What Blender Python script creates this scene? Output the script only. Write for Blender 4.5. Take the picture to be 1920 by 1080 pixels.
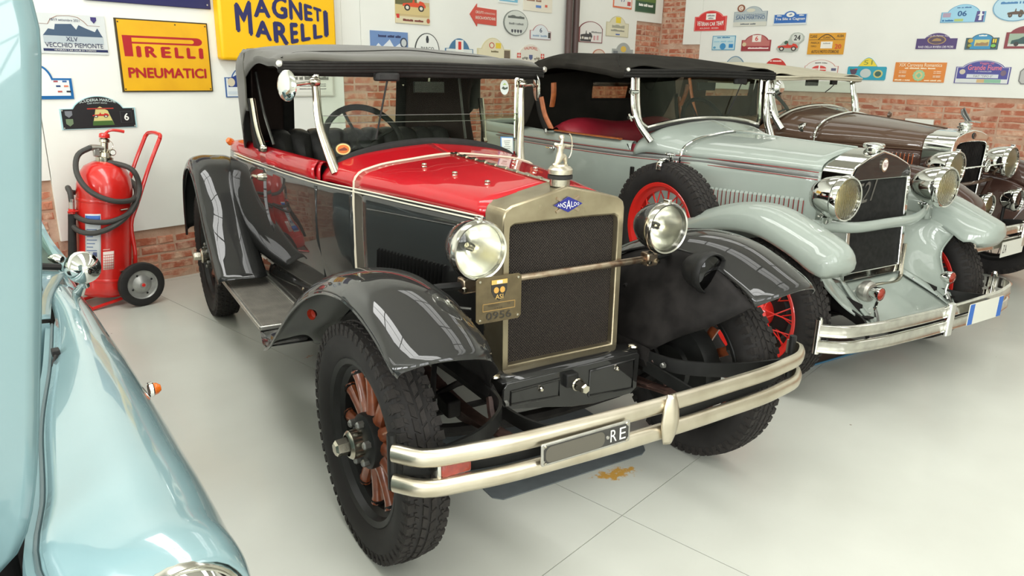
import bpy, bmesh, math, random
from mathutils import Vector, Matrix
random.seed(7)
SC = bpy.context.scene
COL = SC.collection
for o in list(bpy.data.objects): bpy.data.objects.remove(o, do_unlink=True)
PI = math.pi
def srgb(c):
    if isinstance(c, str): c = tuple(int(c[i:i+2], 16) for i in (0, 2, 4))
    r = []
    for v in c[:3]:
        v = v/255.0
        r.append(v/12.92 if v <= .04045 else ((v+.055)/1.055)**2.4)
    return (r[0], r[1], r[2], 1.0)

# ------------------------------------------------------------------ camera
CAM_C = Vector((-1.94496, -1.500185, 1.50881))
CAM_R = Vector((0.666582, -0.745171, 0.019705))
CAM_U = Vector((0.198825, 0.203208, 0.958736))
CAM_F = Vector((0.718427, 0.635159, -0.283613))
FPX = 1373.4425
cd = bpy.data.cameras.new('camera'); cam = bpy.data.objects.new('camera', cd); COL.objects.link(cam)
m = Matrix.Identity(4)
for i in range(3):
    m[i][0] = CAM_R[i]; m[i][1] = CAM_U[i]; m[i][2] = -CAM_F[i]; m[i][3] = CAM_C[i]
cam.matrix_world = m
cd.sensor_width = 36; cd.lens = FPX/1920*36; cd.clip_start = .02
SC.camera = cam
def ray(q): return CAM_R*((q[0]-960)/FPX)-CAM_U*((q[1]-540)/FPX)+CAM_F
def onplane(q, ax, v):
    d = ray(q); return CAM_C+d*((v-CAM_C[ax])/d[ax])

# ------------------------------------------------------------------ world, lights, exposure
SC.view_settings.view_transform = 'Standard'; SC.view_settings.look = 'None'
SC.view_settings.exposure = 0.0; SC.view_settings.gamma = 1.0; SC.view_settings.use_curve_mapping = False
w = bpy.data.worlds.new('world'); SC.world = w; w.use_nodes = True
w.node_tree.nodes['Background'].inputs[0].default_value = srgb((238, 240, 232))
w.node_tree.nodes['Background'].inputs[1].default_value = 1.0
WALL_B, WALL_R, WALL_L, WALL_F, CEIL = 3.81, 6.89, -7.5, -7.5, 4.6
def area(name, loc, rot, sx, sy, power, color=(1.0, 1.0, .975)):
    l = bpy.data.lights.new(name, 'AREA'); l.shape = 'RECTANGLE'; l.size = sx; l.size_y = sy; l.energy = power; l.color = color
    o = bpy.data.objects.new(name, l); COL.objects.link(o); o.location = loc; o.rotation_euler = rot
    return o
FILL = [(-5.2, 125), (-.9, 320), (2.6, 78), (5.4, 66)]  # added overhead fill lamps, out of view: place across the room and power
for i, (sx, pw) in enumerate(FILL):
    area('overhead_fill_lamp', (sx, -1.6, CEIL-.06), (0, 0, 0), 1.1, 9.6, pw)
# daylight entering through the row of tall windows in the front wall, behind the photographer
WINX = (-5.6, -2.9, -.2)
for wx in WINX:
    area('window_daylight', (wx, WALL_F+.06, 2.5), (math.radians(90), 0, 0), 1.7, 2.4, 84, (.98, 1.0, 1.0))
WINY = (-5.4, -2.4, .6)
for wy in WINY:
    area('window_daylight', (WALL_L+.06, wy, 2.5), (0, math.radians(-90), 0), 1.7, 2.4, 225, (.98, 1.0, 1.0))

# ------------------------------------------------------------------ materials
MATS = {}
def new_mat(name):
    m = bpy.data.materials.new(name); m.use_nodes = True; MATS[name] = m
    return m, m.node_tree, m.node_tree.nodes['Principled BSDF']
def mat(name, col, rough=.5, metal=0., coat=0., spec=.5, noise=0., nscale=20., bump=0., bscale=80., col2=None, nmix=(.35, .65), trans=0., detail=4., emit=None, sheen=0., coatr=.03, rnoise=0.):
    m, nt, b = new_mat(name)
    c = srgb(col); b.inputs['Base Color'].default_value = c
    b.inputs['Roughness'].default_value = rough; b.inputs['Metallic'].default_value = metal
    b.inputs['Coat Weight'].default_value = coat; b.inputs['Coat Roughness'].default_value = coatr
    b.inputs['Specular IOR Level'].default_value = spec
    b.inputs['Transmission Weight'].default_value = trans
    if sheen: b.inputs['Sheen Weight'].default_value = sheen
    tc = None
    if noise or bump or col2 or rnoise: tc = nt.nodes.new('ShaderNodeTexCoord')
    if noise or col2:
        n = nt.nodes.new('ShaderNodeTexNoise'); n.inputs['Scale'].default_value = nscale; n.inputs['Detail'].default_value = detail
        nt.links.new(tc.outputs['Object'], n.inputs['Vector'])
        r = nt.nodes.new('ShaderNodeValToRGB'); e = r.color_ramp.elements
        e[0].position = nmix[0]; e[1].position = nmix[1]
        if col2: e[0].color = c; e[1].color = srgb(col2)
        else:
            e[0].color = tuple(v*(1-noise) for v in c[:3])+(1,); e[1].color = tuple(min(1, v*(1+noise)) for v in c[:3])+(1,)
        nt.links.new(n.outputs['Fac'], r.inputs['Fac']); nt.links.new(r.outputs['Color'], b.inputs['Base Color'])
    if rnoise:
        n = nt.nodes.new('ShaderNodeTexNoise'); n.inputs['Scale'].default_value = nscale*.7; n.inputs['Detail'].default_value = 5
        nt.links.new(tc.outputs['Object'], n.inputs['Vector'])
        mr = nt.nodes.new('ShaderNodeMapRange'); mr.inputs[3].default_value = max(0, rough-rnoise); mr.inputs[4].default_value = rough+rnoise
        nt.links.new(n.outputs['Fac'], mr.inputs[0]); nt.links.new(mr.outputs[0], b.inputs['Roughness'])
    if bump:
        n2 = nt.nodes.new('ShaderNodeTexNoise'); n2.inputs['Scale'].default_value = bscale; n2.inputs['Detail'].default_value = 5
        nt.links.new(tc.outputs['Object'], n2.inputs['Vector'])
        bp = nt.nodes.new('ShaderNodeBump'); bp.inputs['Strength'].default_value = bump; bp.inputs['Distance'].default_value = .01
        nt.links.new(n2.outputs['Fac'], bp.inputs['Height']); nt.links.new(bp.outputs['Normal'], b.inputs['Normal'])
    return m
# paints
mat('black_paint', (32, 32, 31), .5, coat=1., spec=.1, noise=.12, nscale=3, coatr=.02)
mat('black_satin', (30, 30, 29), .45, spec=0.25, noise=.25, nscale=9, rnoise=.12)
mat('chassis_black', (30, 28, 27), .6, spec=0.12, noise=.35, nscale=14)
mat('red_paint', (168, 10, 23), .5, coat=.9, spec=.15, coatr=.02, noise=.06, nscale=4)
mat('grey_paint', (147, 156, 148), .5, coat=.9, spec=.15, coatr=.02, noise=.03, nscale=3)
mat('brown_paint', (84, 64, 50), .5, coat=.9, spec=.15, coatr=.02, noise=.05, nscale=3)
mat('brown_dark_paint', (66, 44, 36), .5, coat=.9, spec=.15, coatr=.02, noise=.05, nscale=3)
mat('teal_paint', (124, 152, 156), .2, coat=1., noise=.03, nscale=2)
mat('seal_grey', (78, 94, 96), .5)
mat('teal_dull', (108, 136, 140), .5, noise=.05, nscale=4)
mat('wheel_red', (214, 40, 32), .35, coat=.5)
mat('grey_band', (112, 114, 111), .25, coat=.6)
mat('coach_line', (214, 208, 190), .4)
mat('coach_red', (140, 60, 58), .4)
mat('cream_bead', (196, 186, 165), .45)
# metals
mat('chrome', (225, 226, 222), .07, metal=1.)
mat('chrome_worn', (206, 204, 196), .16, metal=1., noise=.1, nscale=25, rnoise=.08)
mat('nickel', (190, 184, 168), .22, metal=1., noise=.14, nscale=18, rnoise=.12)
mat('nickel_bumper', (214, 206, 188), .32, metal=1., col2=(190, 180, 160), nscale=9, nmix=(.35, .75), rnoise=.08)
mat('brass_shell', (176, 165, 138), .3, metal=.85, col2=(140, 128, 104), nscale=9, nmix=(.3, .75), rnoise=.1)
mat('silver_cast', (206, 198, 178), .3, metal=.9, noise=.18, nscale=60)
mat('steel_grey', (120, 120, 116), .4, metal=.8, noise=.15, nscale=30)
mat('rusty_nickel', (176, 160, 138), .3, metal=.9, col2=(128, 92, 70), nscale=26, nmix=(.45, .75), rnoise=.12)
mat('leaf_spring', (66, 46, 40), .6, noise=.3, nscale=40)
mat('aluminium', (176, 174, 166), .35, metal=.8, noise=.12, nscale=30)
mat('galvanized', (160, 160, 156), .45, metal=.55, noise=.14, nscale=22)
mat('reflector', (246, 246, 238), .24, metal=1.)
mat('reflector_warm', (250, 245, 226), .34, metal=1.)
# rubber, cloth, leather, wood
mat('tyre_rubber', (46, 43, 41), .72, spec=0.2, noise=.16, nscale=30, bump=.15, bscale=220)
mat('tyre_side', (40, 38, 37), .68, spec=0.25, noise=.12, nscale=20)
mat('rubber', (42, 41, 40), .6, spec=0.2, noise=.1, nscale=30)
mat('hose_rubber', (58, 57, 54), .55)
mat('mat_rubber', (110, 106, 98), .75, noise=.15, nscale=14)
mat('canvas_grey', (76, 74, 66), .92, spec=0.15, noise=.1, nscale=7, bump=.12, bscale=700, sheen=.2)
mat('canvas_edge', (40, 39, 37), .8, spec=0.1, noise=.1, nscale=40)
mat('canvas_black', (44, 42, 38), .95, spec=0.08, noise=.18, nscale=6, bump=.15, bscale=600)
mat('canvas_lining', (52, 43, 40), .95, spec=0.08, noise=.1, nscale=8, bump=.1, bscale=500)
mat('canvas_cream', (190, 184, 162), .9, noise=.05, nscale=8, bump=.1, bscale=600)
mat('canvas_brown', (84, 70, 58), .9, noise=.1, nscale=8)
mat('leather_black', (50, 49, 47), .5, spec=0.25, noise=.15, nscale=25, bump=.1, bscale=260)
mat('leather_red', (140, 26, 42), .5, noise=.08, nscale=12)
mat('leather_tan', (172, 130, 98), .55, noise=.08, nscale=12)
mat('interior_dark', (36, 35, 34), .85, spec=0.1)
mat('spoke_wood', (140, 74, 42), .35, coat=.6, col2=(104, 50, 28), nscale=28, nmix=(.3, .7))
mat('trim_wood', (186, 106, 56), .35, coat=.7, col2=(150, 80, 40), nscale=24, nmix=(.3, .7))
mat('amber', (216, 104, 24), .2, coat=.8)
mat('lamp_red', (136, 38, 20), .2, coat=.8, noise=.2, nscale=60)
# setting
mat('panel_white', (230, 231, 223), .62, noise=.018, nscale=2.2)
mat('mortar', (196, 168, 146), .95, col2=(176, 138, 114), nscale=7, nmix=(.35, .7), bump=.7, bscale=40)
mat('ceiling_grey', (205, 205, 196), .8, noise=.03, nscale=1)
mat('pipe_brown', (82, 62, 58), .5)
mat('joint_dark', (120, 114, 100), .9)
mat('ext_red', (206, 34, 28), .28, coat=.6, noise=.05, nscale=6)
mat('mat_grey', (92, 98, 100), .55, noise=.08, nscale=20)
def glass_mat(name, col, fac, rough=.02):
    m, nt, b = new_mat(name); nt.nodes.remove(b)
    out = nt.nodes['Material Output']; t = nt.nodes.new('ShaderNodeBsdfTransparent'); t.inputs[0].default_value = srgb(col)
    g = nt.nodes.new('ShaderNodeBsdfGlossy'); g.inputs['Roughness'].default_value = rough; g.inputs[0].default_value = (1, 1, 1, 1)
    f = nt.nodes.new('ShaderNodeFresnel'); f.inputs[0].default_value = 1.45
    mx = nt.nodes.new('ShaderNodeMixShader'); ma = nt.nodes.new('ShaderNodeMath'); ma.operation = 'MULTIPLY'; ma.inputs[1].default_value = fac
    nt.links.new(f.outputs[0], ma.inputs[0]); nt.links.new(ma.outputs[0], mx.inputs[0])
    nt.links.new(t.outputs[0], mx.inputs[1]); nt.links.new(g.outputs[0], mx.inputs[2]); nt.links.new(mx.outputs[0], out.inputs[0])
    return m
glass_mat('glass', (242, 246, 240), .07)
glass_mat('glass_tint', (228, 233, 226), .06)
glass_mat('lens_clear', (253, 253, 248), 1.3)
glass_mat('lens_warm', (252, 247, 228), 1.0, .08)
glass_mat('lens_dark', (110, 112, 110), 1.2)
glass_mat('celluloid', (228, 214, 196), .6, .1)
def brick_mat():
    m, nt, b = new_mat('brick_clay'); b.inputs['Roughness'].default_value = .92
    oi = nt.nodes.new('ShaderNodeObjectInfo'); tc = nt.nodes.new('ShaderNodeTexCoord')
    r = nt.nodes.new('ShaderNodeValToRGB'); e = r.color_ramp.elements
    e[0].position = 0; e[0].color = srgb((164, 92, 66)); e[1].position = 1; e[1].color = srgb((188, 118, 90))
    for p, c in ((.3, (184, 110, 82)), (.55, (150, 88, 70)), (.8, (190, 126, 98))):
        k = e.new(p); k.color = srgb(c)
    nt.links.new(oi.outputs['Random'], r.inputs[0])
    n = nt.nodes.new('ShaderNodeTexNoise'); n.inputs['Scale'].default_value = 14; n.inputs['Detail'].default_value = 7
    va = nt.nodes.new('ShaderNodeVectorMath'); nt.links.new(tc.outputs['Object'], va.inputs[0]); nt.links.new(oi.outputs['Location'], va.inputs[1])
    nt.links.new(va.outputs[0], n.inputs['Vector'])
    r2 = nt.nodes.new('ShaderNodeValToRGB'); r2.color_ramp.elements[0].position = .44; r2.color_ramp.elements[1].position = .68
    mx = nt.nodes.new('ShaderNodeMix'); mx.data_type = 'RGBA'; mx.inputs['B'].default_value = srgb((206, 172, 146))
    nt.links.new(n.outputs['Fac'], r2.inputs[0]); nt.links.new(r2.outputs[0], mx.inputs['Factor']); nt.links.new(r.outputs[0], mx.inputs['A'])
    nt.links.new(mx.outputs['Result'], b.inputs['Base Color'])
    n3 = nt.nodes.new('ShaderNodeTexNoise'); n3.inputs['Scale'].default_value = 45; n3.inputs['Detail'].default_value = 6
    nt.links.new(va.outputs[0], n3.inputs['Vector'])
    bp = nt.nodes.new('ShaderNodeBump'); bp.inputs['Strength'].default_value = .8; bp.inputs['Distance'].default_value = .01
    nt.links.new(n3.outputs['Fac'], bp.inputs['Height']); nt.links.new(bp.outputs['Normal'], b.inputs['Normal'])
brick_mat()
def floor_mat():
    m, nt, b = new_mat('floor_resin'); tc = nt.nodes.new('ShaderNodeTexCoord'); geo = nt.nodes.new('ShaderNodeNewGeometry')
    b.inputs['Roughness'].default_value = .32; b.inputs['Coat Weight'].default_value = .25; b.inputs['Coat Roughness'].default_value = .12
    n = nt.nodes.new('ShaderNodeTexNoise'); n.inputs['Scale'].default_value = 1.3; n.inputs['Detail'].default_value = 6
    nt.links.new(geo.outputs['Position'], n.inputs['Vector'])
    r = nt.nodes.new('ShaderNodeValToRGB'); r.color_ramp.elements[0].position = .3; r.color_ramp.elements[1].position = .7
    r.color_ramp.elements[0].color = srgb((184, 185, 176)); r.color_ramp.elements[1].color = srgb((198, 200, 191))
    nt.links.new(n.outputs['Fac'], r.inputs[0])
    # small dark specks of dirt
    v = nt.nodes.new('ShaderNodeTexVoronoi'); v.inputs['Scale'].default_value = 3.2; nt.links.new(geo.outputs['Position'], v.inputs['Vector'])
    lt = nt.nodes.new('ShaderNodeMath'); lt.operation = 'LESS_THAN'; lt.inputs[1].default_value = .016; nt.links.new(v.outputs['Distance'], lt.inputs[0])
    mx = nt.nodes.new('ShaderNodeMix'); mx.data_type = 'RGBA'; mx.inputs['B'].default_value = srgb((120, 110, 96))
    nt.links.new(lt.outputs[0], mx.inputs['Factor']); nt.links.new(r.outputs[0], mx.inputs['A'])
    # yellowish rust stain left on the floor by the mat, with its own ragged shape
    def stain(prev, cx, cy, ang, sx, sy, col, thr):
        mp = nt.nodes.new('ShaderNodeMapping'); mp.vector_type = 'TEXTURE'
        mp.inputs['Location'].default_value = (cx, cy, 0); mp.inputs['Rotation'].default_value = (0, 0, ang); mp.inputs['Scale'].default_value = (sx, sy, 1)
        nt.links.new(geo.outputs['Position'], mp.inputs['Vector'])
        ln = nt.nodes.new('ShaderNodeVectorMath'); ln.operation = 'LENGTH'; nt.links.new(mp.outputs[0], ln.inputs[0])
        ns = nt.nodes.new('ShaderNodeTexNoise'); ns.inputs['Scale'].default_value = 26; ns.inputs['Detail'].default_value = 8; ns.inputs['Roughness'].default_value = .7
        nt.links.new(geo.outputs['Position'], ns.inputs['Vector'])
        mr = nt.nodes.new('ShaderNodeMapRange'); mr.inputs[1].default_value = 1.0; mr.inputs[2].default_value = 0.2; mr.inputs[3].default_value = 0; mr.inputs[4].default_value = .28
        nt.links.new(ln.outputs['Value'], mr.inputs[0])
        ad = nt.nodes.new('ShaderNodeMath'); nt.links.new(ns.outputs['Fac'], ad.inputs[0]); nt.links.new(mr.outputs[0], ad.inputs[1])
        r3 = nt.nodes.new('ShaderNodeMapRange'); r3.inputs[1].default_value = thr; r3.inputs[2].default_value = thr+.1; nt.links.new(ad.outputs[0], r3.inputs[0])
        inside = nt.nodes.new('ShaderNodeMath'); inside.operation = 'LESS_THAN'; inside.inputs[1].default_value = 1.0; nt.links.new(ln.outputs['Value'], inside.inputs[0])
        ml = nt.nodes.new('ShaderNodeMath'); ml.operation = 'MULTIPLY'; nt.links.new(r3.outputs[0], ml.inputs[0]); nt.links.new(inside.outputs[0], ml.inputs[1])
        mm = nt.nodes.new('ShaderNodeMix'); mm.data_type = 'RGBA'; mm.inputs['B'].default_value = srgb(col)
        nt.links.new(ml.outputs[0], mm.inputs['Factor']); nt.links.new(prev, mm.inputs['A'])
        return mm.outputs['Result']
    c = stain(mx.outputs['Result'], .25, -.12, -.45, .14, .055, (196, 150, 70), .62)
    c = stain(c, .11, 1.78, .2, .05, .02, (190, 130, 90), .62)
    nt.links.new(c, b.inputs['Base Color'])
floor_mat()
def mesh_mat():
    m, nt, b = new_mat('radiator_mesh'); tc = nt.nodes.new('ShaderNodeTexCoord')
    b.inputs['Roughness'].default_value = .5; b.inputs['Specular IOR Level'].default_value = .15
    mp = nt.nodes.new('ShaderNodeMapping'); mp.inputs['Rotation'].default_value = (0, math.radians(45), 0); nt.links.new(tc.outputs['Object'], mp.inputs['Vector'])
    ws = []
    for d in ('X', 'Z'):
        w = nt.nodes.new('ShaderNodeTexWave'); w.bands_direction = d; w.inputs['Scale'].default_value = 42; nt.links.new(mp.outputs[0], w.inputs['Vector']); ws.append(w)
    mn = nt.nodes.new('ShaderNodeMath'); mn.operation = 'MULTIPLY'
    nt.links.new(ws[0].outputs['Fac'], mn.inputs[0]); nt.links.new(ws[1].outputs['Fac'], mn.inputs[1])
    r = nt.nodes.new('ShaderNodeValToRGB'); r.color_ramp.elements[0].color = srgb((56, 49, 44)); r.color_ramp.elements[1].color = srgb((26, 25, 24)); r.color_ramp.elements[1].position = .4
    nt.links.new(mn.outputs[0], r.inputs[0]); nt.links.new(r.outputs[0], b.inputs['Base Color'])
    bp = nt.nodes.new('ShaderNodeBump'); bp.inputs['Strength'].default_value = .6; bp.inputs['Distance'].default_value = .004; bp.invert = True
    nt.links.new(mn.outputs[0], bp.inputs['Height']); nt.links.new(bp.outputs['Normal'], b.inputs['Normal'])
mesh_mat()
mat('radiator_dark', (36, 36, 35), .6, spec=0.1, noise=.2, nscale=40)
def flat(col, rough=.5):
    k = 'print_%02x%02x%02x' % tuple(col)
    return k if k in MATS and True else (mat(k, col, rough), k)[1]

# ------------------------------------------------------------------ mesh helpers
def V(*a): return Vector(a)
def crom(P, n, closed=False):
    """Catmull-Rom resample of a list of Vectors (or tuples) to n points"""
    P = [Vector(p) for p in P]; k = len(P)
    if k == 2: return [P[0].lerp(P[1], i/(n-1)) for i in range(n)]
    out = []; seg = k if closed else k-1
    # chord-length parameter so that samples are evenly spread
    L = [0]
    for i in range(seg): L.append(L[-1]+max(1e-6, (P[(i+1) % k]-P[i]).length))
    for j in range(n):
        s = L[-1]*j/(n if closed else n-1)
        i = 0
        while i < seg-1 and s > L[i+1]: i += 1
        t = (s-L[i])/(L[i+1]-L[i])
        g = (lambda a: P[a % k]) if closed else (lambda a: P[min(max(a, 0), k-1)])
        p0, p1, p2, p3 = g(i-1), g(i), g(i+1), g(i+2)
        if not closed:
            if i == 0: p0 = p1*2-p2
            if i == seg-1: p3 = p2*2-p1
        # centripetal-ish tangents scaled by neighbouring chord lengths
        d01 = max(1e-6, (p1-p0).length); d12 = max(1e-6, (p2-p1).length); d23 = max(1e-6, (p3-p2).length)
        m1 = ((p1-p0)/d01*d12+(p2-p1)/d12*d01)/(d01+d12)*d12
        m2 = ((p2-p1)/d12*d23+(p3-p2)/d23*d12)/(d12+d23)*d12
        t2, t3 = t*t, t*t*t
        out.append(p1*(2*t3-3*t2+1)+m1*(t3-2*t2+t)+p2*(-2*t3+3*t2)+m2*(t3-t2))
    return out
class MB:
    def __init__(s): s.v = []; s.f = []
    def add(s, vs, fs):
        b = len(s.v); s.v += [Vector(q) for q in vs]; s.f += [tuple(b+i for i in f) for f in fs]; return s
    def box(s, c, d, rot=None):
        x, y, z = d[0]/2, d[1]/2, d[2]/2; c = Vector(c)
        vs = [Vector(q) for q in ((-x,-y,-z),(x,-y,-z),(x,y,-z),(-x,y,-z),(-x,-y,z),(x,-y,z),(x,y,z),(-x,y,z))]
        if rot is not None: vs = [rot @ q for q in vs]
        return s.add([c+q for q in vs], [(0,3,2,1),(4,5,6,7),(0,1,5,4),(1,2,6,5),(2,3,7,6),(3,0,4,7)])
    def rbox(s, c, d, r, n=3):
        """box with rounded vertical (z) edges"""
        x, y, z = d[0]/2, d[1]/2, d[2]/2; P = []
        for cx, cy, a in ((x-r,y-r,0),(-x+r,y-r,90),(-x+r,-y+r,180),(x-r,-y+r,270)):
            for i in range(n+1):
                t = math.radians(a+90*i/n); P.append((cx+r*math.cos(t), cy+r*math.sin(t)))
        return s.prism(P, c[2]-z, c[2]+z, lambda u, v, w: (c[0]+u, c[1]+v, w))
    def prism(s, P, z0, z1, fn=lambda u, v, w: (u, v, w)):
        n = len(P); vs = [fn(p[0], p[1], z0) for p in P]+[fn(p[0], p[1], z1) for p in P]
        return s.add(vs, [tuple(range(n-1, -1, -1)), tuple(range(n, 2*n))]+[(i, (i+1) % n, n+(i+1) % n, n+i) for i in range(n)])
    def tube(s, pts, r, n=8, closed=False, caps=True, res=0, flat=None):
        pts = [Vector(p) for p in pts]
        if res: pts = crom(pts, res, closed)
        k = len(pts); rr = r if isinstance(r, (list, tuple)) else [r]*k
        if len(rr) != k: rr = [rr[0]+(rr[-1]-rr[0])*i/(k-1) for i in range(k)]
        up = None; vs = []
        for i in range(k):
            a = pts[(i-1) % k] if (closed or i > 0) else pts[i]; b = pts[(i+1) % k] if (closed or i < k-1) else pts[i]
            t = (b-a).normalized()
            if up is None:
                up = Vector((0, 0, 1)) if abs(t.z) < .9 else Vector((1, 0, 0))
            x = t.cross(up); 
            if x.length < 1e-4: x = t.cross(Vector((0, 1, 0)))
            x.normalize(); up = x.cross(t).normalized()
            fx, fz = flat if flat else (1, 1)
            for j in range(n):
                q = 2*PI*j/n; vs.append(pts[i]+x*math.cos(q)*rr[i]*fx+up*math.sin(q)*rr[i]*fz)
        fs = []
        for i in range(k if closed else k-1):
            for j in range(n):
                a = i*n+j; b = i*n+(j+1) % n; c = ((i+1) % k)*n+(j+1) % n; d = ((i+1) % k)*n+j
                fs.append((a, b, c, d))
        if caps and not closed:
            fs.append(tuple(range(n-1, -1, -1))); fs.append(tuple((k-1)*n+j for j in range(n)))
        return s.add(vs, fs)
    def lathe(s, prof, o=(0,0,0), ax=(1,0,0), n=32, a0=0, a1=2*PI):
        """prof: (radius, height along axis)"""
        o = Vector(o); ax = Vector(ax).normalized()
        x = ax.orthogonal().normalized()
        if abs(ax.z) < .9: x = (Vector((0,0,1))-ax*ax.z).normalized()
        y = ax.cross(x); full = abs(a1-a0-2*PI) < 1e-6; m_ = n if full else n+1; vs = []
        for r, h in prof:
            for j in range(m_):
                q = a0+(a1-a0)*j/n; vs.append(o+ax*h+x*math.cos(q)*r+y*math.sin(q)*r)
        fs = []
        for i in range(len(prof)-1):
            for j in range(n):
                j2 = (j+1) % m_
                fs.append((i*m_+j, i*m_+j2, (i+1)*m_+j2, (i+1)*m_+j))
        return s.add(vs, fs)
    def grid(s, G, close_u=False, flip=False):
        nu, nv = len(G), len(G[0]); vs = [p for row in G for p in row]; fs = []
        for i in range(nu if close_u else nu-1):
            for j in range(nv-1):
                a = i*nv+j; b = ((i+1) % nu)*nv+j; f = (a, b, b+1, a+1)
                fs.append(f[::-1] if flip else f)
        return s.add(vs, fs)
    def loft(s, S, nu=24, nv=12, flip=False, lin_u=False, lin_v=False):
        """S: stations (list of point lists of equal length); smooth in both directions"""
        if lin_v: rows = [[Vector(p) for p in r] for r in S]
        else: rows = [crom(r, nv) for r in S]
        k = len(rows[0])
        if lin_u: G = rows
        else:
            cols = [crom([r[j] for r in rows], nu) for j in range(k)]
            G = [[cols[j][i] for j in range(k)] for i in range(nu)]
        return s.grid(G, flip=flip)
    def xf(s, M, start=0):
        s.v[start:] = [M @ q for q in s.v[start:]]; return s
    def mirror(s):
        s.v = [Vector((-q.x, q.y, q.z)) for q in s.v]; s.f = [f[::-1] for f in s.f]; return s
    def build(s, name, mt, parent=None, smooth=35, solid=0, bevel=0, off=0, fixn=True):
        me = bpy.data.meshes.new(name); me.from_pydata([tuple(q) for q in s.v], [], s.f); me.update()
        if fixn:
            bm = bmesh.new(); bm.from_mesh(me); bmesh.ops.remove_doubles(bm, verts=bm.verts, dist=1e-5); bmesh.ops.recalc_face_normals(bm, faces=bm.faces); bm.to_mesh(me); bm.free()
        if smooth:
            me.shade_smooth(); me.set_sharp_from_angle(angle=math.radians(smooth))
        me.materials.append(MATS[mt] if isinstance(mt, str) else mt)
        return link(name, me, parent, solid, bevel, off)
def link(name, me, parent=None, solid=0, bevel=0, off=0):
    o = bpy.data.objects.new(name, me); COL.objects.link(o)
    if parent is not None: o.parent = parent
    if solid:
        md = o.modifiers.new('thickness', 'SOLIDIFY'); md.thickness = solid; md.offset = off
    if bevel:
        md = o.modifiers.new('bevel', 'BEVEL'); md.width = bevel; md.segments = 2; md.limit_method = 'ANGLE'
    return o
def tag(o, label, cat, group=None):
    o['label'] = label; o['category'] = cat
    if group: o['group'] = group
    return o
def struct(o): o['kind'] = 'structure'; return o
def thing(name, loc, rz, label, cat, group=None):
    o = bpy.data.objects.new(name, None); COL.objects.link(o); o.location = loc; o.rotation_euler = (0, 0, rz); o.empty_display_size = .2
    return tag(o, label, cat, group)
def rotm(ax, deg): return Matrix.Rotation(math.radians(deg), 3, ax)
def frame(o, x, y, z):
    """4x4 with given columns"""
    M = Matrix.Identity(4)
    for i in range(3): M[i][0] = x[i]; M[i][1] = y[i]; M[i][2] = z[i]; M[i][3] = o[i]
    return M
TCACHE = {}
def glyphs(body, bold=0.0):
    """mesh of a text in the XY plane, its bounding box scaled to 0..1"""
    k = (body, bold)
    if k in TCACHE: return TCACHE[k]
    cu = bpy.data.curves.new('t', 'FONT'); cu.body = body; cu.size = 1; cu.resolution_u = 3; cu.fill_mode = 'FRONT'
    ob = bpy.data.objects.new('t', cu); COL.objects.link(ob)
    dg = bpy.context.evaluated_depsgraph_get(); me = bpy.data.meshes.new_from_object(ob.evaluated_get(dg))
    vs = [Vector(v.co) for v in me.vertices]; fs = [tuple(p.vertices) for p in me.polygons]
    bpy.data.objects.remove(ob); bpy.data.meshes.remove(me); bpy.data.curves.remove(cu)
    if bold:      # heavier strokes: shifted copies, each a hair above the last
        n_ = len(vs); V0, F0 = vs, fs; vs, fs = [], []
        for q, (dx, dy) in enumerate(((0, 0), (bold, 0), (-bold, 0), (0, bold*.8), (0, -bold*.8))):
            vs += [Vector((v.x+dx, v.y+dy, q*6e-5)) for v in V0]; fs += [tuple(i+q*n_ for i in f) for f in F0]
    x0 = min(v.x for v in vs); x1 = max(v.x for v in vs); y0 = min(v.y for v in vs); y1 = max(v.y for v in vs)
    vs = [Vector(((v.x-x0)/(x1-x0), (v.y-y0)/(y1-y0), v.z)) for v in vs]
    TCACHE[k] = (vs, fs, (x1-x0)/(y1-y0)); return TCACHE[k]
# ================================================================== THE ROOM
XJ = [-6.67, -3.32, .03, 3.38]; YJ = [-4.35, -.30, 3.75]
fl = struct(MB().box((-.3, -1.8, -.06), (14.9, 11.9, .11)).build('floor', 'joint_dark', smooth=0))
xs = [-7.6]+XJ+[7.0]; ys = [-7.6]+YJ+[3.95]
for i in range(len(xs)-1):
    for j in range(len(ys)-1):
        g = .0016; x0, x1, y0, y1 = xs[i]+g, xs[i+1]-g, ys[j]+g, ys[j+1]-g
        MB().box(((x0+x1)/2, (y0+y1)/2, -.0025), (x1-x0, y1-y0, .005)).build('floor_slab', 'floor_resin', fl, smooth=0)
struct(MB().box((-.3, -1.8, CEIL+.06), (14.9, 11.9, .1)).build('ceiling', 'ceiling_grey', smooth=0))
BP, RP = 3.79, 6.87          # front faces of the white plaster panels
wb = struct(MB().box((-.3, 3.902, CEIL/2), (14.9, .18, CEIL)).build('wall_back', 'mortar', smooth=0))
wr = struct(MB().box((6.982, -1.8, CEIL/2), (.18, 11.9, CEIL)).build('wall_right', 'mortar', smooth=0))
lw = MB(); e = [-7.7]
for wy in WINY: e += [wy-.9, wy+.9]
e.append(3.95)
lw.box((WALL_L-.09, -1.87, .6), (.18, 11.7, 1.2)); lw.box((WALL_L-.09, -1.87, (3.8+CEIL)/2), (.18, 11.7, CEIL-3.8))
for i in range(0, len(e), 2): lw.box((WALL_L-.09, (e[i]+e[i+1])/2, 2.5), (.18, e[i+1]-e[i], 2.6))
struct(lw.build('wall_left', 'panel_white', smooth=0))
for k, wy in enumerate(WINY):
    f = MB()
    for dx in (-.88, -.3, .3, .88): f.box((WALL_L+.085, wy+dx, 2.5), (.04, .05, 2.6))
    for z in (1.22, 1.85, 2.5, 3.15, 3.78): f.box((WALL_L+.085, wy, z), (.04, 1.8, .05))
    struct(f.build('window_%d' % (k+6), 'steel_grey', smooth=0))
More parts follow.
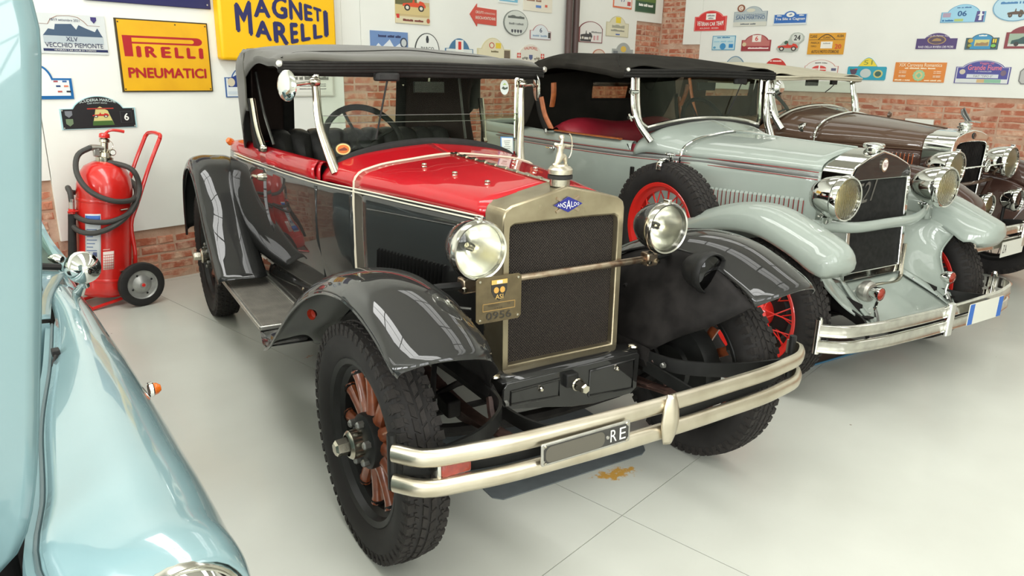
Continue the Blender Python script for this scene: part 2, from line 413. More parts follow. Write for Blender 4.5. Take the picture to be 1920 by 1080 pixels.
# front wall (behind the photographer) with five tall windows
fw = MB(); e = [-7.6]
for wx in WINX: e += [wx-.9, wx+.9]
e.append(7.0)
fw.box((-.3, WALL_F-.09, .6), (14.9, .18, 1.2)); fw.box((-.3, WALL_F-.09, (3.8+CEIL)/2), (14.9, .18, CEIL-3.8))
for i in range(0, len(e), 2): fw.box(((e[i]+e[i+1])/2, WALL_F-.09, 2.5), (e[i+1]-e[i], .18, 2.6))
struct(fw.build('wall_front', 'panel_white', smooth=0))
for k, wx in enumerate(WINX):
    f = MB()
    for dx in (-.88, -.3, .3, .88): f.box((wx+dx, WALL_F+.085, 2.5), (.05, .04, 2.6))
    for z in (1.22, 1.85, 2.5, 3.15, 3.78): f.box((wx, WALL_F+.085, z), (1.8, .04, .05))
    o = struct(f.build('window_%d' % (k+1), 'steel_grey', smooth=0))
# bars under the added overhead fill lamps, made up like skylight glazing
for k, (sx, pw) in enumerate(FILL):
    f = MB()
    for i in range(9): f.box((sx, -6.4+1.2*i, CEIL-.085), (1.2, .05, .04))
    for dx in (-.58, .58): f.box((sx+dx, -1.6, CEIL-.085), (.05, 9.7, .05))
    f.box((sx, -1.6, CEIL-.085), (.04, 9.7, .04))
    tag(f.build('fill_lamp_bars', 'steel_grey', smooth=0), 'grey bars under an added overhead fill lamp, out of view', 'skylight', 'added overhead lamps')
def bpanel(x0, x1, z0, z1): MB().box(((x0+x1)/2, BP+.02, (z0+z1)/2), (x1-x0, .04, z1-z0)).build('plaster_panel', 'panel_white', wb, smooth=0, bevel=.002)
def rpanel(y0, y1, z0, z1): MB().box((RP+.02, (y0+y1)/2, (z0+z1)/2), (.04, y1-y0, z1-z0)).build('plaster_panel', 'panel_white', wr, smooth=0, bevel=.002)
bpanel(-7.5, -.415, .785, CEIL); bpanel(-.41, 1.862, .385, CEIL); bpanel(1.864, 2.054, 1.452, CEIL); bpanel(2.058, 6.275, 1.452, CEIL); bpanel(6.277, 6.868, 2.14, CEIL)
rpanel(3.222, 3.465, 1.88, CEIL); rpanel(-7.5, 3.22, 1.352, CEIL)
# ---- bricks
def brick_variant(seed, l=.236, h=.054):
    R = random.Random(seed); j = lambda a: R.uniform(-a, a); vs = []; k = .006
    for d, ins in ((.03, 0), (.006, 0), (0, .007)):      # depth behind the face
        for sx, sz in ((-1, -1), (0, -1), (1, -1), (1, 1), (0, 1), (-1, 1)):
            vs.append((sx*(l/2-ins)+j(.004), d+(j(.002) if ins else j(.0015)), sz*(h/2-ins)+j(.0035)))
    fs = []
    for a in (0, 6):
        for i in range(6): fs.append((a+i, a+(i+1) % 6, a+6+(i+1) % 6, a+6+i))
    fs.append((12, 13, 16, 17)); fs.append((13, 14, 15, 16))
    m_ = MB().add(vs, fs); me = bpy.data.meshes.new('brick'); me.from_pydata([tuple(v) for v in m_.v], [], m_.f); me.update()
    bm = bmesh.new(); bm.from_mesh(me); bmesh.ops.recalc_face_normals(bm, faces=bm.faces); bm.to_mesh(me); bm.free()
    me.materials.append(MATS['brick_clay']); return me
BV = [brick_variant(s) for s in range(8)]+[brick_variant(20+s, .112) for s in range(3)]
def px(P):
    d = Vector(P)-CAM_C; z = d.dot(CAM_F)
    return (960+FPX*d.dot(CAM_R)/z, 540-FPX*d.dot(CAM_U)/z) if z > .1 else (-9999, -9999)
def lay(regions, rects, place, rot, parent):
    near, rest = [], []
    for (u0, u1, z0, z1) in regions:
        n = int((z1-z0)/.0655)
        for c in range(n):
            z = z0+.033+c*.0655; u = u0-(.125 if int(z/.0655+.5) % 2 else 0); R = random.Random(int(z*997)+int(u0*31))
            while u < u1:
                half = R.random() < .16; l = .124 if half else .248; c0, c1 = max(u, u0), min(u+l, u1)
                if c1-c0 > .06:
                    sc = (c1-c0-.012)/(.112 if half else .236)
                    P = place((c0+c1)/2, z); q = px(P); vis = any(a <= q[0] <= c_ and b <= q[1] <= d for a, b, c_, d in rects)
                    (near if vis else rest).append((P, half, sc, R.random()))
                u += l
    stuff = MB()
    near.sort(key=lambda t: (Vector(t[0])-CAM_C).length)
    rest = near[300:]+rest; near = near[:300]
    for P, half, sc, r in near:
        o = bpy.data.objects.new('brick', BV[8+int(r*2.99)] if half else BV[int(r*7.99)]); COL.objects.link(o); o.parent = parent
        o.location = P; o.rotation_euler = (random.uniform(-.012, .012), random.uniform(-.015, .015), rot+random.uniform(-.012, .012)); o.scale = (sc, 1, 1)
    for P, half, sc, r in rest:
        me = BV[8+int(r*2.99)] if half else BV[int(r*7.99)]
        M = Matrix.Translation(P) @ Matrix.Rotation(rot, 4, 'Z') @ Matrix.Diagonal((sc, 1, 1, 1))
        stuff.add([M @ v.co for v in me.vertices], [tuple(p.vertices) for p in me.polygons])
    if stuff.v:
        o = stuff.build('brick_courses', 'brick_clay', parent, smooth=0); o['kind'] = 'stuff'
lay([(-7.4, -.415, 0, .785), (-.415, 1.862, 0, .385), (1.862, 6.88, 0, 1.452), (6.277, 6.88, 1.452, 2.14)],
    [(60, 330, 140, 600), (225, 415, 385, 560), (640, 125, 1030, 320), (1175, 30, 1245, 140)], lambda u, z: (u, WALL_B-.002+random.uniform(-.003, .004), z), 0, wb)
lay([(-3.8, -3.222, 0, 1.88), (-3.465, -3.222, 1.88, 1.881), (-3.8, -3.467, 1.88, CEIL-.02), (-3.22, 7.4, 0, 1.352)],
    [(1236, -60, 1325, 130), (1320, 140, 1425, 190), (1470, 145, 2010, 480)], lambda u, z: (WALL_R-.002+random.uniform(-.003, .004), -u, z), -PI/2, wr)
# ---- two dark heating pipes running up the back wall
for xx in (4.835, 4.965):
    t = MB().tube([(xx, BP-.05, 1.2), (xx, BP-.05, CEIL)], .036, 14).build('heating_pipe', 'pipe_brown')
    for z in (1.62, 3.0): MB().tube([(xx, BP-.05, z), (xx, BP+.01, z)], .012, 6).build('bracket', 'pipe_brown', t)
    tag(t, 'dark brown vertical pipe on the side of the red arrow sign' if xx < 4.9 else 'dark brown vertical pipe on the side of the exposed brick corner', 'pipe', 'vertical heating pipes')
# thin painted joint strip stays between the two white boards (the 4 mm gap above)

# ================================================================== WALL SIGNS
FAINT = {'EPOCA', 'Attestato di Merito Storico', 'conferito al veicolo', 'CIRCUITO STORICO', 'GRUPPO DELLE ALPI', 'RALLY', 'CONCORSO', 'storico d eleganza', 'MILLE MONTI', 'TROFEO', 'CLASSICO', 'CLASSICHE',
         'TARGA DELLE TERRE', 'Raduno 2006', 'Raduno delle Colline', 'OLDTIMER', 'CLUB', 'HISTORIC RALLY', 'TOUR MONDIALE', 'LOCAL WORLD RALLY', 'RIEVOCAZIONE', 'LANCIA', 'PASSIONE ENGLISH', 'club storico', 'VICENZA - ASOLO',
         '23/24 Maggio 2009', 'Sui sentieri della storia', 'RADUNO', 'LA LEGGENDA', 'PER LE STRADE', 'Anniversari e Vetture', 'Il Benvenuto', '1999', '2009'}
class Sign:
    """plate with local axes: x to the viewer's right, y up, z out of the wall"""
    def __init__(s, name, wall, x0, y0, x1, y1, label, cat='sign', group=None, th=.006, gap=.002):
        s.wall = wall
        if wall == 'B': A, B = onplane((x0, y1), 1, BP), onplane((x1, y0), 1, BP); C_ = onplane((x1, y1), 1, BP); D = onplane((x0, y0), 1, BP)
        else: A, B = onplane((x0, y1), 0, RP), onplane((x1, y0), 0, RP); C_ = onplane((x1, y1), 0, RP); D = onplane((x0, y0), 0, RP)
        ux = (lambda P: P.x) if wall == 'B' else (lambda P: -P.y)
        l, r = (ux(A)+ux(D))/2, (ux(B)+ux(C_))/2; b, t = (A.z+C_.z)/2, (B.z+D.z)/2
        s.W, s.H = r-l, t-b
        s.loc = (l, BP-gap, b) if wall == 'B' else (RP-gap, -l, b)
        s.rot = (PI/2, 0, 0) if wall == 'B' else (PI/2, 0, -PI/2)
        s.name, s.label, s.cat, s.group, s.th, s.root, s.k = name, label, cat, group, th, None, 0
    def P(s, pts): return [(u*s.W, v*s.H) for u, v in pts]
    def plate(s, poly, col, rough=.4, th=None, bevel=0):
        th = th or s.th
        o = MB().prism(s.P(poly), 0, th).build(s.name, col if isinstance(col, str) else flat(col, rough), smooth=30, bevel=bevel)
        o.location = s.loc; o.rotation_euler = s.rot; s.root = o; s.z = th
        tag(o, s.label, s.cat, s.group); return s
    def lay(s, name, poly, col, t=.0008, rough=.4):
        s.k += 1; z = s.z+.0003*s.k
        MB().prism(s.P(poly), s.z-.0005, z+t).build(name, col if isinstance(col, str) else flat(col, rough), s.root, smooth=0); return s
    def text(s, body, u0, v0, u1, v1, col, bold=.0, fn=None, keep=False, name='lettering'):
        if body in FAINT:      # print too small to read in the photograph: a ragged strip for each word
            ws = body.split(' '); n_ = len(body); x = 0; R = random.Random(n_)
            for wd in ws:
                a, b = u0+(u1-u0)*x/n_, u0+(u1-u0)*(x+len(wd))/n_; x += len(wd)+1; k = len(wd)
                tp = [(b-(b-a)*i/k, v1-(v1-v0)*R.choice((.05, .3, .3, .15))) for i in range(k+1)]
                P = [(a, v0+(v1-v0)*.1), (b, v0+(v1-v0)*.1)]+tp
                s.lay('printed_word', [fn(*q) for q in P] if fn else P, col)
            return s
        vs, fs, asp = glyphs(body, bold); s.k += 1; z = s.z+.0012+.0003*s.k
        if keep:
            w_ = (v1-v0)*s.H*asp/s.W
            if w_ < u1-u0: c = (u0+u1)/2; u0, u1 = c-w_/2, c+w_/2
        P = []
        for v in vs:
            u, q = u0+(u1-u0)*v.x, v0+(v1-v0)*v.y
            if fn: u, q = fn(u, q)
            P.append((u*s.W, q*s.H, z+v.z))
        o = MB().add(P, fs).build(name, flat(col), s.root, smooth=0, fixn=False); return s
    def screws(s, pts, r=.006, col=(170, 168, 160)):
        for u, v in pts:
            MB().lathe([(0, s.z+.0035), (r*.8, s.z+.003), (r, s.z), (r, s.z-.001)], (u*s.W, v*s.H, 0), (0, 0, 1), 8).build('screw', flat(col), s.root)
        return s
def rect(a=0, b=0, c=1, d=1): return [(a, b), (c, b), (c, d), (a, d)]
def arch(sh=.62, a=.18, b=.82, n=20, m=0, mt=None):
    """rally plate: flat shoulders at sh, round crown between a and b; m = inset"""
    P = [(m, m), (1-m, m), (1-m, sh-m)]; mt = m if mt is None else mt
    a2, b2 = a+m*.6, b-m*.6
    for i in range(n+1):
        t = i/n; u = b2+(a2-b2)*t; P.append((u, sh-m+(1-sh-mt+m)*max(0, 1-(2*t-1)**2)**.75 if 0 < t < 1 else sh-m))
    P.append((m, sh-m)); return P
def oval(cx=.5, cy=.5, rx=.5, ry=.5, n=28): return [(cx+rx*math.cos(2*PI*i/n), cy+ry*math.sin(2*PI*i/n)) for i in range(n)]
def car_print(s, u, v, w, h, col, wheel=(60, 55, 50), hub=(220, 215, 200)):
    """small printed picture of an old open car"""
    B = [(0,.3),(.02,.5),(.2,.55),(.42,.6),(.46,.9),(.5,.9),(.52,.62),(.7,.6),(.74,.78),(.9,.7),(1,.45),(1,.28)]
    s.lay('car_print', [(u+a*w, v+b*h) for a, b in B], col)
    for c in (.2, .8):
        s.lay('wheel_print', oval(u+c*w, v+.22*h, .13*w, .24*h, 14), wheel); s.lay('hub_print', oval(u+c*w, v+.22*h, .07*w, .13*h, 12), hub)
WHT = (236, 236, 228); NAVY = (38, 40, 92)
# --- back wall, left part
s = Sign('enamel_sign', 'B', 150, -95, 388, 9, 'navy blue enamel sign hung above the yellow tyre sign', th=.015)
s.plate(rect(), (38, 38, 88), .3, bevel=.003); s.screws([(.03, .08), (.97, .08)])
s = Sign('commemorative_plate', 'B', 62, 27, 198, 101, 'pale grey plate with a lakeside town picture and XLV lettering', 'plaque')
s.plate(rect(), (206, 210, 208)); s.lay('town_picture', [(.12,.45),(.2,.62),(.28,.6),(.3,.74),(.52,.76),(.58,.62),(.62,.74),(.72,.66),(.84,.58),(.88,.68),(.93,.5),(.95,.44)], (64, 84, 108))
s.lay('lake_print', rect(.12, .26, .95, .45), (176, 186, 190)); s.lay('footer_band', rect(.1, .06, .995, .125), (34, 44, 84))
s.lay('frame_line', [(.02,.74),(.2,.74),(.24,.86),(.34,.95),(.5,.97),(.62,.94),(.7,.84),(.75,.74),(.92,.74),(.92,.733),(.745,.733),(.695,.83),(.615,.93),(.5,.96),(.345,.94),(.245,.85),(.205,.733),(.02,.733)], (150, 110, 90))
s.text('18/19 settembre 2021', .24, .82, .64, .88, (40, 46, 80)).text('XLV', .42, .32, .58, .43, (40, 46, 80), .01).text('VECCHIO PIEMONTE', .13, .16, .93, .28, (40, 46, 80), .005).text('VETERAN CAR CLUB DI TORINO', .24, .075, .82, .112, WHT)
s.lay('crest', [(.8,.96),(.88,.96),(.88,.88),(.84,.8),(.8,.88)], (60, 50, 110))
s = Sign('rally_plate', 'B', 40, 122, 134, 186, 'white rally plate with a broad blue border beside the black one', 'plaque')
s.plate(arch(.62, .1, .62), (22, 98, 158)); s.lay('white_field', arch(.62, .1, .62, m=.06), (222, 228, 226)); s.lay('footer_band', rect(.06, .06, .94, .1), (22, 98, 158))
for u, v, c in ((.62,.5,(160,70,80)),(.8,.5,(40,90,150)),(.66,.36,(30,60,110)),(.82,.36,(210,120,90)),(.68,.2,(180,90,80)),(.86,.2,(50,50,60))): s.lay('sponsor_mark', rect(u, v, u+.09, v+.05), c)
s = Sign('rally_plate', 'B', 111, 180, 253, 241, 'black arched rally plate numbered 6 with a red car picture', 'plaque')
s.plate(arch(.63, .16, .84), (170, 210, 214)); s.lay('black_field', arch(.63, .16, .84, m=.018), (34, 34, 36))
s.lay('road_print', [(.4,.1),(.69,.1),(.62,.55),(.52,.68),(.46,.6)], (206, 196, 130)); s.lay('lawn_print', [(.4,.1),(.69,.1),(.665,.24),(.41,.24)], (70, 104, 50)); car_print(s, .41, .34, .22, .17, (196, 44, 40)); s.lay('banner', rect(.35, .6, .7, .635), (170, 60, 50))
def bend(u, q): return (u, q+.0-1.1*(u-.5)**2)
s.text('SCUDERIA MARCHE', .26, .845, .74, .93, (206, 220, 216), .01, bend).text('Club motori storici', .36, .775, .62, .825, (206, 220, 216), 0, bend)
s.lay('crest', [(.06,.56),(.15,.56),(.15,.44),(.105,.36),(.06,.44)], (120, 124, 130)); s.lay('crest', [(.06,.32),(.15,.32),(.15,.18),(.105,.1),(.06,.18)], (110, 130, 100))
s.lay('number_box', rect(.78, .16, .94, .52), (60, 62, 62)); s.lay('number_box_field', rect(.787, .175, .933, .505), (34, 34, 36)); s.text('6', .83, .23, .895, .46, WHT, .02); s.screws([(.03,.05),(.97,.05),(.03,.58),(.97,.58)], .005)
# tyre sign
s = Sign('enamel_sign', 'B', 221, 39, 392, 172, 'yellow enamel tyre sign with dark red lettering, worn dark edge', th=.012)
s.plate(rect(), (62, 52, 26)); s.lay('yellow_field', rect(.018, .018, .985, .982), mat('sign_yellow', (226, 172, 22), .4, col2=(214, 158, 20), nscale=5, nmix=(.4, .7)) and 'sign_yellow')
RD = (168, 28, 34)
Pl = [(.055,.775),(.86,.775)]+[(.86+.06*math.sin(PI*i/8), .72+.055*math.cos(PI*i/8)) for i in range(1, 8)]+[(.86,.665),(.15,.665),(.15,.69),(.8,.69)]+[(.8+.025*math.sin(PI*i/6), .7175-.0275*math.cos(PI*i/6)) for i in range(1, 6)]+[(.8,.745),(.15,.745),(.15,.49),(.062,.49)]
s.lay('lettering', Pl, RD)
for i, (c, u0, u1) in enumerate((('I',.185,.235),('R',.275,.40),('E',.445,.555),('L',.595,.695),('L',.73,.83),('I',.87,.92))): s.text(c, u0, .48, u1, .635, RD, .05)
s.text('PNEUMATICI', .075, .195, .935, .34, RD, .035); s.screws([(.03,.95),(.97,.95),(.03,.04),(.97,.04),(.63,.95)], .006, (70, 60, 40))
# yellow light box
s = Sign('light_box', 'B', 413, -118, 630, 108, 'deep yellow light box with navy arched two-line lettering', th=.09)
s.W, s.H, s.loc = .98, .586, (.765, BP-.002, 1.547)
s.plate(rect(), (240, 186, 0), .5, bevel=.02)
def fz_(z): return (z-1.547)/.586
def bot(u): return fz_(1.665+.08*abs(u*.98+.765-1.271)/.393)
def top(u): return fz_(2.015-.08*abs(u*.98+.765-1.271)/.393)
def let(c, x0, x1, lo, hi, bold=.045):
    def fn(u, q): return (u, lo(u)+(hi(u)-lo(u))*q)
    s.text(c, (x0-.765)/.98, 0, (x1-.765)/.98, 1, NAVY, bold, fn)
mid = lambda u: fz_(1.851); mid2 = lambda u: fz_(1.831)
let('M', .883, 1.015, bot, top)
for c, a, b in (('A',1.03,1.168),('G',1.18,1.31),('N',1.325,1.44),('E',1.455,1.53),('T',1.538,1.612)): let(c, a, b, mid, top)
for c, a, b in (('A',1.03,1.165),('R',1.18,1.307),('E',1.322,1.392),('L',1.414,1.50),('L',1.525,1.61)): let(c, a, b, bot, mid2)
let('I', 1.626, 1.668, bot, top)
s = Sign('rally_plate', 'B', 421, 126, 490, 182, 'blue and white arched rally plate half behind the grey canvas roof', 'plaque')
s.plate(arch(.66, .18, .82), (60, 96, 150)); s.lay('white_field', arch(.66, .18, .82, m=.03), (214, 220, 220)); s.lay('blue_field', [(.08,.34),(.92,.34),(.92,.62),(.75,.7),(.5,.88),(.25,.7),(.08,.62)], (36, 60, 128))
s.lay('badge_print', oval(.16, .5, .1, .14), (206, 196, 170)); s.lay('badge_print', oval(.5, .72, .1, .13), (214, 220, 220)); s.lay('text_panel', rect(.3, .36, .9, .46), (34, 36, 60)); s.text('EPOCA', .34, .375, .86, .445, WHT); s.lay('footer_band', rect(.06, .1, .94, .2), (196, 206, 212))
s = Sign('certificate', 'B', 512, 136, 625, 181, 'framed white certificate hung low behind the open red car', 'certificate', th=.012)
s.plate(rect(), (196, 194, 182)); s.lay('paper', rect(.03, .05, .97, .95), (224, 224, 214)); s.text('Attestato di Merito Storico', .12, .68, .9, .86, (120, 120, 112)); s.lay('inner_sheet', rect(.3, .2, .95, .6), (232, 232, 222))
for v in (.5, .42, .3): s.text('conferito al veicolo', .4, v, .85, v+.05, (130, 130, 124))
# --- back wall, middle part
s = Sign('picture_plate', 'B', 740, -32, 804, 45, 'picture plate of an orange-red open racing car on a road', 'plaque')
s.plate(rect(), (196, 176, 130)); s.lay('trees_print', rect(.0, .45, .62, 1), (96, 96, 60)); s.lay('sky_print', rect(.62, .55, 1, 1), (206, 206, 190)); s.lay('road_print', rect(0, .22, 1, .45), (206, 186, 130)); car_print(s, .2, .32, .68, .33, (214, 74, 40)); s.lay('caption_band', rect(0, 0, 1, .17), (214, 204, 170)); s.text('CIRCUITO STORICO', .2, .05, .8, .12, (120, 60, 50)); s.lay('stamp', rect(.02, .12, .1, .22), (200, 50, 44)); s.lay('stamp', oval(.95, .1, .05, .06), (180, 90, 60))
s = Sign('picture_plate', 'B', 694, 59, 764, 118, 'blue picture plate of snowy mountains above the grey canvas roof', 'plaque')
s.plate(rect(), (108, 138, 184)); s.lay('snow_print', [(0,.3),(.2,.62),(.3,.5),(.5,.75),(.62,.5),(.8,.66),(1,.4),(1,.2),(0,.2)], (214, 220, 224)); s.lay('rock_print', [(0,.1),(0,.36),(.12,.5),(.3,.3),(.5,.42),(.72,.3),(1,.34),(1,.1)], (54, 66, 76)); s.text('GRUPPO DELLE ALPI', .2, .8, .8, .9, (50, 60, 100)); s.lay('badge_print', oval(.88, .66, .1, .17), (60, 70, 90)); s.lay('badge_print', oval(.88, .66, .07, .12), (190, 196, 196))
s = Sign('oval_plate', 'B', 777, 62, 823, 128, 'white oval plate with a small crest and park lettering', 'plaque')
s.plate(oval(), (70, 74, 72)); s.lay('white_field', oval(.5, .5, .465, .475), (228, 230, 224)); s.lay('crest', [(.46,.72),(.54,.72),(.56,.82),(.53,.92),(.47,.92),(.44,.82)], (50, 54, 60)); s.text('PARCO', .24, .5, .76, .61, (54, 58, 60), .01).text('VALENTINO', .1, .34, .9, .45, (54, 58, 60), .01)
s = Sign('rally_plate', 'B', 834, 72, 886, 122, 'arched plate with a blue crown and a red number 1', 'plaque')
s.plate(arch(.62, .14, .86), (70, 116, 150)); s.lay('white_field', rect(.03, .1, .97, .6), (216, 220, 214)); s.lay('number_field', rect(.36, .5, .64, .94), (230, 230, 222)); s.text('1', .45, .58, .56, .88, (206, 50, 40), .02); s.lay('footer_band', rect(.03, .1, .97, .2), (90, 150, 100))
s = Sign('rally_plate', 'B', 894, 71, 956, 122, 'cream arched plate with a red roundel and yellow square', 'plaque')
s.plate(arch(.6, .12, .8), (206, 198, 160)); s.lay('field', arch(.6, .12, .8, m=.03), (222, 214, 182)); s.lay('roundel', oval(.42, .72, .08, .11), (190, 70, 60)); s.lay('roundel_field', oval(.42, .72, .055, .08), (226, 220, 190)); s.lay('yellow_square', rect(.54, .62, .7, .82), (226, 196, 60)); s.lay('photo_print', rect(.8, .2, .98, .56), (110, 96, 80)); s.text('RALLY', .4, .46, .62, .54, (120, 110, 80))
s = Sign('arrow_sign', 'B', 880, 8, 930, 49, 'red arrow-shaped sign pointing to the side with white lettering')
s.plate([(0,.5),(.26,1),(.26,.84),(1,.8),(1,.06),(.28,.1),(.26,-.04)], (200, 76, 62)); s.text('CIRCUITO', .2, .56, .5, .68, (232, 214, 200), .02).text('INTERNAZIONALE', .53, .56, .94, .64, (232, 214, 200)).text('BRESCIA-MONTICHIARI', .2, .3, .95, .44, (232, 214, 200), .02)
s = Sign('round_plate', 'B', 943, 19, 988, 67, 'round pale grey plate with dark lettering and shields', 'plaque', th=.012)
s.plate(oval(), (120, 126, 120)); s.lay('field', oval(.5, .5, .475, .475), (204, 208, 200)); s.text('CONCORSO', .16, .66, .84, .8, (90, 96, 92), .02)
for u in (.3, .42, .54, .66): s.lay('shield', [(u,.24),(u+.08,.24),(u+.08,.16),(u+.04,.1),(u,.16)], (70, 72, 80))
s.text('storico d eleganza', .2, .42, .8, .52, (130, 134, 130))
s = Sign('rally_plate', 'B', 993, 46, 1032, 74, 'small pale blue-grey arched plate numbered 6 by the brown pipes', 'plaque')
s.plate(arch(.58, .14, .86), (170, 120, 120)); s.lay('field', arch(.58, .14, .86, m=.03), (216, 222, 224)); s.text('6', .44, .46, .56, .78, (70, 80, 100), .02); s.text('MILLE MONTI', .12, .16, .8, .32, (150, 170, 190), .02); s.lay('photo_print', rect(.86, .12, .97, .5), (70, 66, 64))
s = Sign('rally_plate', 'B', 967, 83, 1020, 128, 'cream arched plate with red lettering and two red crosses', 'plaque')
s.plate(arch(.6, .1, .9), (222, 218, 204)); s.text('VALMOREL', .26, .74, .74, .86, (206, 80, 66), .01, lambda u, q: (u, q-.9*(u-.5)**2+.05))
for u in (.03, .86): s.lay('red_cross_field', rect(u, .42, u+.12, .62), (206, 70, 60)); s.lay('cross', rect(u+.05, .43, u+.07, .61), WHT); s.lay('cross', rect(u+.01, .51, u+.11, .54), WHT)
s.lay('crest', [(.44,.56),(.56,.56),(.56,.42),(.5,.34),(.44,.42)], (90, 100, 140)); car_print(s, .2, .36, .2, .14, (120, 120, 110)); car_print(s, .62, .36, .2, .14, (150, 140, 120))
s = Sign('rally_plate', 'B', 934, -24, 971, 7, 'small light blue plate above the round grey plate', 'plaque')
s.plate(rect(), (222, 226, 222)); s.lay('blue_field', rect(.04, .12, .96, 1), (116, 180, 206)); s.text('TROFEO', .2, .2, .8, .4, WHT)
s = Sign('rally_plate', 'B', 981, -38, 1035, 22, 'cream plate with a red lettered line beside the brown pipes', 'plaque')
s.plate(rect(), (224, 218, 200)); s.text('TARGA DELLE TERRE', .05, .42, .95, .55, (200, 70, 60), .01).text('Raduno 2006', .1, .3, .6, .38, (150, 110, 90)); s.lay('blue_mark', rect(.42, .12, .6, .2), (90, 130, 190)); s.lay('red_mark', rect(.74, .16, .82, .24), (206, 90, 70))
s = Sign('rally_plate', 'B', 1085, 40, 1129, 80, 'arched white plate with a dark red rim and a black racing car', 'plaque')
s.plate(arch(.7, .02, .98), (126, 60, 62)); s.lay('field', arch(.7, .02, .98, m=.035), (226, 224, 218)); car_print(s, .05, .1, .5, .5, (60, 58, 60)); s.lay('black_print', rect(.05, .05, .5, .14), (50, 48, 50)); s.text('CLASSICHE', .5, .46, .94, .55, (140, 140, 136)); s.lay('shield', rect(.6, .12, .68, .34), (206, 160, 160)); s.lay('shield', rect(.74, .14, .82, .36), (206, 160, 160))
s = Sign('rally_plate', 'B', 1136, 30, 1178, 69, 'ivory arched plate with a yellow square at its crown', 'plaque')
s.plate(arch(.68, .14, .84), (196, 190, 160)); s.lay('field', arch(.68, .14, .84, m=.03), (216, 212, 184)); s.lay('yellow_square', rect(.4, .66, .62, .94), (228, 204, 60)); s.text('TROFEO', .24, .4, .8, .58, (160, 160, 140), .01).text('CLASSICO', .2, .24, .8, .36, (150, 150, 134)); s.lay('blue_mark', rect(.42, .08, .6, .14), (70, 100, 170))
s = Sign('rally_plate', 'B', 1150, -34, 1185, 16, 'white plate with an orange rim numbered 17', 'plaque')
s.plate(rect(), (214, 110, 70)); s.lay('field', rect(.04, .06, .96, .98), (224, 222, 216)); s.text('17', .4, .24, .64, .42, (60, 80, 130), .01); s.lay('photo_print', rect(.06, .3, .3, .42), (90, 140, 190)); s.lay('flag_print', rect(.74, .12, .92, .28), (190, 70, 70))
s = Sign('picture_plate', 'B', 1192, -44, 1230, 24, 'green landscape picture plate beside the exposed brick corner', 'plaque')
s.plate(rect(), (96, 120, 92)); s.lay('sky_print', rect(.02, .5, .98, 1), (140, 190, 200)); s.lay('hill_print', [(.02,.3),(.02,.6),(.4,.66),(.7,.62),(.98,.5),(.98,.3)], (90, 120, 60)); s.lay('caption_band', rect(.02, .02, .98, .3), (44, 84, 60)); s.text('Raduno delle Colline', .15, .16, .85, .25, WHT)
s = Sign('rally_plate', 'B', 1147, 80, 1186, 112, 'grey arched plate with a yellow badge, half behind the black canvas roof', 'plaque')
s.plate(arch(.62, .2, .86), (164, 168, 164)); s.lay('badge_print', oval(.52, .62, .13, .18), (222, 186, 80)); s.lay('shield', rect(.04, .3, .26, .5), (110, 116, 120))
s = Sign('round_plate', 'B', 1110, 92, 1134, 116, 'small orange-rimmed plate mostly hidden by the black canvas roof', 'plaque')
s.plate(oval(), (186, 120, 96)); s.lay('field', oval(.5, .5, .43, .43), (214, 200, 184))
# --- right wall
s = Sign('rally_plate', 'R', 1303, 20, 1363, 58, 'red arched plate with white curved team lettering', 'plaque')
s.plate(arch(.72, .12, .88), (206, 50, 50), bevel=.002); s.lay('rim_line', arch(.72, .12, .88, m=.02), (236, 150, 140)); s.lay('red_field', arch(.72, .12, .88, m=.035), (206, 50, 50)); s.lay('white_panel', rect(.36, .55, .66, .86), WHT); s.text('OLDTIMER', .4, .7, .62, .8, (150, 150, 150)).text('CLUB', .43, .58, .59, .67, (150, 150, 150)); s.text('VETERAN CAR TEAM', .09, .25, .91, .43, WHT, .02, lambda u, q: (u, q+.45*(u-.5)**2*(1 if q > .33 else .2))); s.text('BOLZANO - BOZEN', .2, .1, .77, .17, WHT)
s = Sign('rally_plate', 'R', 1377, 12, 1439, 49, 'silver-grey arched plate with a small brown roundel on its corner', 'plaque')
s.plate(arch(.74, .3, .84), (110, 126, 142)); s.lay('field', arch(.74, .3, .84, m=.015), (178, 188, 188)); s.lay('cream_footer', rect(.0, .0, 1, .22), (208, 208, 196)); s.text('RALLY INTERNAZIONALE', .08, .52, .92, .62, (96, 120, 150), .01).text('SAN', .06, .34, .34, .52, (64, 92, 132), .01).text('MARTINO', .39, .34, .94, .52, (64, 92, 132), .01).text('HISTORIC RALLY', .22, .07, .68, .15, (110, 116, 120)); s.lay('oval_print', oval(.5, .8, .13, .09), (210, 208, 190)); s.lay('roundel', oval(.2, .92, .115, .19), (140, 84, 60)); s.lay('roundel_field', oval(.2, .92, .07, .12), (226, 216, 200)); s.text('C', .17, .85, .23, .99, (170, 40, 40), .02)
s = Sign('rally_plate', 'R', 1451, 20, 1514, 47, 'bright blue arched plate with white script lettering', 'plaque')
s.plate(arch(.76, .3, .7), (206, 214, 216)); s.lay('blue_field', arch(.76, .3, .7, m=.03), (46, 104, 178)); s.lay('oval_print', oval(.5, .72, .12, .17), WHT); s.lay('car_print', [(.44,.7),(.5,.66),(.56,.72),(.52,.8)], (120, 140, 170)); s.text('Tra Sile e Cagnan', .06, .3, .94, .52, WHT, .02); s.lay('footer_band', rect(.03, .03, .97, .14), (206, 214, 216)); s.text('1999', .1, .62, .24, .7, WHT).text('2009', .76, .62, .9, .7, WHT)
s = Sign('rally_plate', 'R', 1336, 67, 1379, 94, 'pale blue rectangular rally plate above the black canvas roof', 'plaque')
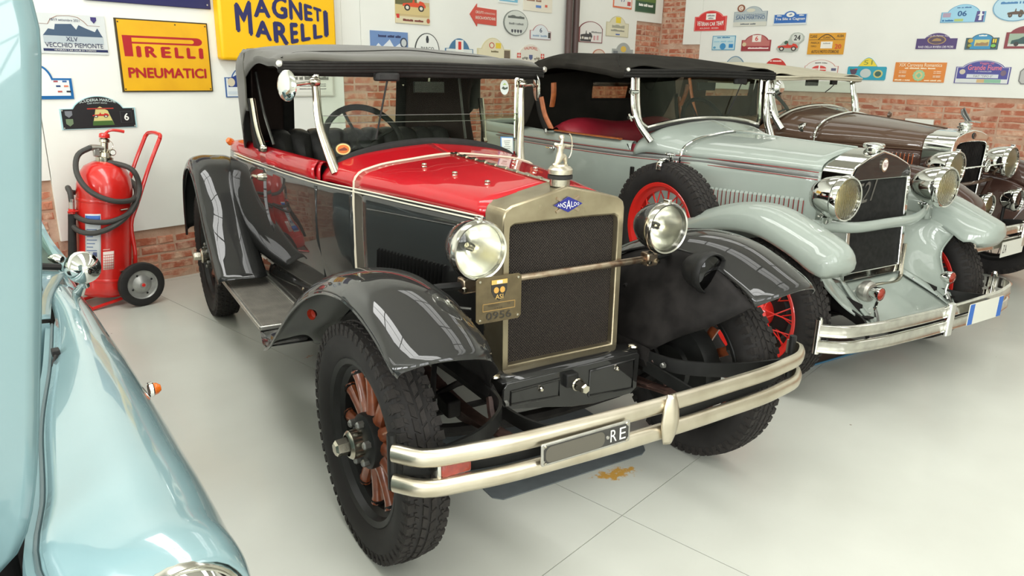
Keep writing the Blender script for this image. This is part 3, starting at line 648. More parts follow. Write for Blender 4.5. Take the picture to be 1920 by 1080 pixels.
s.plate(rect(), (90, 156, 188)); s.lay('field', rect(.03, .05, .97, .95), (190, 216, 222)); s.text('TOUR MONDIALE', .2, .82, .76, .93, (70, 130, 170), .01).text('LOCAL WORLD RALLY', .08, .54, .9, .66, (150, 196, 214)); s.lay('globe_print', oval(.48, .26, .13, .22), (60, 140, 190)); s.lay('blue_mark', rect(.74, .16, .92, .42), (40, 130, 190)); s.lay('blue_mark', oval(.12, .18, .06, .08), (90, 156, 188))
s = Sign('rally_plate', 'R', 1391, 64, 1446, 96, 'dark red arched plate with a white panel numbered 6', 'plaque')
s.plate(arch(.66, .12, .9), (150, 54, 60)); s.lay('pattern', arch(.66, .12, .9, m=.04), (186, 110, 104)); s.lay('white_panel', rect(.36, .54, .66, .94), (232, 226, 216)); s.text('6', .46, .6, .56, .88, (206, 50, 50), .02); s.lay('red_band', rect(.03, .05, .97, .3), (150, 50, 58)); s.text('RIEVOCAZIONE', .24, .12, .94, .24, (232, 210, 206), .01); s.lay('badge_print', oval(.1, .4, .07, .12), (206, 190, 150))
s = Sign('cutout_plate', 'R', 1457, 61, 1508, 100, 'cut-out plate of a red vintage car under a disc numbered 24', 'plaque')
s.plate([(0,.2),(.04,.34),(.16,.42),(.24,.56),(.4,.6),(.46,.72),(.5,.88),(.6,.98),(.76,1),(.9,.94),(.99,.8),(.98,.62),(.88,.5),(.82,.44),(.84,.3),(.8,.12),(.6,.05),(.3,.08),(.14,.05)], (176, 182, 172), th=.01)
s.lay('disc', oval(.74, .74, .2, .22), (208, 212, 204)); s.text('24', .62, .62, .86, .88, (56, 58, 58), .03); car_print(s, .06, .12, .74, .46, (204, 60, 44), (60, 56, 54), (216, 206, 196)); s.lay('driver_print', oval(.36, .52, .07, .09), (60, 90, 70))
s = Sign('rally_plate', 'R', 1516, 62, 1584, 102, 'mustard yellow plate with black lettering and a red number 20', 'plaque', th=.01)
YB = (56, 48, 34)
s.plate(rect(), (214, 152, 34)); s.text('CLANS', .03, .78, .23, .92, YB, .01).text('ALBA', .77, .8, .96, .92, YB, .01).text('CLANG', .4, .74, .6, .84, YB, .01)
s.lay('arch_line', [(.26+.48*i/12, .7+.25*math.sin(PI*i/12)) for i in range(13)]+[(.71-.42*i/12, .7+.21*math.sin(PI*i/12)) for i in range(13)], YB); s.lay('rule', rect(.02, .68, .98, .695), YB)
s.text('MARCA', .08, .5, .32, .59, YB).text('TIPO', .08, .34, .24, .42, YB); s.lay('white_panel', rect(.36, .28, .68, .6), (232, 228, 214)); s.text('LANCIA', .42, .48, .62, .55, (170, 170, 160)); s.text('20', .75, .26, .93, .48, (206, 70, 44), .02).text('AUTO E MOTO STORICHE', .12, .06, .88, .2, YB, .01)
s = Sign('rally_plate', 'R', 1357, 105, 1400, 140, 'blue-grey arched plate peeping over the black canvas roof', 'plaque')
s.plate(arch(.4, .04, .96), (110, 140, 160)); s.lay('field', arch(.4, .04, .96, m=.05), (190, 196, 190))
s = Sign('rally_plate', 'R', 1431, 109, 1478, 140, 'red arched plate peeping over the cream canvas roof', 'plaque')
s.plate(arch(.4, .04, .96), (196, 50, 44)); s.text('Il Benvenuto', .26, .78, .72, .88, (236, 210, 200), .01)
s = Sign('rally_plate', 'R', 1509, 112, 1572, 146, 'white arched plate with a red and white flag picture', 'plaque')
s.plate(arch(.66, .04, .9), (196, 130, 116)); s.lay('field', arch(.66, .04, .9, m=.02), (228, 226, 218)); s.lay('flag_print', oval(.44, .48, .22, .2), (206, 70, 64)); s.lay('cross', rect(.42, .3, .46, .68), WHT); s.lay('cross', rect(.22, .46, .66, .51), WHT); s.lay('small_flag', rect(.8, .4, .94, .54), (90, 90, 120)); s.text('PASSIONE ENGLISH', .3, .8, .66, .87, (120, 116, 110), 0, lambda u, q: (u, q-.7*(u-.48)**2))
s = Sign('rally_plate', 'R', 1590, 108, 1663, 150, 'turquoise plate with a yellow half disc numbered 51', 'plaque')
s.plate([(.02,0),(.98,0),(1,.06),(1,.55),(.98,.6)]+[(.76-.5*i/14, .6+.4*math.sin(PI*i/14)) for i in range(15)]+[(.02,.6),(0,.55),(0,.06)], (40, 156, 180)); s.lay('half_disc', [(.75-.48*i/14, .615+.36*math.sin(PI*i/14)) for i in range(15)], (228, 206, 60)); s.text('51', .4, .68, .62, .88, (130, 140, 60)); s.lay('badge_print', oval(.48, .3, .14, .2), (190, 200, 196)); s.lay('badge_print', oval(.8, .28, .12, .18), (196, 190, 120)); s.lay('badge_field', oval(.8, .28, .08, .12), (60, 100, 90)); s.lay('crest', [(.06,.46),(.26,.5),(.24,.3),(.16,.18),(.1,.28)], (80, 60, 80)); s.lay('tricolour', rect(.06, .46, .12, .5), (60, 140, 80)); s.lay('tricolour', rect(.19, .46, .26, .5), (206, 60, 50))
s = Sign('rally_plate', 'R', 1677, 117, 1773, 154, 'orange rectangular plate with white script and a green rosette', 'plaque')
s.plate(rect(), (216, 130, 48)); s.text('XIX Carovana Romantica', .08, .78, .92, .96, (238, 222, 190), .01).text('Sui sentieri della storia', .2, .66, .8, .74, (238, 222, 190)); s.lay('rosette', [(.5+(.11 if i % 2 else .125)*math.cos(2*PI*i/24), .34+(.27 if i % 2 else .3)*math.sin(2*PI*i/24)) for i in range(24)], (150, 196, 150)); s.lay('rosette_field', oval(.5, .34, .075, .19), (210, 190, 130)); s.lay('rosette_heart', [(.5,.2),(.55,.34),(.5,.48),(.45,.34)], (130, 190, 150)); s.text('VICENZA - ASOLO', .03, .05, .34, .13, (238, 222, 190)).text('23/24 Maggio 2009', .62, .05, .95, .13, (238, 222, 190))
for u in (.1, .78):
    for v in (.52, .44, .3, .24): s.text('club storico', u, v, u+.14, v+.05, (240, 214, 180))
s = Sign('rally_plate', 'R', 1792, 113, 1895, 157, 'large violet-blue arched plate with red script lettering', 'plaque')
s.plate(arch(.72, .12, .88), (70, 66, 140)); s.lay('rim_line', arch(.72, .12, .88, m=.02), (214, 214, 220)); s.lay('field', arch(.72, .12, .88, m=.035), (66, 66, 144)); PK = (226, 120, 130)
s.text('Viaggio sul', .42, .8, .68, .93, PK).text('Grande Fiume', .22, .58, .84, .8, PK, .01).text('13 - 14 Settembre 2008', .36, .5, .66, .55, WHT); s.lay('white_strip', rect(.22, .24, .8, .4), (206, 210, 214)); s.text('FIAT "TIPO 0"', .35, .27, .7, .37, (110, 110, 120)); s.lay('white_footer', rect(.03, .03, .97, .2), (210, 214, 210)); s.lay('photo_print', rect(.42, .04, .56, .19), (200, 170, 120)); s.lay('photo_print', rect(.56, .04, .86, .19), (130, 180, 150)); s.lay('badge_print', oval(.13, .5, .055, .11), (200, 190, 170)); s.lay('badge_print', oval(.88, .46, .05, .12), (110, 90, 110))
s = Sign('rally_plate', 'R', 1719, 62, 1795, 92, 'deep purple arched plate with a gold oval car picture', 'plaque')
s.plate(arch(.66, .2, .82), (74, 54, 110)); s.lay('oval_ring', oval(.5, .56, .23, .27), (170, 140, 90)); s.lay('oval_field', oval(.5, .56, .2, .23), (84, 66, 84)); s.lay('car_print', [(.38,.5),(.42,.62),(.5,.68),(.6,.62),(.62,.5)], (160, 130, 84)); s.text('24-25-26 Agosto 2007', .22, .76, .8, .87, (226, 220, 226), 0, lambda u, q: (u, q-.9*(u-.51)**2+.02)).text('RAID DELLA RIVIERA DEI FIORI', .07, .07, .93, .2, (232, 228, 232), .01)
s = Sign('rally_plate', 'R', 1811, 63, 1873, 93, 'blue arched plate with a yellow side strip numbered 11', 'plaque')
s.plate(arch(.74, .18, .82), (44, 70, 70)); s.lay('field', arch(.74, .18, .82, m=.03), (52, 138, 182)); s.lay('dark_strip', rect(.78, .05, .96, .7), (56, 60, 44)); s.lay('dark_strip', rect(.04, .05, .16, .7), (70, 76, 50)); s.text('1', .82, .42, .865, .66, (230, 206, 70), .02).text('1', .885, .42, .93, .66, (230, 206, 70), .02); s.lay('photo_print', rect(.28, .22, .72, .62), (206, 196, 120)); s.lay('people_print', [(.3,.24),(.34,.44),(.42,.4),(.5,.46),(.6,.42),(.7,.48),(.7,.24)], (150, 120, 80)); s.lay('badge_print', oval(.15, .56, .08, .13), (190, 160, 60)); s.lay('badge_print', oval(.86, .24, .07, .1), (120, 190, 80)); s.text('RADUNO', .38, .82, .62, .92, WHT); s.lay('badge_print', oval(.15, .26, .06, .09), (150, 160, 60))
s = Sign('rally_plate', 'R', 1766, 8, 1849, 42, 'sky-blue arched plate numbered 06 with a purple side strip', 'plaque')
s.plate(arch(.58, .14, .86), (80, 150, 190)); s.lay('field', arch(.58, .14, .86, m=.02), (150, 200, 222)); s.text('06', .37, .34, .58, .64, (40, 90, 140), .03); s.lay('purple_strip', [(.78,.02),(.97,.02),(.97,.56),(.84,.6),(.8,.6)], (76, 70, 130)); s.lay('figure_print', [(.86,.1),(.93,.1),(.92,.34),(.97,.4),(.92,.44),(.91,.58),(.87,.58),(.87,.44),(.82,.36),(.87,.36)], (226, 228, 228)); s.text('LA LEGGENDA', .04, .06, .3, .18, (40, 110, 160), .02); s.lay('green_print', rect(.32, .06, .52, .2), (170, 190, 110)); s.lay('stripe_print', rect(.04, .3, .22, .54), (170, 150, 170)); s.text('PER LE STRADE', .34, .78, .66, .86, (60, 110, 160))
s = Sign('oval_plate', 'R', 1862, -14, 1950, 40, 'pale blue oval plate with a dark veteran car picture', 'plaque')
s.plate(oval(), (110, 160, 190)); s.lay('field', oval(.5, .5, .475, .47), (176, 210, 224)); s.text('Anniversari e Vetture', .16, .6, .86, .7, (60, 120, 170)); car_print(s, .34, .14, .36, .34, (90, 70, 54), (60, 54, 50), (120, 100, 80)); s.lay('stamp', rect(.42, .78, .5, .92), (150, 130, 90)); s.lay('stamp', rect(.62, .8, .72, .9), (60, 120, 190))
s = Sign('rally_plate', 'R', 1886, 48, 1966, 91, 'dark red arched plate with a green car photograph', 'plaque')
s.plate(arch(.72, .1, .9), (130, 44, 54)); s.lay('photo_print', rect(.08, .1, .92, .66), (150, 170, 150)); s.lay('road_print', rect(.08, .1, .92, .22), (196, 196, 190)); s.lay('car_print', [(.14,.2),(.16,.36),(.32,.42),(.42,.52),(.62,.52),(.74,.4),(.88,.36),(.88,.2)], (34, 72, 72)); s.lay('wheel_print', oval(.28, .2, .06, .1, 12), (40, 40, 40)); s.lay('wheel_print', oval(.74, .2, .06, .1, 12), (40, 40, 40))
s = Sign('rally_plate', 'R', 1911, 128, 1985, 159, 'grey rounded plate beside the violet-blue one', 'plaque')
s.plate([(.08,0),(.92,0),(1,.2),(1,.8),(.92,1),(.08,1),(0,.8),(0,.2)], (110, 110, 108)); s.lay('field', [(.1,.06),(.9,.06),(.97,.22),(.97,.78),(.9,.94),(.1,.94),(.03,.78),(.03,.22)], (176, 176, 172))
s = Sign('cable_box', 'R', 1698, 223, 1752, 234, 'narrow white box on the bricks behind the brown car', 'box', th=.04)
s.plate(rect(), (226, 226, 216), bevel=.004); s.lay('cover', rect(.02, .1, .98, .9), (232, 232, 222))
# ================================================================== SHARED CAR BUILDERS (car frame: x = picture right, y = to the rear, z up)
def sub(name, me_or_mb, mt, parent, **k): return me_or_mb.build(name, mt, parent, **k)
def tyre_mesh(R, w, rim):
    P = [(rim, -.30), (rim+.012, -.38), (rim+.03, -.46), ((R+rim)/2, -.5), (R-.045, -.485), (R-.022, -.455), (R-.010, -.40), (R-.006, -.25), (R-.004, 0),
         (R-.006, .25), (R-.010, .40), (R-.022, .455), (R-.045, .485), ((R+rim)/2, .5), (rim+.03, .46), (rim+.012, .38), (rim, .30), (rim-.004, 0), (rim, -.30)]
    return MB().lathe([(r, x*w) for r, x in P], n=64)
def tread_mesh(R, w, n=52):
    """raised blocks: shoulder lugs with notches and two zigzag middle ribs"""
    m_ = MB()
    def blk(a, x, da, dx, r0, r1, tilt=0):
        c, s_ = math.cos(a), math.sin(a); er = Vector((0, c, s_)); et = Vector((0, -s_, c)); ex = Vector((1, 0, 0))
        vs = []
        for rr, k in ((r0, 1), (r1, .86)):
            for sx, st in ((-1, -1), (1, -1), (1, 1), (-1, 1)):
                vs.append(er*rr+ex*(x+sx*dx/2*k)+et*(st*da/2*k+tilt*sx))
        m_.add(vs, [(0,3,2,1),(4,5,6,7),(0,1,5,4),(1,2,6,5),(2,3,7,6),(3,0,4,7)])
    p = 2*PI*R/n
    for i in range(n):
        a = 2*PI*i/n
        for s_ in (-1, 1):
            h = a+(PI/n if s_ > 0 else 0)
            blk(h, s_*.385*w, p*.70, w*.19, R-.022, R-.006, 0)
            blk(h, s_*.445*w, p*.45, w*.09, R-.04, R-.019, 0)
            blk(h, s_*.27*w, p*.36, w*.10, R-.012, R-.003, s_*.004)
            blk(h+PI/n, s_*.30*w, p*.22, w*.07, R-.012, R-.003, 0)
        blk(a, .09*w, p*.92, w*.13, R-.012, R, .006); blk(a+PI/n, -.09*w, p*.92, w*.13, R-.012, R, -.006)
    return m_
class WheelKit:
    """meshes made once; put() places one wheel of the car: tyre (> tread) and wheel (> spokes, hub, nuts)"""
    def __init__(s, R, w, rim, kind, rimmat, treadn=52):
        s.kind, s.rimmat = kind, rimmat
        s.tyre = s.me(tyre_mesh(R, w, rim), 'tyre_side'); s.tread = s.me(tread_mesh(R, w, treadn), 'tyre_rubber', 0)
        m_ = MB(); q = w*.34
        m_.lathe([(rim+.012, q), (rim+.006, q+.006), (rim-.012, q), (rim-.02, q*.55), (rim-.038, q*.3), (rim-.038, -q*.3), (rim-.02, -q*.55), (rim-.012, -q), (rim+.006, -q-.006), (rim+.012, -q)], n=48)
        s.rim = s.me(m_, rimmat)
        s.parts = []
        if kind == 'wood':
            n = 12
            for i in range(n):
                a = 2*PI*(i+.5)/n; er = Vector((0, math.cos(a), math.sin(a))); et = Vector((0, -math.sin(a), math.cos(a)))
                P = [er*(.05+(rim-.088)*t) for t in (0, .12, .3, .6, .85, 1)]; rr = [.030, .027, .0185, .0165, .017, .022]
                s.parts.append(('spoke', s.me(MB().tube(P, rr, 10, flat=(1, 1.15)), 'spoke_wood')))
            for i in range(n):
                a = 2*PI*(i+.5)/n; er = Vector((0, math.cos(a), math.sin(a)))
                s.parts.append(('spoke_ferrule', s.me(MB().tube([er*(rim-.05), er*(rim-.03)], [.026, .02], 8), 'black_satin')))
            hub = MB().lathe([(0, .052), (.035, .052), (.075, .046), (.088, .038), (.09, .03), (.09, -.03), (.05, -.06), (0, -.06)], n=32)
            s.parts.append(('hub_flange', s.me(hub, 'black_satin')))
            cap = MB().lathe([(.046, .05), (.046, .085), (.04, .092), (.034, .094)], n=24)
            s.parts.append(('hub_collar', s.me(cap, 'nickel')))
            s.parts.append(('hub_cap', s.me(MB().lathe([(0, .135), (.019, .135), (.026, .128), (.028, .09)], n=6), 'nickel', 20)))
            for i in range(6):
                a = 2*PI*i/6; c = Vector((.05, .068*math.cos(a), .068*math.sin(a)))
                s.parts.append(('hub_nut', s.me(MB().lathe([(0, .020), (.009, .018), (.013, .012), (.013, -.006)], c, (1, 0, 0), 6), 'steel_grey', 20)))
        else:
            hub = MB().lathe([(0, .105), (.03, .104), (.055, .096), (.07, .08), (.074, .055), (.085, .045), (.088, .02), (.075, -.05), (0, -.05)], n=32)
            s.parts.append(('hub', s.me(hub, rimmat)))
            for i in range(20):
                for lay_ in (0, 1):
                    a = 2*PI*(i+.5*lay_)/20; b = a+(.42 if i % 2 else -.42)*(1 if lay_ else .8); x0 = .05 if lay_ else -.03; r0 = .083
                    P = [(x0, r0*math.cos(b), r0*math.sin(b)), ((.012 if lay_ else -.012), (rim-.032)*math.cos(a), (rim-.032)*math.sin(a))]
                    s.parts.append(('spoke', s.me(MB().tube(P, .0034, 5), rimmat)))
            s.parts.append(('valve', s.me(MB().tube([(.02, 0, rim-.04), (.035, 0, rim-.075)], .006, 6), 'chrome')))
    def me(s, mb, mt, sm=35):
        o = mb.build('tmp', mt, smooth=sm); me = o.data; bpy.data.objects.remove(o); return me
    def put(s, root, x, y, z, steer=0, out=1, spare=False):
        M = Matrix.Translation((x, y, z)) @ Matrix.Rotation(steer, 4, 'Z') @ (Matrix.Identity(4) if out > 0 else Matrix.Rotation(PI, 4, 'Z')) @ Matrix.Rotation(random.uniform(0, 6), 4, 'X')
        t = link('tyre', s.tyre, root); t.matrix_local = M
        link('tread', s.tread, t)
        r = link('wheel', s.rim, root); r.matrix_local = M
        for n_, me in s.parts: link(n_, me, r)
        return t
def drum(root, x, y, z, out, r=.17, steer=0):
    M = Matrix.Translation((x, y, z)) @ Matrix.Rotation(steer, 4, 'Z')
    m_ = MB().lathe([(0, -.05), (r*.5, -.05), (r*.55, -.035), (r*.98, -.03), (r, -.02), (r*1.02, .0), (r*1.02, .045), (r*.96, .055), (0, .055)], ax=(out, 0, 0), n=36)
    m_.xf(M); return m_.build('brake_drum', 'black_satin', root)
def headlamp(root, name, c, r, depth, bowl, rimm, lens, refl, tilt=0, clip=True, ribs=False, bulb=True):
    """lamp looking to -y; c = centre of lens"""
    M = Matrix.Translation(c) @ Matrix.Rotation(tilt, 4, 'X')
    ax = (0, 1, 0); k = [(r*1.0, .0), (r*1.0, depth*.12), (r*.97, depth*.3), (r*.86, depth*.58), (r*.62, depth*.82), (r*.3, depth*.96), (0, depth)]
    b = MB().lathe(k, (0, 0, 0), ax, 40).xf(M).build(name, bowl, root)
    MB().lathe([(r*.90, .0), (r*.93, -.012), (r*.99, -.014), (r*1.05, -.004), (r*1.06, .012), (r*1.0, .022), (r*.98, .012), (r*.90, .006)], ax=ax, n=48).xf(M).build('lamp_rim', rimm, b)
    MB().lathe([(r*.92, .004), (r*.84, depth*.22), (r*.66, depth*.45), (r*.4, depth*.63), (r*.12, depth*.72), (0, depth*.73)], ax=ax, n=40).xf(M).build('reflector', refl, b)
    MB().lathe([(r*.925, .0), (r*.7, -.007), (r*.4, -.0115), (0, -.013)], ax=ax, n=40).xf(M).build('lens', lens, b)
    if ribs:
        f = MB()
        for i in range(-7, 8):
            x = i*r*.118; h = math.sqrt(max(0, (r*.88)**2-x*x)); f.tube([(x, -.0135+(abs(x)/r)**2*.012, -h), (x, -.0135+(abs(x)/r)**2*.012+(-.001), 0), (x, -.0135+(abs(x)/r)**2*.012, h)], .0022, 5)
        o = f.xf(M).build('lens_flutes', 'lens_clear', b); o['kind'] = 'stuff'
    if bulb:
        MB().lathe([(0, -.02), (.012, -.015), (.015, 0), (.01, .02), (.008, .05)], (0, depth*.42, 0), ax, 14).xf(M).build('bulb', 'lens_warm', b)
        MB().lathe([(.012, 0), (.016, .01), (.016, .05)], (0, depth*.52, 0), ax, 14).xf(M).build('bulb_socket', 'black_satin', b)
    if clip: MB().box((0, 0, 0), (.016, .03, .014)).xf(M @ Matrix.Translation((0, .004, r*1.075))).build('rim_clip', rimm, b, bevel=.003)
    return b
def bar(path, prof, n=40, twist=None):
    """flat bar swept along a horizontal path; prof: (outward, z) closed section"""
    P = crom(path, n); m_ = MB(); G = []
    for i in range(n):
        a = P[max(0, i-1)]; b = P[min(n-1, i+1)]; t = (b-a); t.z = 0; t.normalize(); o = Vector((t.y, -t.x, 0))
        G.append([P[i]+o*u+Vector((0, 0, v)) for u, v in prof]+[P[i]+o*prof[0][0]+Vector((0, 0, prof[0][1]))])
    m_.grid(G); k = len(prof)
    m_.add(G[0][:k], [tuple(range(k))]); m_.add(G[-1][:k], [tuple(range(k-1, -1, -1))])
    return m_
def halfround(h, d, n=8): return [(0, -h/2)]+[(d*math.cos(PI*(i/n-.5)), h/2*math.sin(PI*(i/n-.5))) for i in range(n+1)]+[(0, h/2), (-.006, h/2), (-.006, -h/2)]
def ribbed(h, d):
    P = [(-.004, -h/2), (.0, -h/2), (d*.5, -h/2+.003), (d*.7, -h*.4), (d*.5, -h*.3), (d*.45, 0), (d*.5, h*.3), (d*.7, h*.4), (d*.5, h/2-.003), (0, h/2), (-.004, h/2)]
    return P
def half(S): return [Vector((-p[0], p[1], p[2])) for p in S]
def steering_wheel(root, c, r, tilt, mt='rubber', spokes=4, a0=.6):
    M = Matrix.Translation(c) @ Matrix.Rotation(tilt, 4, 'X')
    w_ = MB().tube([(r*math.cos(2*PI*i/40), r*math.sin(2*PI*i/40), 0) for i in range(40)], .0145, 9, closed=True).xf(M).build('steering_wheel', mt, root)
    for i in range(spokes):
        a = a0+2*PI*i/spokes; MB().tube([(.02*math.cos(a), .02*math.sin(a), -.03), (r*math.cos(a), r*math.sin(a), 0)], .008, 6).xf(M).build('spoke', mt, w_)
    MB().lathe([(0, .01), (.03, .005), (.035, -.02), (.02, -.05), (.018, -.5)], ax=(0, 0, 1), n=14).xf(M).build('steering_column', 'black_satin', w_)
    return w_
def tub(root, plan, z_belt, z_low, tuck, mt, name='body', n=150, flare=.012):
    """body side around the back: plan = (x,y) from front side to centre back (left side, x<0)"""
    full = [Vector((x, y, 0)) for x, y in plan]; full = full+[Vector((-p.x, p.y, 0)) for p in reversed(full[:-1])]
    P = crom(full, n); G = []; zs = [z_belt, z_belt-.06, z_belt-.2, (z_belt+z_low)/2, z_low+.14, z_low+.05, z_low]; ins = [0, -flare*.5, -flare, -flare*.4, tuck*.25, tuck*.6, tuck]
    for i in range(n):
        a = P[max(0, i-1)]; b = P[min(n-1, i+1)]; t = (b-a).normalized(); o = Vector((-t.y, t.x, 0))
        # inward normal (towards the axis)
        inn = o if o.dot(Vector((0, 1.5, 0))-P[i]) > 0 else -o
        row = [P[i]+inn*k+Vector((0, 0, z)) for z, k in zip(zs, ins)]
        G.append(crom(row, 16))
    o = MB().grid(G).build(name, mt, root, solid=.006)
    return o, P
def louvres(root, a, b, n, h, lean, mt, out, edge=None, emat=None, parent=None):
    """n raised louvre slits from a to b (points on the panel); out = outward vector; h = height vector"""
    a, b, h, out = Vector(a), Vector(b), Vector(h), Vector(out).normalized(); d = (b-a)/(n-1); w_ = d.length*.62; dn = d.normalized()
    for i in range(n):
        p = a+d*i; m_ = MB()
        A = [p-dn*w_/2, p+dn*w_/2]; vs = []
        for t, k in ((0, .25), (.08, 1), (.92, 1), (1, .25)):
            c = p+h*t
            vs += [c-dn*w_/2, c+dn*w_/2+out*lean*k, c+dn*w_/2]
        fs = []
        for j in range(3):
            q = j*3; fs += [(q, q+1, q+4, q+3), (q+1, q+2, q+5, q+4)]
        fs += [(0, 2, 1), (9, 10, 11)]
        o = m_.add(vs, fs).build('louvre', mt, parent or root, smooth=20)
        if emat: MB().box((0, 0, 0), (.003, .004, h.length*.84)).xf(Matrix.Translation(p+h*.5-dn*w_*.62+out*.0025)).build('slit_line', emat, o, smooth=0)
def seat(root, y, w_, z0, z1, n, mt, depth=.5, lean=.12, name='seat_back', zc=None):
    for i in range(n):
        x0, x1 = -w_+2*w_*i/n, -w_+2*w_*(i+1)/n; S = []
        for t in (0, .25, .5, .75, 1):
            z = z0+(z1-z0)*t; yy = y+lean*t; th = .06 if t < .9 else .02
            S.append([(x0+.002, yy+.05, z), (x0+.004, yy-th*.4, z), ((x0+x1)/2, yy-th, z+(.008 if t == 1 else 0)), (x1-.004, yy-th*.4, z), (x1-.002, yy+.05, z)])
        S.append([(x0+.01, yy+.09, z1-.01), (x0+.01, yy+.07, z1+.012), ((x0+x1)/2, yy+.06, z1+.02), (x1-.01, yy+.07, z1+.012), (x1-.01, yy+.09, z1-.01)])
        MB().loft(S, 14, 9).build('seat_pleat', mt, root, solid=.004)
    MB().rbox((0, y-depth/2+.02, z0-.04), (2*w_-.02, depth, .16), .05).build('seat_cushion', mt, root, bevel=.03)
def post(root, P, r, mt, name, n=24, flat=None): return MB().tube(crom(P, n), r, 10, flat=flat).build(name, mt, root)
# ================================================================== RED AND BLACK ROADSTER
A = thing('roadster', (0, 0, 0), math.radians(-17.138), 'red and black open roadster with a grey canvas roof and brass-toned radiator', 'car')
BZ = 1.045
# ---- wheels
kit = WheelKit(.385, .140, .262, 'wood', 'black_satin', 58)
kit.put(A, -.689, 0, .383, .034, -1); kit.put(A, .689, 0, .383, .034, 1); kit.put(A, -.689, 2.72, .383, 0, -1); kit.put(A, .689, 2.72, .383, 0, 1)
for s_ in (-1, 1): drum(A, s_*.60, 0, .38, s_, .185, .034); drum(A, s_*.60, 2.72, .38, s_, .185)
# ---- hood
HF = [(.250, BZ), (.249, 1.066), (.240, 1.084), (.215, 1.097), (.11, 1.121), (0, 1.143)]
HR = [(.434, BZ), (.430, 1.078), (.408, 1.103), (.36, 1.120), (.18, 1.148), (0, 1.163)]
WS = [(.480, BZ), (.476, 1.084), (.452, 1.112), (.40, 1.134), (.20, 1.172), (0, 1.189)]
def sec(S, y, s_): return [(s_*x, y, z) for x, z in S]
for s_ in (-1, 1):
    MB().loft([sec(HF, .085, s_), sec([((a[0]*.66+b[0]*.34), (a[1]*.66+b[1]*.34)+.003) for a, b in zip(HF, HR)], .34, s_), sec([((a[0]*.33+b[0]*.67), (a[1]*.33+b[1]*.67)+.003) for a, b in zip(HF, HR)], .59, s_), sec(HR, .838, s_)], 16, 18).build('hood_top', 'red_paint', A, solid=.003)
    hs = MB().loft([[(s_*.250, .085, BZ), (s_*.249, .085, .86), (s_*.246, .085, .56)], [(s_*.342, .46, BZ), (s_*.344, .46, .86), (s_*.338, .46, .56)], [(s_*.434, .838, BZ), (s_*.437, .838, .86), (s_*.43, .838, .56)]], 10, 10).build('hood_side', 'black_paint', A, solid=.004)
    MB().tube([(s_*.276, .17, .994), (s_*.346, .46, .984), (s_*.416, .75, .974)], .0035, 6).build('raised_moulding', 'black_paint', hs)
    a, b = Vector((s_*.302, .295, .752)), Vector((s_*.398, .69, .742))
    louvres(A, b, a, 20, (0, -.012, .088), .016, 'black_paint', (s_, -.24, 0), parent=hs)
    # buttons (rubber-tipped fasteners) on the hood top
    for y, t in ((.25, .74), (.45, .76), (.66, .78)):
        x = s_*(.25+.2*(y-.1)/.75)*.52; z = 1.118+.03*(y-.1)/.75+.004
        MB().lathe([(0, .012), (.008, .011), (.011, .006), (.009, 0), (.012, -.003)], (x, y, z), (0, 0, 1), 12).build('hood_button', 'nickel', A)
MB().tube([(0, .075, 1.147), (0, .45, 1.158), (0, .838, 1.167)], .0065, 8).build('hood_hinge', 'nickel', A)
for k in range(9): MB().tube([(0, .13+k*.08, 1.1498+.0225*k/9), (0, .155+k*.08, 1.1505+.0225*k/9)], .0085, 8).build('hinge_knuckle', 'nickel', A)
full = [(-x, .842, z+.002) for x, z in HR]+[(x, .842, z+.002) for x, z in reversed(HR[:-1])]
MB().tube([(-.436, .842, .62), (-.439, .842, .86)]+full+[(.439, .842, .86), (.436, .842, .62)], .0065, 6, res=90).build('hood_bead', 'cream_bead', A)
# ---- scuttle between hood and windscreen
for s_ in (-1, 1):
    MB().loft([sec(HR, .846, s_), sec([((a[0]+b[0])/2, (a[1]+b[1])/2+.001) for a, b in zip(HR, WS)], .95, s_), sec(WS, 1.06, s_), sec([(x+.006 if x else 0, z-.012) for x, z in WS], 1.10, s_)], 12, 18).build('scuttle', 'red_paint', A, solid=.003)
MB().loft([[(-.465, 1.098, .8), (0, 1.098, .8), (.465, 1.098, .8)], [(-.47, 1.098, 1.06), (0, 1.098, 1.14), (.47, 1.098, 1.06)]], 4, 8, lin_u=True).build('dashboard', 'interior_dark', A, solid=.01)
# ---- body tub and red coaming
PLAN = [(-.434, .842), (-.468, .96), (-.497, 1.10), (-.535, 1.40), (-.566, 1.75), (-.592, 2.08), (-.602, 2.32), (-.585, 2.52), (-.50, 2.70), (-.30, 2.80), (0, 2.83)]
body, PP = tub(A, PLAN, BZ, .47, .07, 'black_paint', flare=.010)
G = []
for i, p in enumerate(PP):
    a = PP[max(0, i-1)]; b = PP[min(len(PP)-1, i+1)]; t = (b-a).normalized(); o = Vector((-t.y, t.x, 0)); inn = o if o.dot(Vector((0, 1.6, 0))-p) > 0 else -o
    if p.y < 1.085: continue
    h = .078 if p.y < 2.2 else max(.03, .078-.12*(p.y-2.2)**1.2)
    G.append(crom([p+inn*k+Vector((0, 0, BZ+z)) for k, z in ((.001, 0), (.002, h*.5), (.010, h*.86), (.026, h), (.044, h*.9), (.048, h*.5))], 10))
MB().grid(G).build('coaming', 'red_paint', A, solid=.004)
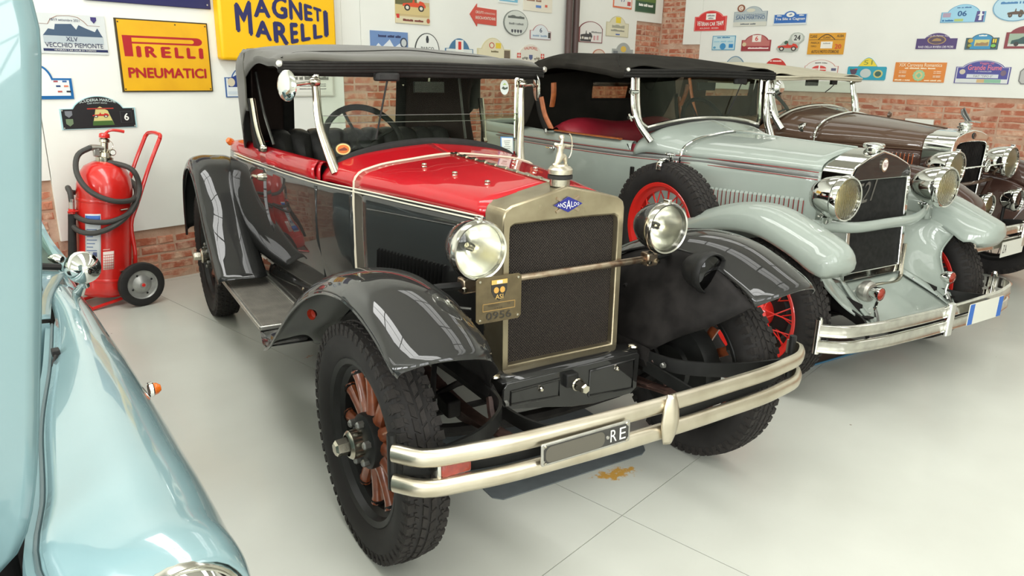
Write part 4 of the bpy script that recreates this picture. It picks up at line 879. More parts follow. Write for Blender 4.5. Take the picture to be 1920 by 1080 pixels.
# rear deck
MB().loft([[(-.55, 2.16, 1.112), (0, 2.16, 1.128), (.55, 2.16, 1.112)], [(-.54, 2.45, 1.098), (0, 2.45, 1.115), (.54, 2.45, 1.098)], [(-.42, 2.68, 1.062), (0, 2.70, 1.078), (.42, 2.68, 1.062)], [(-.28, 2.79, 1.046), (0, 2.82, 1.046), (.28, 2.79, 1.046)]], 10, 14).build('rear_deck', 'red_paint', A, solid=.006)
MB().box((0, 1.5, .50), (.92, 1.4, .03)).build('cockpit_floor', 'interior_dark', A, smooth=0)
for s_ in (-1, 1): MB().loft([[(s_*.44, 1.12, .52), (s_*.455, 1.12, 1.1)], [(s_*.505, 1.75, .52), (s_*.525, 1.75, 1.1)], [(s_*.53, 2.15, .52), (s_*.55, 2.15, 1.1)]], 8, 3).build('inner_trim', 'interior_dark', A, solid=.006)
# coach lines
def coach(z, dx, mt, r=.0022, y0=.10, y1=2.9):
    pts = [(-.250-dx, .09)]+[(x-dx, y) for x, y in [(-.342, .46)]+PLAN[:7]]
    for s_ in (-1, 1): MB().tube([(s_*-x, y, z) if s_ > 0 else (x, y, z) for x, y in pts], r, 5, res=50).build('coach_line', mt, A)
coach(BZ-.001, .004, 'coach_line', .003); coach(BZ-.014, .006, 'coach_line', .003)
# doors
def door_edge(z):
    if z > .86: return 1.78-.02*(1.045-z)
    t = min(1, (.86-z)/.26); return 1.776-.20*t*t
def bulge(z):
    K = [(1.045, 0), (.985, .005), (.845, .010), (.757, .004), (.61, -.0175), (.52, -.042)]
    for (z0, b0), (z1, b1) in zip(K, K[1:]):
        if z >= z1: return b0+(b1-b0)*(z0-z)/(z0-z1)
    return -.05
for s_ in (-1, 1):
    zs = [BZ-.025, .96, .86, .78, .70, .64, .60]; S = []
    for z in zs:
        row = []
        for t in (0, .25, .5, .75, 1):
            y = 1.115+(door_edge(z)-1.115)*t; x = .497+.069*((y-1.10)/.65)**.95+.0025+bulge(z)
            row.append((s_*x, y, z))
        S.append(row)
    d = MB().loft(S, 20, 14).build('door', 'black_paint', A, solid=.006)
    edge = [S[0][0], S[3][0], S[6][0]]+[S[6][2]]+[r[-1] for r in reversed(S)]
    MB().tube([r[0] for r in S]+[S[-1][2]]+[r[-1] for r in reversed(S)], .0028, 5, res=70).build('door_seam', 'chassis_black', d)
    MB().lathe([(0, .028), (.014, .025), (.02, .01), (.022, 0)], (s_*.578, 1.80, .975), (s_, 0, 0), 14).build('lock_plate', 'nickel', d)
    MB().tube([(s_*.60, 1.80, .975), (s_*.612, 1.83, .978), (s_*.612, 1.88, .97), (s_*.604, 1.93, .955)], [.008, .011, .012, .008], 8, res=12).build('door_handle', 'nickel', d)
    dt = MB().loft([[(s_*(.500+.069*((y-1.1)/.65)**.95+.012), y, BZ+z) for z in (.004, .05)]+[(s_*(.49+.069*((y-1.1)/.65)**.95), y, BZ+.083)] for y in (1.115, 1.33, 1.55, 1.775)], 8, 8).build('door_top', 'red_paint', A, solid=.005)
# sill valance with bolts
for s_ in (-1, 1):
    v = MB().loft([[(s_*.47, y, .52), (s_*.49, y, .45), (s_*.515, y, .365)] for y in (.95, 1.4, 1.9, 2.3)], 8, 6).build('sill_valance', 'black_paint', A, solid=.004)
    for y in (1.5, 1.92): MB().lathe([(0, .008), (.008, .006), (.01, 0)], (s_*.488, y, .455), (s_, 0, .4), 8).build('bolt', 'nickel', v)
# ---- running boards
for s_ in (-1, 1):
    r = MB().box((s_*.635, 1.79, .345), (.235, 1.00, .022)).build('running_board', 'black_paint', A, bevel=.004)
    MB().box((s_*.635, 1.79, .3585), (.215, .98, .006)).build('ribbed_mat', 'mat_rubber', r)
    rb = MB()
    for i in range(34): rb.box((s_*(.538+i*.0059), 1.79, .3625), (.0028, .96, .003))
    o = rb.build('mat_ribs', 'mat_rubber', r, smooth=0); o['kind'] = 'stuff'
    tr = MB(); 
    for x, y, dx, dy in ((.750, 1.79, .014, 1.01), (.520, 1.79, .014, 1.01), (.635, 1.288, .24, .014), (.635, 2.292, .24, .014)): MB().box((s_*x, y, .356), (dx, dy, .022)).build('edge_trim', 'aluminium', r, bevel=.004)
    MB().loft([[(s_*.53, 1.30, .345), (s_*.752, 1.30, .345)], [(s_*.55, 1.15, .33), (s_*.775, 1.15, .33)], [(s_*.58, 1.02, .36), (s_*.79, 1.02, .365)]], 10, 4).build('board_apron', 'black_paint', r, solid=.006)
# ---- front fenders: sections from outer lip over the crown to the inner edge
FL = [(1.04, .352, .0), (.95, .392, .0), (.80, .49, .0), (.66, .585, .0), (.48, .70, .0), (.28, .80, 0), (.10, .862, 0), (-.06, .886, 0), (-.20, .878, 0), (-.32, .846, 0), (-.43, .796, 0)]
for s_ in (-1, 1):
    S = []
    for i, (y, z, _) in enumerate(FL):
        t = i/(len(FL)-1); c = .018+.034*math.sin(PI*min(1, t*1.15)*.8); xo = .79+.008*math.sin(PI*t); xi = .56 if t < .2 else (.53 if t < .45 else .505); di = .03 if t < .3 else .012
        S.append([(s_*(xo-.002), y+.004, z-.014), (s_*xo, y, z), (s_*(xo-.03), y, z+c*.66), (s_*(xo-.09), y, z+c), (s_*(xo-.17), y, z+c*.98), (s_*(xi+.05), y+.01, z+c*.55), (s_*xi, y+.02, z-di)])
    S.append([(s_*.784, -.440, .776), (s_*.785, -.444, .784), (s_*.755, -.460, .802), (s_*.70, -.470, .812), (s_*.62, -.470, .806), (s_*.55, -.455, .788), (s_*.508, -.425, .762)])
    f = MB().loft(S, 52, 22).build('front_fender', 'black_paint', A, solid=.005)
    MB().tube([(p[1][0]+s_*.001, p[1][1], p[1][2]-.008) for p in S[:-1]], .0055, 6, res=80).build('fender_bead', 'black_paint', f)
    # inner apron from the fender down to the chassis
    MB().loft([[(s_*.508, -.422, .764), (s_*.44, -.34, .69), (s_*.385, -.20, .60), (s_*.34, -.12, .535)], [(s_*.507, -.2, .868), (s_*.43, -.14, .76), (s_*.36, -.08, .62), (s_*.335, -.05, .53)], [(s_*.507, .10, .855), (s_*.42, .12, .74), (s_*.345, .12, .6), (s_*.335, .12, .51)], [(s_*.53, .46, .70), (s_*.46, .46, .62), (s_*.40, .46, .54), (s_*.37, .46, .48)], [(s_*.55, .80, .50), (s_*.5, .80, .47), (s_*.45, .80, .44), (s_*.42, .80, .42)]], 24, 16).build('fender_apron', 'chassis_black', f, solid=.004)
    # flush oval side lamp in the fender shoulder
    if s_ < 0:
        Ml = Matrix.Translation((-.548, -.215, .868)) @ Matrix.Rotation(-.55, 4, 'Y') @ Matrix.Rotation(-.42, 4, 'X') @ Matrix.Diagonal((.55, 1.25, 1, 1))
        sl_ = MB().lathe([(.036, 0), (.034, .010), (.028, .012)], ax=(0, 0, 1), n=28).xf(Ml).build('side_lamp', 'chrome', f); MB().lathe([(.030, .008), (.018, .016), (0, .019)], ax=(0, 0, 1), n=28).xf(Ml).build('side_lamp_lens', 'black_paint', f)
    MB().lathe([(0, -.018), (.014, -.014), (.02, 0)], (s_*.745, .45, .672), (s_, -.6, 0), 12).build('marker_lamp', 'lamp_red', f)
# ---- rear fenders
RL = [(1.99, .40), (2.14, .49), (2.30, .625), (2.42, .78), (2.53, .89), (2.66, .938), (2.80, .92), (2.93, .84), (3.03, .68), (3.08, .46)]
for s_ in (-1, 1):
    S = []
    for i, (y, z) in enumerate(RL):
        t = i/(len(RL)-1); c = .012+.045*math.sin(PI*min(1, t*1.3)*.75); xi = .55
        S.append([(s_*.799, y+.004, z-.018), (s_*.802, y, z), (s_*.785, y-.01*(1-t), z+c*.7), (s_*.74, y-.02*(1-t), z+c), (s_*.66, y-.03*(1-t), z+c), (s_*.59, y-.03*(1-t), z+c*.9), (s_*xi, y, z+c*.6)])
    f = MB().loft(S, 44, 20).build('rear_fender', 'black_paint', A, solid=.005)
    MB().tube([(p[1][0], p[1][1], p[1][2]-.012) for p in S], .008, 6, res=60).build('fender_bead', 'black_paint', f)
    MB().loft([[(s_*.53, 2.22, .42), (s_*.53, 2.34, .40)], [(s_*.535, 2.40, .70), (s_*.535, 2.46, .42)], [(s_*.54, 2.66, .93), (s_*.54, 2.7, .6)], [(s_*.54, 3.03, .66), (s_*.54, 3.0, .5)]], 16, 6).build('inner_arch', 'black_paint', f, solid=.004)
    MB().lathe([(0, .014), (.035, .012), (.045, .006), (.048, 0)], (s_*.72, 2.62, .968), (0, 0, 1), 20).build('fender_stud', 'aluminium', f)
# ---- radiator
RB = MB()
out_ = [(-.247, .522), (-.247, 1.06), (-.240, 1.082), (-.215, 1.098), (-.11, 1.122), (0, 1.146), (.11, 1.122), (.215, 1.098), (.240, 1.082), (.247, 1.06), (.247, .522)]
inn_ = [(-.222, .552), (-.222, 1.0), (-.220, 1.024), (-.205, 1.034), (-.10, 1.036), (0, 1.036), (.10, 1.036), (.205, 1.034), (.220, 1.024), (.222, 1.0), (.222, .552)]
n = len(out_)
def fz(z): return -.035+.012*(z-.52)
vs = [(x, fz(z), z) for x, z in out_]+[(x, fz(z), z) for x, z in inn_]+[(x*1.012, .09, z*1.001) for x, z in out_]+[(x, fz(z)+.028, z) for x, z in inn_]
fs = []
for i in range(n):
    j = (i+1) % n
    fs += [(i, j, n+j, n+i), (i, 2*n+i, 2*n+j, j), (n+i, n+j, 3*n+j, 3*n+i)]
shell = RB.add(vs, fs).build('radiator_shell', 'brass_shell', A, smooth=28, bevel=.006)
MB().prism([(x, z) for x, z in inn_], 0, .004, lambda u, v, w_: (u, fz(v)+.026+w_, v)).build('radiator_core', 'radiator_mesh', A, smooth=0)
# enamel badge: diamond with lettering over crossed bars
BY = fz(1.085)-.003
def face(pts, y0, y1): return MB().prism(pts, y0, y1, lambda u, v, w_: (u, w_, v))
bd = face([(-.058, 1.087), (0, 1.113), (.058, 1.087), (0, 1.061)], BY-.004, BY).build('enamel_badge', flat((36, 40, 120), .25), shell, smooth=0)
for sgn in (-1, 1): MB().box((0, BY+.0005, 1.087), (.104, .004, .009), rotm('Y', 27*sgn)).build('badge_bars', 'rusty_nickel', shell, smooth=0)
for i, c in enumerate('ANSALDO'):
    h = (.009, .013, .019, .029, .019, .013, .009)[i]; x0 = (-.045, -.034, -.0215, -.009, .0105, .022, .034)[i]; wd = (.009, .0105, .011, .018, .010, .010, .009)[i]
    vs_, fs_, _ = glyphs(c, 0); MB().add([(x0+v.x*wd, BY-.0048, 1.087-h/2+v.y*h) for v in vs_], fs_).build('lettering', flat(WHT), bd, smooth=0, fixn=False)
# filler cap and kneeling archer mascot
MB().lathe([(.034, 0), (.034, .022), (.030, .024)], (0, .02, 1.143), (0, 0, 1), 24).build('filler_neck', 'nickel', shell)
MB().lathe([(.030, .022), (.042, .024), (.042, .036), (.030, .038)], (0, .02, 1.143), (0, 0, 1), 28).build('filler_gasket', 'rubber', shell)
MB().lathe([(.030, .036), (.041, .04), (.042, .055), (.034, .064), (.02, .068), (0, .069)], (0, .02, 1.143), (0, 0, 1), 28).build('filler_cap', 'silver_cast', shell)
mb = Vector((0, .02, 1.212))
mas = bpy.data.meshes.new('archer'); 
def skin(name, verts, edges, radii, mt, parent, sub_=2):
    me = bpy.data.meshes.new(name); me.from_pydata([tuple(v) for v in verts], edges, []); o = bpy.data.objects.new(name, me); COL.objects.link(o)
    md = o.modifiers.new('s', 'SKIN'); md.use_smooth_shade = True; lay_ = me.skin_vertices[0].data
    for i, r in enumerate(radii): lay_[i].radius = r if isinstance(r, tuple) else (r, r); lay_[i].use_root = (i == 0)
    sd = o.modifiers.new('d', 'SUBSURF'); sd.levels = sub_; sd.render_levels = sub_
    dg = bpy.context.evaluated_depsgraph_get(); m2 = bpy.data.meshes.new_from_object(o.evaluated_get(dg)); bpy.data.objects.remove(o)
    m2.materials.clear(); m2.materials.append(MATS[mt]); m2.shade_smooth(); return link(name, m2, parent)
ar = [(-.004,0,.022),(-.006,0,.040),(-.003,0,.056),(0,0,.068),(.003,0,.077),(.004,0,.088),            # pelvis .. head
      (-.016,.0,.008),(-.020,.004,-.001),(-.030,.004,.002),                                             # kneeling leg: knee, shin back
      (.014,0,.030),(.020,0,.012),(.021,0,.0),(.028,0,-.001),                                           # raised knee leg
      (.010,0,.064),(.024,0,.062),(.040,0,.061),                                                        # bow arm
      (-.009,0,.064),(-.026,.003,.070),(-.004,-.008,.066)]                                                 # string arm bent back
ed = [(0,1),(1,2),(2,3),(3,4),(4,5),(0,6),(6,7),(7,8),(0,9),(9,10),(10,11),(11,12),(2,13),(13,14),(14,15),(2,16),(16,17),(17,18)]
rd = [.0098,.0086,.0108,.0065,.005,.0088,.009,.0072,.005,.0092,.007,.005,.004,.0068,.0055,.004,.0068,.0055,.004]
fig = skin('mascot_figure', [mb+Vector(v) for v in ar], ed, rd, 'silver_cast', A)
fig['label'] = 'silver kneeling archer mascot on the radiator cap'
MB().tube([mb+Vector((.030-.0+.014*math.cos(a), 0, .061+.040*math.sin(a))) for a in [(-1.45+2.9*i/14) for i in range(15)]], .0018, 6).build('bow', 'silver_cast', fig)
MB().tube([mb+Vector((-.012, -.002, .068)), mb+Vector((.05, 0, .061))], .0013, 5).build('arrow', 'silver_cast', fig)
MB().lathe([(.0092, -.004), (.0098, .002), (.008, .008), (0, .0105)], mb+Vector((.002, .002, .089)), (-.2, .2, 1), 12).build('hair', 'silver_cast', fig)
MB().lathe([(.026, -.003), (.024, .003), (0, .004)], mb, (0, 0, 1), 20).build('mascot_base', 'silver_cast', fig)
# ---- headlamps on their tie bar
for s_ in (-1, 1):
    h = headlamp(A, 'headlamp', (s_*.378, -.108, .985), .090, .14, 'black_paint', 'chrome_worn', 'lens_clear', 'reflector', 0)
    MB().box((s_*.378, -.03, .858), (.05, .045, .05)).build('lamp_bracket', 'rusty_nickel', h, bevel=.006)
    MB().tube([(s_*.378, -.03, .88), (s_*.378, -.045, .868)], .014, 8).build('lamp_stem', 'black_satin', h)
    for dx in (-.02, .02): MB().lathe([(0, .012), (.008, .010), (.01, 0)], (s_*.378+dx, -.052, .85), (0, -1, 0), 6).build('bolt', 'nickel', h, smooth=20)
    MB().tube([(s_*.40, -.03, .858), (s_*.47, -.02, .858), (s_*.53, .0, .85)], .013, 8).build('lamp_arm', 'black_satin', h)
MB().tube([(-.36, -.03, .858), (-.2, -.048, .862), (0, -.055, .864), (.2, -.048, .862), (.36, -.03, .858)], .0125, 12, res=30).build('lamp_tie_bar', 'rusty_nickel', A)
# black fog lamp on the fender bracket
fl_ = headlamp(A, 'fog_lamp', (.485, -.235, .838), .072, .12, 'black_satin', 'black_satin', 'lens_dark', 'steel_grey', clip=False)
MB().tube([(.485, -.18, .77), (.45, -.16, .72), (.42, -.12, .66), (.40, -.1, .58)], .009, 8, res=14).build('fog_bracket', 'black_satin', fl_)
# ---- club plaque hung from the lamp bar
pl = MB().prism([(-.081+.01, 0), (.081-.01, 0), (.081, .01), (.081, .138), (.071, .148), (-.071, .148), (-.081, .138), (-.081, .01)], -.003, 0, lambda u, v, w_: (-.319+u, -.128+w_, .757+v)).build('club_plaque', 'brass_plaque' if 'brass_plaque' in MATS else (mat('brass_plaque', (104, 92, 68), .42, metal=.6, noise=.12, nscale=30), 'brass_plaque')[1], A)
pl['label'] = 'bronze club plaque numbered 0956'
def pl_l(name, pts, col, dz=.0006): MB().prism(pts, -.0012, 0, lambda u, v, w_: (-.319+u, -.1312+w_, .757+v)).build(name, flat(col) if not isinstance(col, str) else col, pl, smooth=0)
def pl_t(body, x0, z0, x1, z1, col, bold=0, y=-.1330):
    vs_, fs_, _ = glyphs(body, bold); MB().add([(-.319+x0+v.x*(x1-x0), y, .757+z0+v.y*(z1-z0)) for v in vs_], fs_).build('lettering', flat(col), pl, smooth=0, fixn=False)
pl_l('shield', [(-.028, .136), (.028, .136), (.028, .10), (.018, .08), (0, .068), (-.018, .08), (-.028, .10)], (40, 36, 30))
MB().prism([(-.028, .136), (.028, .136), (.028, .122), (-.028, .122)], -.0014, 0, lambda u, v, w_: (-.319+u, -.1325+w_, .757+v)).build('shield_band', flat((206, 170, 90)), pl, smooth=0)
MB().prism([(-.01, .134), (.01, .134), (.01, .124), (-.01, .124)], -.0014, 0, lambda u, v, w_: (-.319+u, -.1335+w_, .757+v)).build('shield_band', flat((226, 220, 200)), pl, smooth=0)
for cx in (-.011, .011): MB().prism([(cx+.009*math.cos(i*.52), .103+.010*math.sin(i*.52)) for i in range(12)], -.0014, 0, lambda u, v, w_: (-.319+u, -.1325+w_, .757+v)).build('shield_wheel', flat((196, 150, 70)), pl, smooth=0)
pl_t('ASI', -.014, .074, .014, .089, (214, 176, 96), 0)
for z in (.038, .061): pl_l('frame_line', [(-.058, z), (.058, z), (.058, z+.0015), (-.058, z+.0015)], (176, 140, 80))
for x in (-.058, .0565): pl_l('frame_line', [(x, .038), (x+.0015, .038), (x+.0015, .0625), (x, .0625)], (176, 140, 80))
pl_t('ANSALDO', -.04, .052, .0, .058, (60, 50, 34)); pl_t('10', .03, .052, .04, .058, (60, 50, 34)); pl_t('1926', -.015, .042, .012, .048, (60, 50, 34)); pl_t('0956', -.045, .009, .045, .033, (52, 48, 40))
for u, v in ((-.068, .012), (.068, .012), (.068, .136), (-.068, .136)): MB().lathe([(0, .004), (.004, .0035), (.005, 0)], (-.319+u, -.131, .757+v), (0, -1, 0), 8).build('rivet', 'nickel', pl)
for z in (.80, .765): MB().tube([(-.40, -.10, z), (-.44, -.06, z)], .005, 6).build('plaque_stay', 'steel_grey', pl)
# ---- front apron under the radiator with crank boss
ap = MB().prism([(-.285, .50), (-.285, .455), (-.265, .43), (-.10, .40), (0, .378), (.10, .368), (.27, .372), (.295, .39), (.298, .52), (.285, .532), (-.27, .525)], -.108, -.10, lambda u, v, w_: (u, w_, v)).build('front_apron', 'black_paint', A, bevel=.004)
MB().loft([[(-.285, -.105, .524), (0, -.105, .528), (.29, -.105, .532)], [(-.29, -.03, .535), (0, -.03, .54), (.295, -.03, .54)]], 4, 6, lin_u=True).build('apron_top', 'black_paint', ap, solid=.006)
for (x0, x1, z0, z1) in ((-.255, -.06, .445, .498), (.07, .27, .405, .508)):
    MB().tube([(x0, -.109, z0), (x1, -.109, z0-.012), (x1, -.109, z1), (x0, -.109, z1-.006), (x0, -.109, z0)], .0045, 6).build('pressed_panel', 'black_paint', ap)
    MB().lathe([(0, .014), (.006, .012), (.010, .006), (.011, 0)], ((x0+x1)/2+.02, -.108, z1-.02), (0, -1, 0), 8).build('panel_bolt', 'nickel', ap)
MB().box((-.02, -.118, .492), (.05, .03, .05)).build('crank_boss', 'black_satin', ap, bevel=.006)
MB().lathe([(.024, 0), (.024, .018), (.02, .022)], (0, -.118, .475), (0, -1, 0), 20).build('crank_collar', 'nickel', ap)
MB().lathe([(.019, .015), (.019, .06), (.015, .066), (0, .066)], (0, -.118, .475), (0, -1, 0), 6).build('crank_nut', 'nickel', ap, smooth=20)
for s_ in (-1, 1): MB().lathe([(.02, 0), (.018, .006), (.01, .009), (0, .010)], (s_*.295, -.07, .541), (0, 0, 1), 14).build('apron_bolt', 'nickel', ap)
# ---- bumper: two half-round bars on a flat carrier
path = [(-.787, -.398, 0), (-.74, -.455, 0), (-.60, -.492, 0), (-.3, -.515, 0), (0, -.521, 0), (.3, -.515, 0), (.60, -.492, 0), (.74, -.455, 0), (.797, -.40, 0), (.790, -.36, 0)]
bp = bar([(x, y, .552) for x, y, z in path], halfround(.052, .016), 60).build('bumper_bar', 'nickel_bumper', A)
bp2 = bar([(x, y, .464) for x, y, z in path], halfround(.052, .016), 60).build('bumper_bar', 'nickel_bumper', A)
for s_ in (-1, 1):
    MB().tube([(s_*.785, -.385, .44), (s_*.785, -.385, .60)], .013, 10).build('bumper_end_pin', 'black_satin', bp)
    bar([(s_*.76, -.40, .508), (s_*.6, -.455, .508), (s_*.3, -.485, .508), (s_*.12, -.50, .508)] if s_ > 0 else [(-.12, -.50, .508), (-.3, -.485, .508), (-.6, -.455, .508), (-.76, -.40, .508)], [(-.004, -.03), (.004, -.03), (.004, .03), (-.004, .03)], 24).build('bumper_carrier', 'black_satin', bp)
    bar([(s_*.33, -.06, .50), (s_*.36, -.22, .505), (s_*.5, -.36, .512), (s_*.70, -.425, .515)], [(-.005, -.026), (.005, -.026), (.005, .026), (-.005, .026)], 20).build('bumper_bracket', 'black_satin', bp)
    bar([(s_*.33, -.1, .47), (s_*.31, -.3, .47), (s_*.26, -.46, .49)], [(-.005, -.022), (.005, -.022), (.005, .022), (-.005, .022)], 14).build('bumper_bracket', 'black_satin', bp)
    for y in (-.1, -.2): MB().lathe([(0, .016), (.008, .015), (.011, .01), (.011, 0)], (s_*.335, y, .505), (-s_, 0, 0), 6).build('bolt', 'steel_grey', bp, smooth=20)
cl = MB().loft([[(-.016, -.536, .432), (.0, -.544, .432), (.016, -.536, .432)], [(-.028, -.54, .47), (0, -.552, .47), (.028, -.54, .47)], [(-.032, -.54, .508), (0, -.556, .508), (.032, -.54, .508)], [(-.026, -.54, .55), (0, -.552, .55), (.026, -.54, .55)], [(-.012, -.536, .592), (0, -.544, .592), (.012, -.536, .592)]], 14, 9).build('bumper_clamp', 'nickel_bumper', bp, solid=.012)
cl.location = (.045, 0, 0)
# orange turn lamp between the bars
tl = MB().rbox((-.64, -.455, .508), (.09, .05, .042), .012).build('turn_lamp', 'lamp_red', A, bevel=.006); MB().box((-.69, -.45, .508), (.012, .05, .045)).build('lamp_base', 'chrome_worn', tl, bevel=.003)
# number plate
NP = (-.268, -.540, .515)
MN = Matrix.Translation(NP) @ Matrix.Rotation(math.radians(-2.0), 4, 'Z') @ Matrix.Rotation(math.radians(-1.5), 4, 'Y')
def npm(mb_): return mb_.xf(MN)
def rr_(w_, h, r, n_=4):
    P = []
    for cx, cy, a in ((w_-r, h-r, 0), (-w_+r, h-r, 90), (-w_+r, -h+r, 180), (w_-r, -h+r, 270)):
        for i in range(n_+1): t = math.radians(a+90*i/n_); P.append((cx+r*math.cos(t), cy+r*math.sin(t)))
    return P
XZ = lambda u, v, w_: (u, w_, v)
npl = npm(MB().prism(rr_(.150, .034, .006), -.006, 0, XZ)).build('number_plate', 'aluminium', A, bevel=.002); npl['label'] = 'black number plate in an aluminium frame ending in RE'
npm(MB().prism([(-.142,-.016),(-.132,-.026),(.132,-.026),(.142,-.016),(.142,.016),(.132,.026),(-.132,.026),(-.142,.016)], -.0085, -.004, XZ)).build('plate_field', flat((50, 49, 46)), npl, smooth=0)
npm(MB().prism(rr_(.098, .024, .018), -.0095, -.004, lambda u, v, w_: (u-.040, w_, v))).build('plate_blank', flat((86, 82, 72)), npl, smooth=0)
for c, x in (('R', .078), ('E', .110)):
    vs_, fs_, _ = glyphs(c, .0); npm(MB().add([(x+v.x*.022, -.0092, -.018+v.y*.038) for v in vs_], fs_)).build('lettering', flat((214, 214, 206)), npl, smooth=0, fixn=False)
npm(MB().lathe([(0, .004), (.005, .003), (.006, 0)], (.068, -.0085, .0), (0, -1, 0), 10)).build('seal', 'aluminium', npl)
for u, v in ((-.138, .026), (-.138, -.026), (.138, .026), (.138, -.026)): npm(MB().lathe([(0, .003), (.004, .0025), (.005, 0)], (u, -.006, v), (0, -1, 0), 8)).build('rivet', 'nickel', npl)
# ---- chassis, axle and springs
for s_ in (-1, 1):
    MB().tube([(s_*.33, -.12, .50), (s_*.335, .2, .50), (s_*.36, 1.0, .46), (s_*.42, 2.0, .46), (s_*.42, 2.4, .56), (s_*.42, 3.0, .52)], .032, 4, res=24, flat=(.7, 1.3)).build('chassis_rail', 'chassis_black', A, smooth=20)
    sp = MB()
    for k in range(4):
        L_ = .46-.09*k; sp.box((0, 0, 0), (.05, .008, .0), None) if False else None
        o = bar([(s_*.345-.0, -L_*1.0+.06, .43-.010*k-.0), (s_*.345, .06, .385-.010*k), (s_*.345, L_+.06, .43-.010*k)], [(-.024, -.0042), (.024, -.0042), (.024, .0042), (-.024, .0042)], 16).build('leaf_spring', 'leaf_spring', A, smooth=20)
    MB().tube([(s_*.345, -.13, .50), (s_*.36, -.17, .46), (s_*.36, -.20, .42)], .014, 6, res=8).build('spring_shackle', 'leaf_spring', A)
    MB().tube([(s_*.52, .14, .38), (s_*.30, .20, .41), (s_*.2, .22, .41)], .012, 6).build('steering_arm', 'chassis_black', A)
    MB().tube([(s_*.56, .02, .38), (s_*.44, .02, .34), (s_*.3, .02, .32)], .024, 8, res=10).build('axle_beam', 'chassis_black', A)
    MB().tube([(s_*.585, 0, .29), (s_*.585, 0, .47)], .022, 10).build('kingpin', 'chassis_black', A)
    MB().tube([(s_*.40, .12, .72), (s_*.46, .05, .55), (s_*.50, -.02, .40)], .010, 6).build('brake_rod', 'chassis_black', A)
    MB().box((s_*.42, .02, .43), (.05, .09, .06)).build('spring_clamp', 'chassis_black', A, bevel=.008)
MB().tube([(-.31, .02, .32), (0, .02, .305), (.31, .02, .32)], .024, 8, res=10).build('axle_beam', 'chassis_black', A)
MB().tube([(-.56, .16, .335), (.56, .16, .335)], .012, 8).build('track_rod', 'chassis_black', A)
MB().rbox((0, .42, .42), (.34, .5, .20), .06).build('engine_sump', 'chassis_black', A, bevel=.03)
MB().box((0, 1.7, .45), (.84, 1.6, .02)).build('underfloor', 'chassis_black', A, smooth=0)
MB().tube([(-.5, 2.72, .38), (.5, 2.72, .38)], .045, 10).build('rear_axle', 'chassis_black', A)
MB().lathe([(0, .14), (.1, .1), (.13, 0), (.1, -.1), (0, -.14)], (0, 2.72, .38), (0, 1, 0), 16).build('differential', 'chassis_black', A)
# ---- windscreen
for s_ in (-1, 1):
    p = MB().tube([(s_*.452, 1.00, 1.085), (s_*.458, 1.018, 1.115), (s_*.474, 1.05, 1.19), (s_*.492, 1.075, 1.28), (s_*.497, 1.085, 1.38), (s_*.500, 1.088, 1.475)], [.022, .019, .0135, .0125, .012, .012], 12, res=28, flat=(1.1, .8)).build('windscreen_post', 'nickel', A)
    MB().lathe([(0, .022), (.014, .02), (.019, .012), (.019, -.012), (.014, -.02), (0, -.022)], (s_*.500, 1.08, 1.452), (1, 0, 0), 14).build('post_clamp', 'nickel', p)
    MB().tube([(s_*.474, 1.08, 1.20), (s_*.484, 1.10, 1.33), (s_*.486, 1.104, 1.48)], .010, 8, res=12, flat=(.6, 1.4)).build('screen_frame', 'chrome_worn', p)
    MB().tube([(s_*.505, 1.07, 1.445), (s_*.535, 1.045, 1.447), (s_*(.60 if s_ < 0 else .54), 1.03, 1.44)], .006, 8, res=10).build('mirror_arm', 'nickel', p)
    nrm = Vector((s_*.93, -.36, .05)).normalized()
    mi = MB().lathe([(0, .014), (.03, .012), (.052, .006), (.060, .0), (.061, -.004), (.057, -.006), (0, -.004)], (s_*(.632 if s_ < 0 else .545), 1.02, 1.437), nrm, 36).build('round_mirror', 'chrome', p)
base = [(-.452, 1.045, 1.092), (-.40, 1.047, 1.128), (-.28, 1.05, 1.165), (-.1, 1.052, 1.190), (.1, 1.052, 1.190), (.28, 1.05, 1.165), (.40, 1.047, 1.128), (.452, 1.045, 1.092)]
MB().tube(base, .017, 8, res=40, flat=(.9, 1.25)).build('screen_seal', 'rubber', A)
def pane(name, z0, z1, y, mt, w_=.474, lowarc=False):
    P = []
    if lowarc: P = [(x, z+.004) for x, _, z in [(-.45, 0, 1.10), (-.40, 0, 1.13), (-.28, 0, 1.168), (-.1, 0, 1.192), (.1, 0, 1.192), (.28, 0, 1.168), (.40, 0, 1.13), (.45, 0, 1.10)]]
    else: P = [(-w_, z0), (w_, z0)]
    P += [(w_+.008, z1), (-w_-.008, z1)]
    g_ = MB().prism(P, 0, .004, lambda u, v, w2: (u, y+(v-1.1)*.09+w2, v)).build(name, mt, A, smooth=0)
    return g_
g1 = pane('lower_pane', 1.1, 1.315, 1.062, 'glass', .474, True); g2 = pane('upper_pane', 1.285, 1.48, 1.070, 'glass', .480)
for z, y, g_ in ((1.315, 1.079, g1), (1.285, 1.084, g2)): MB().box((0, y, z), (.95, .005, .0025)).build('pane_edge', 'steel_grey', g_, smooth=0)
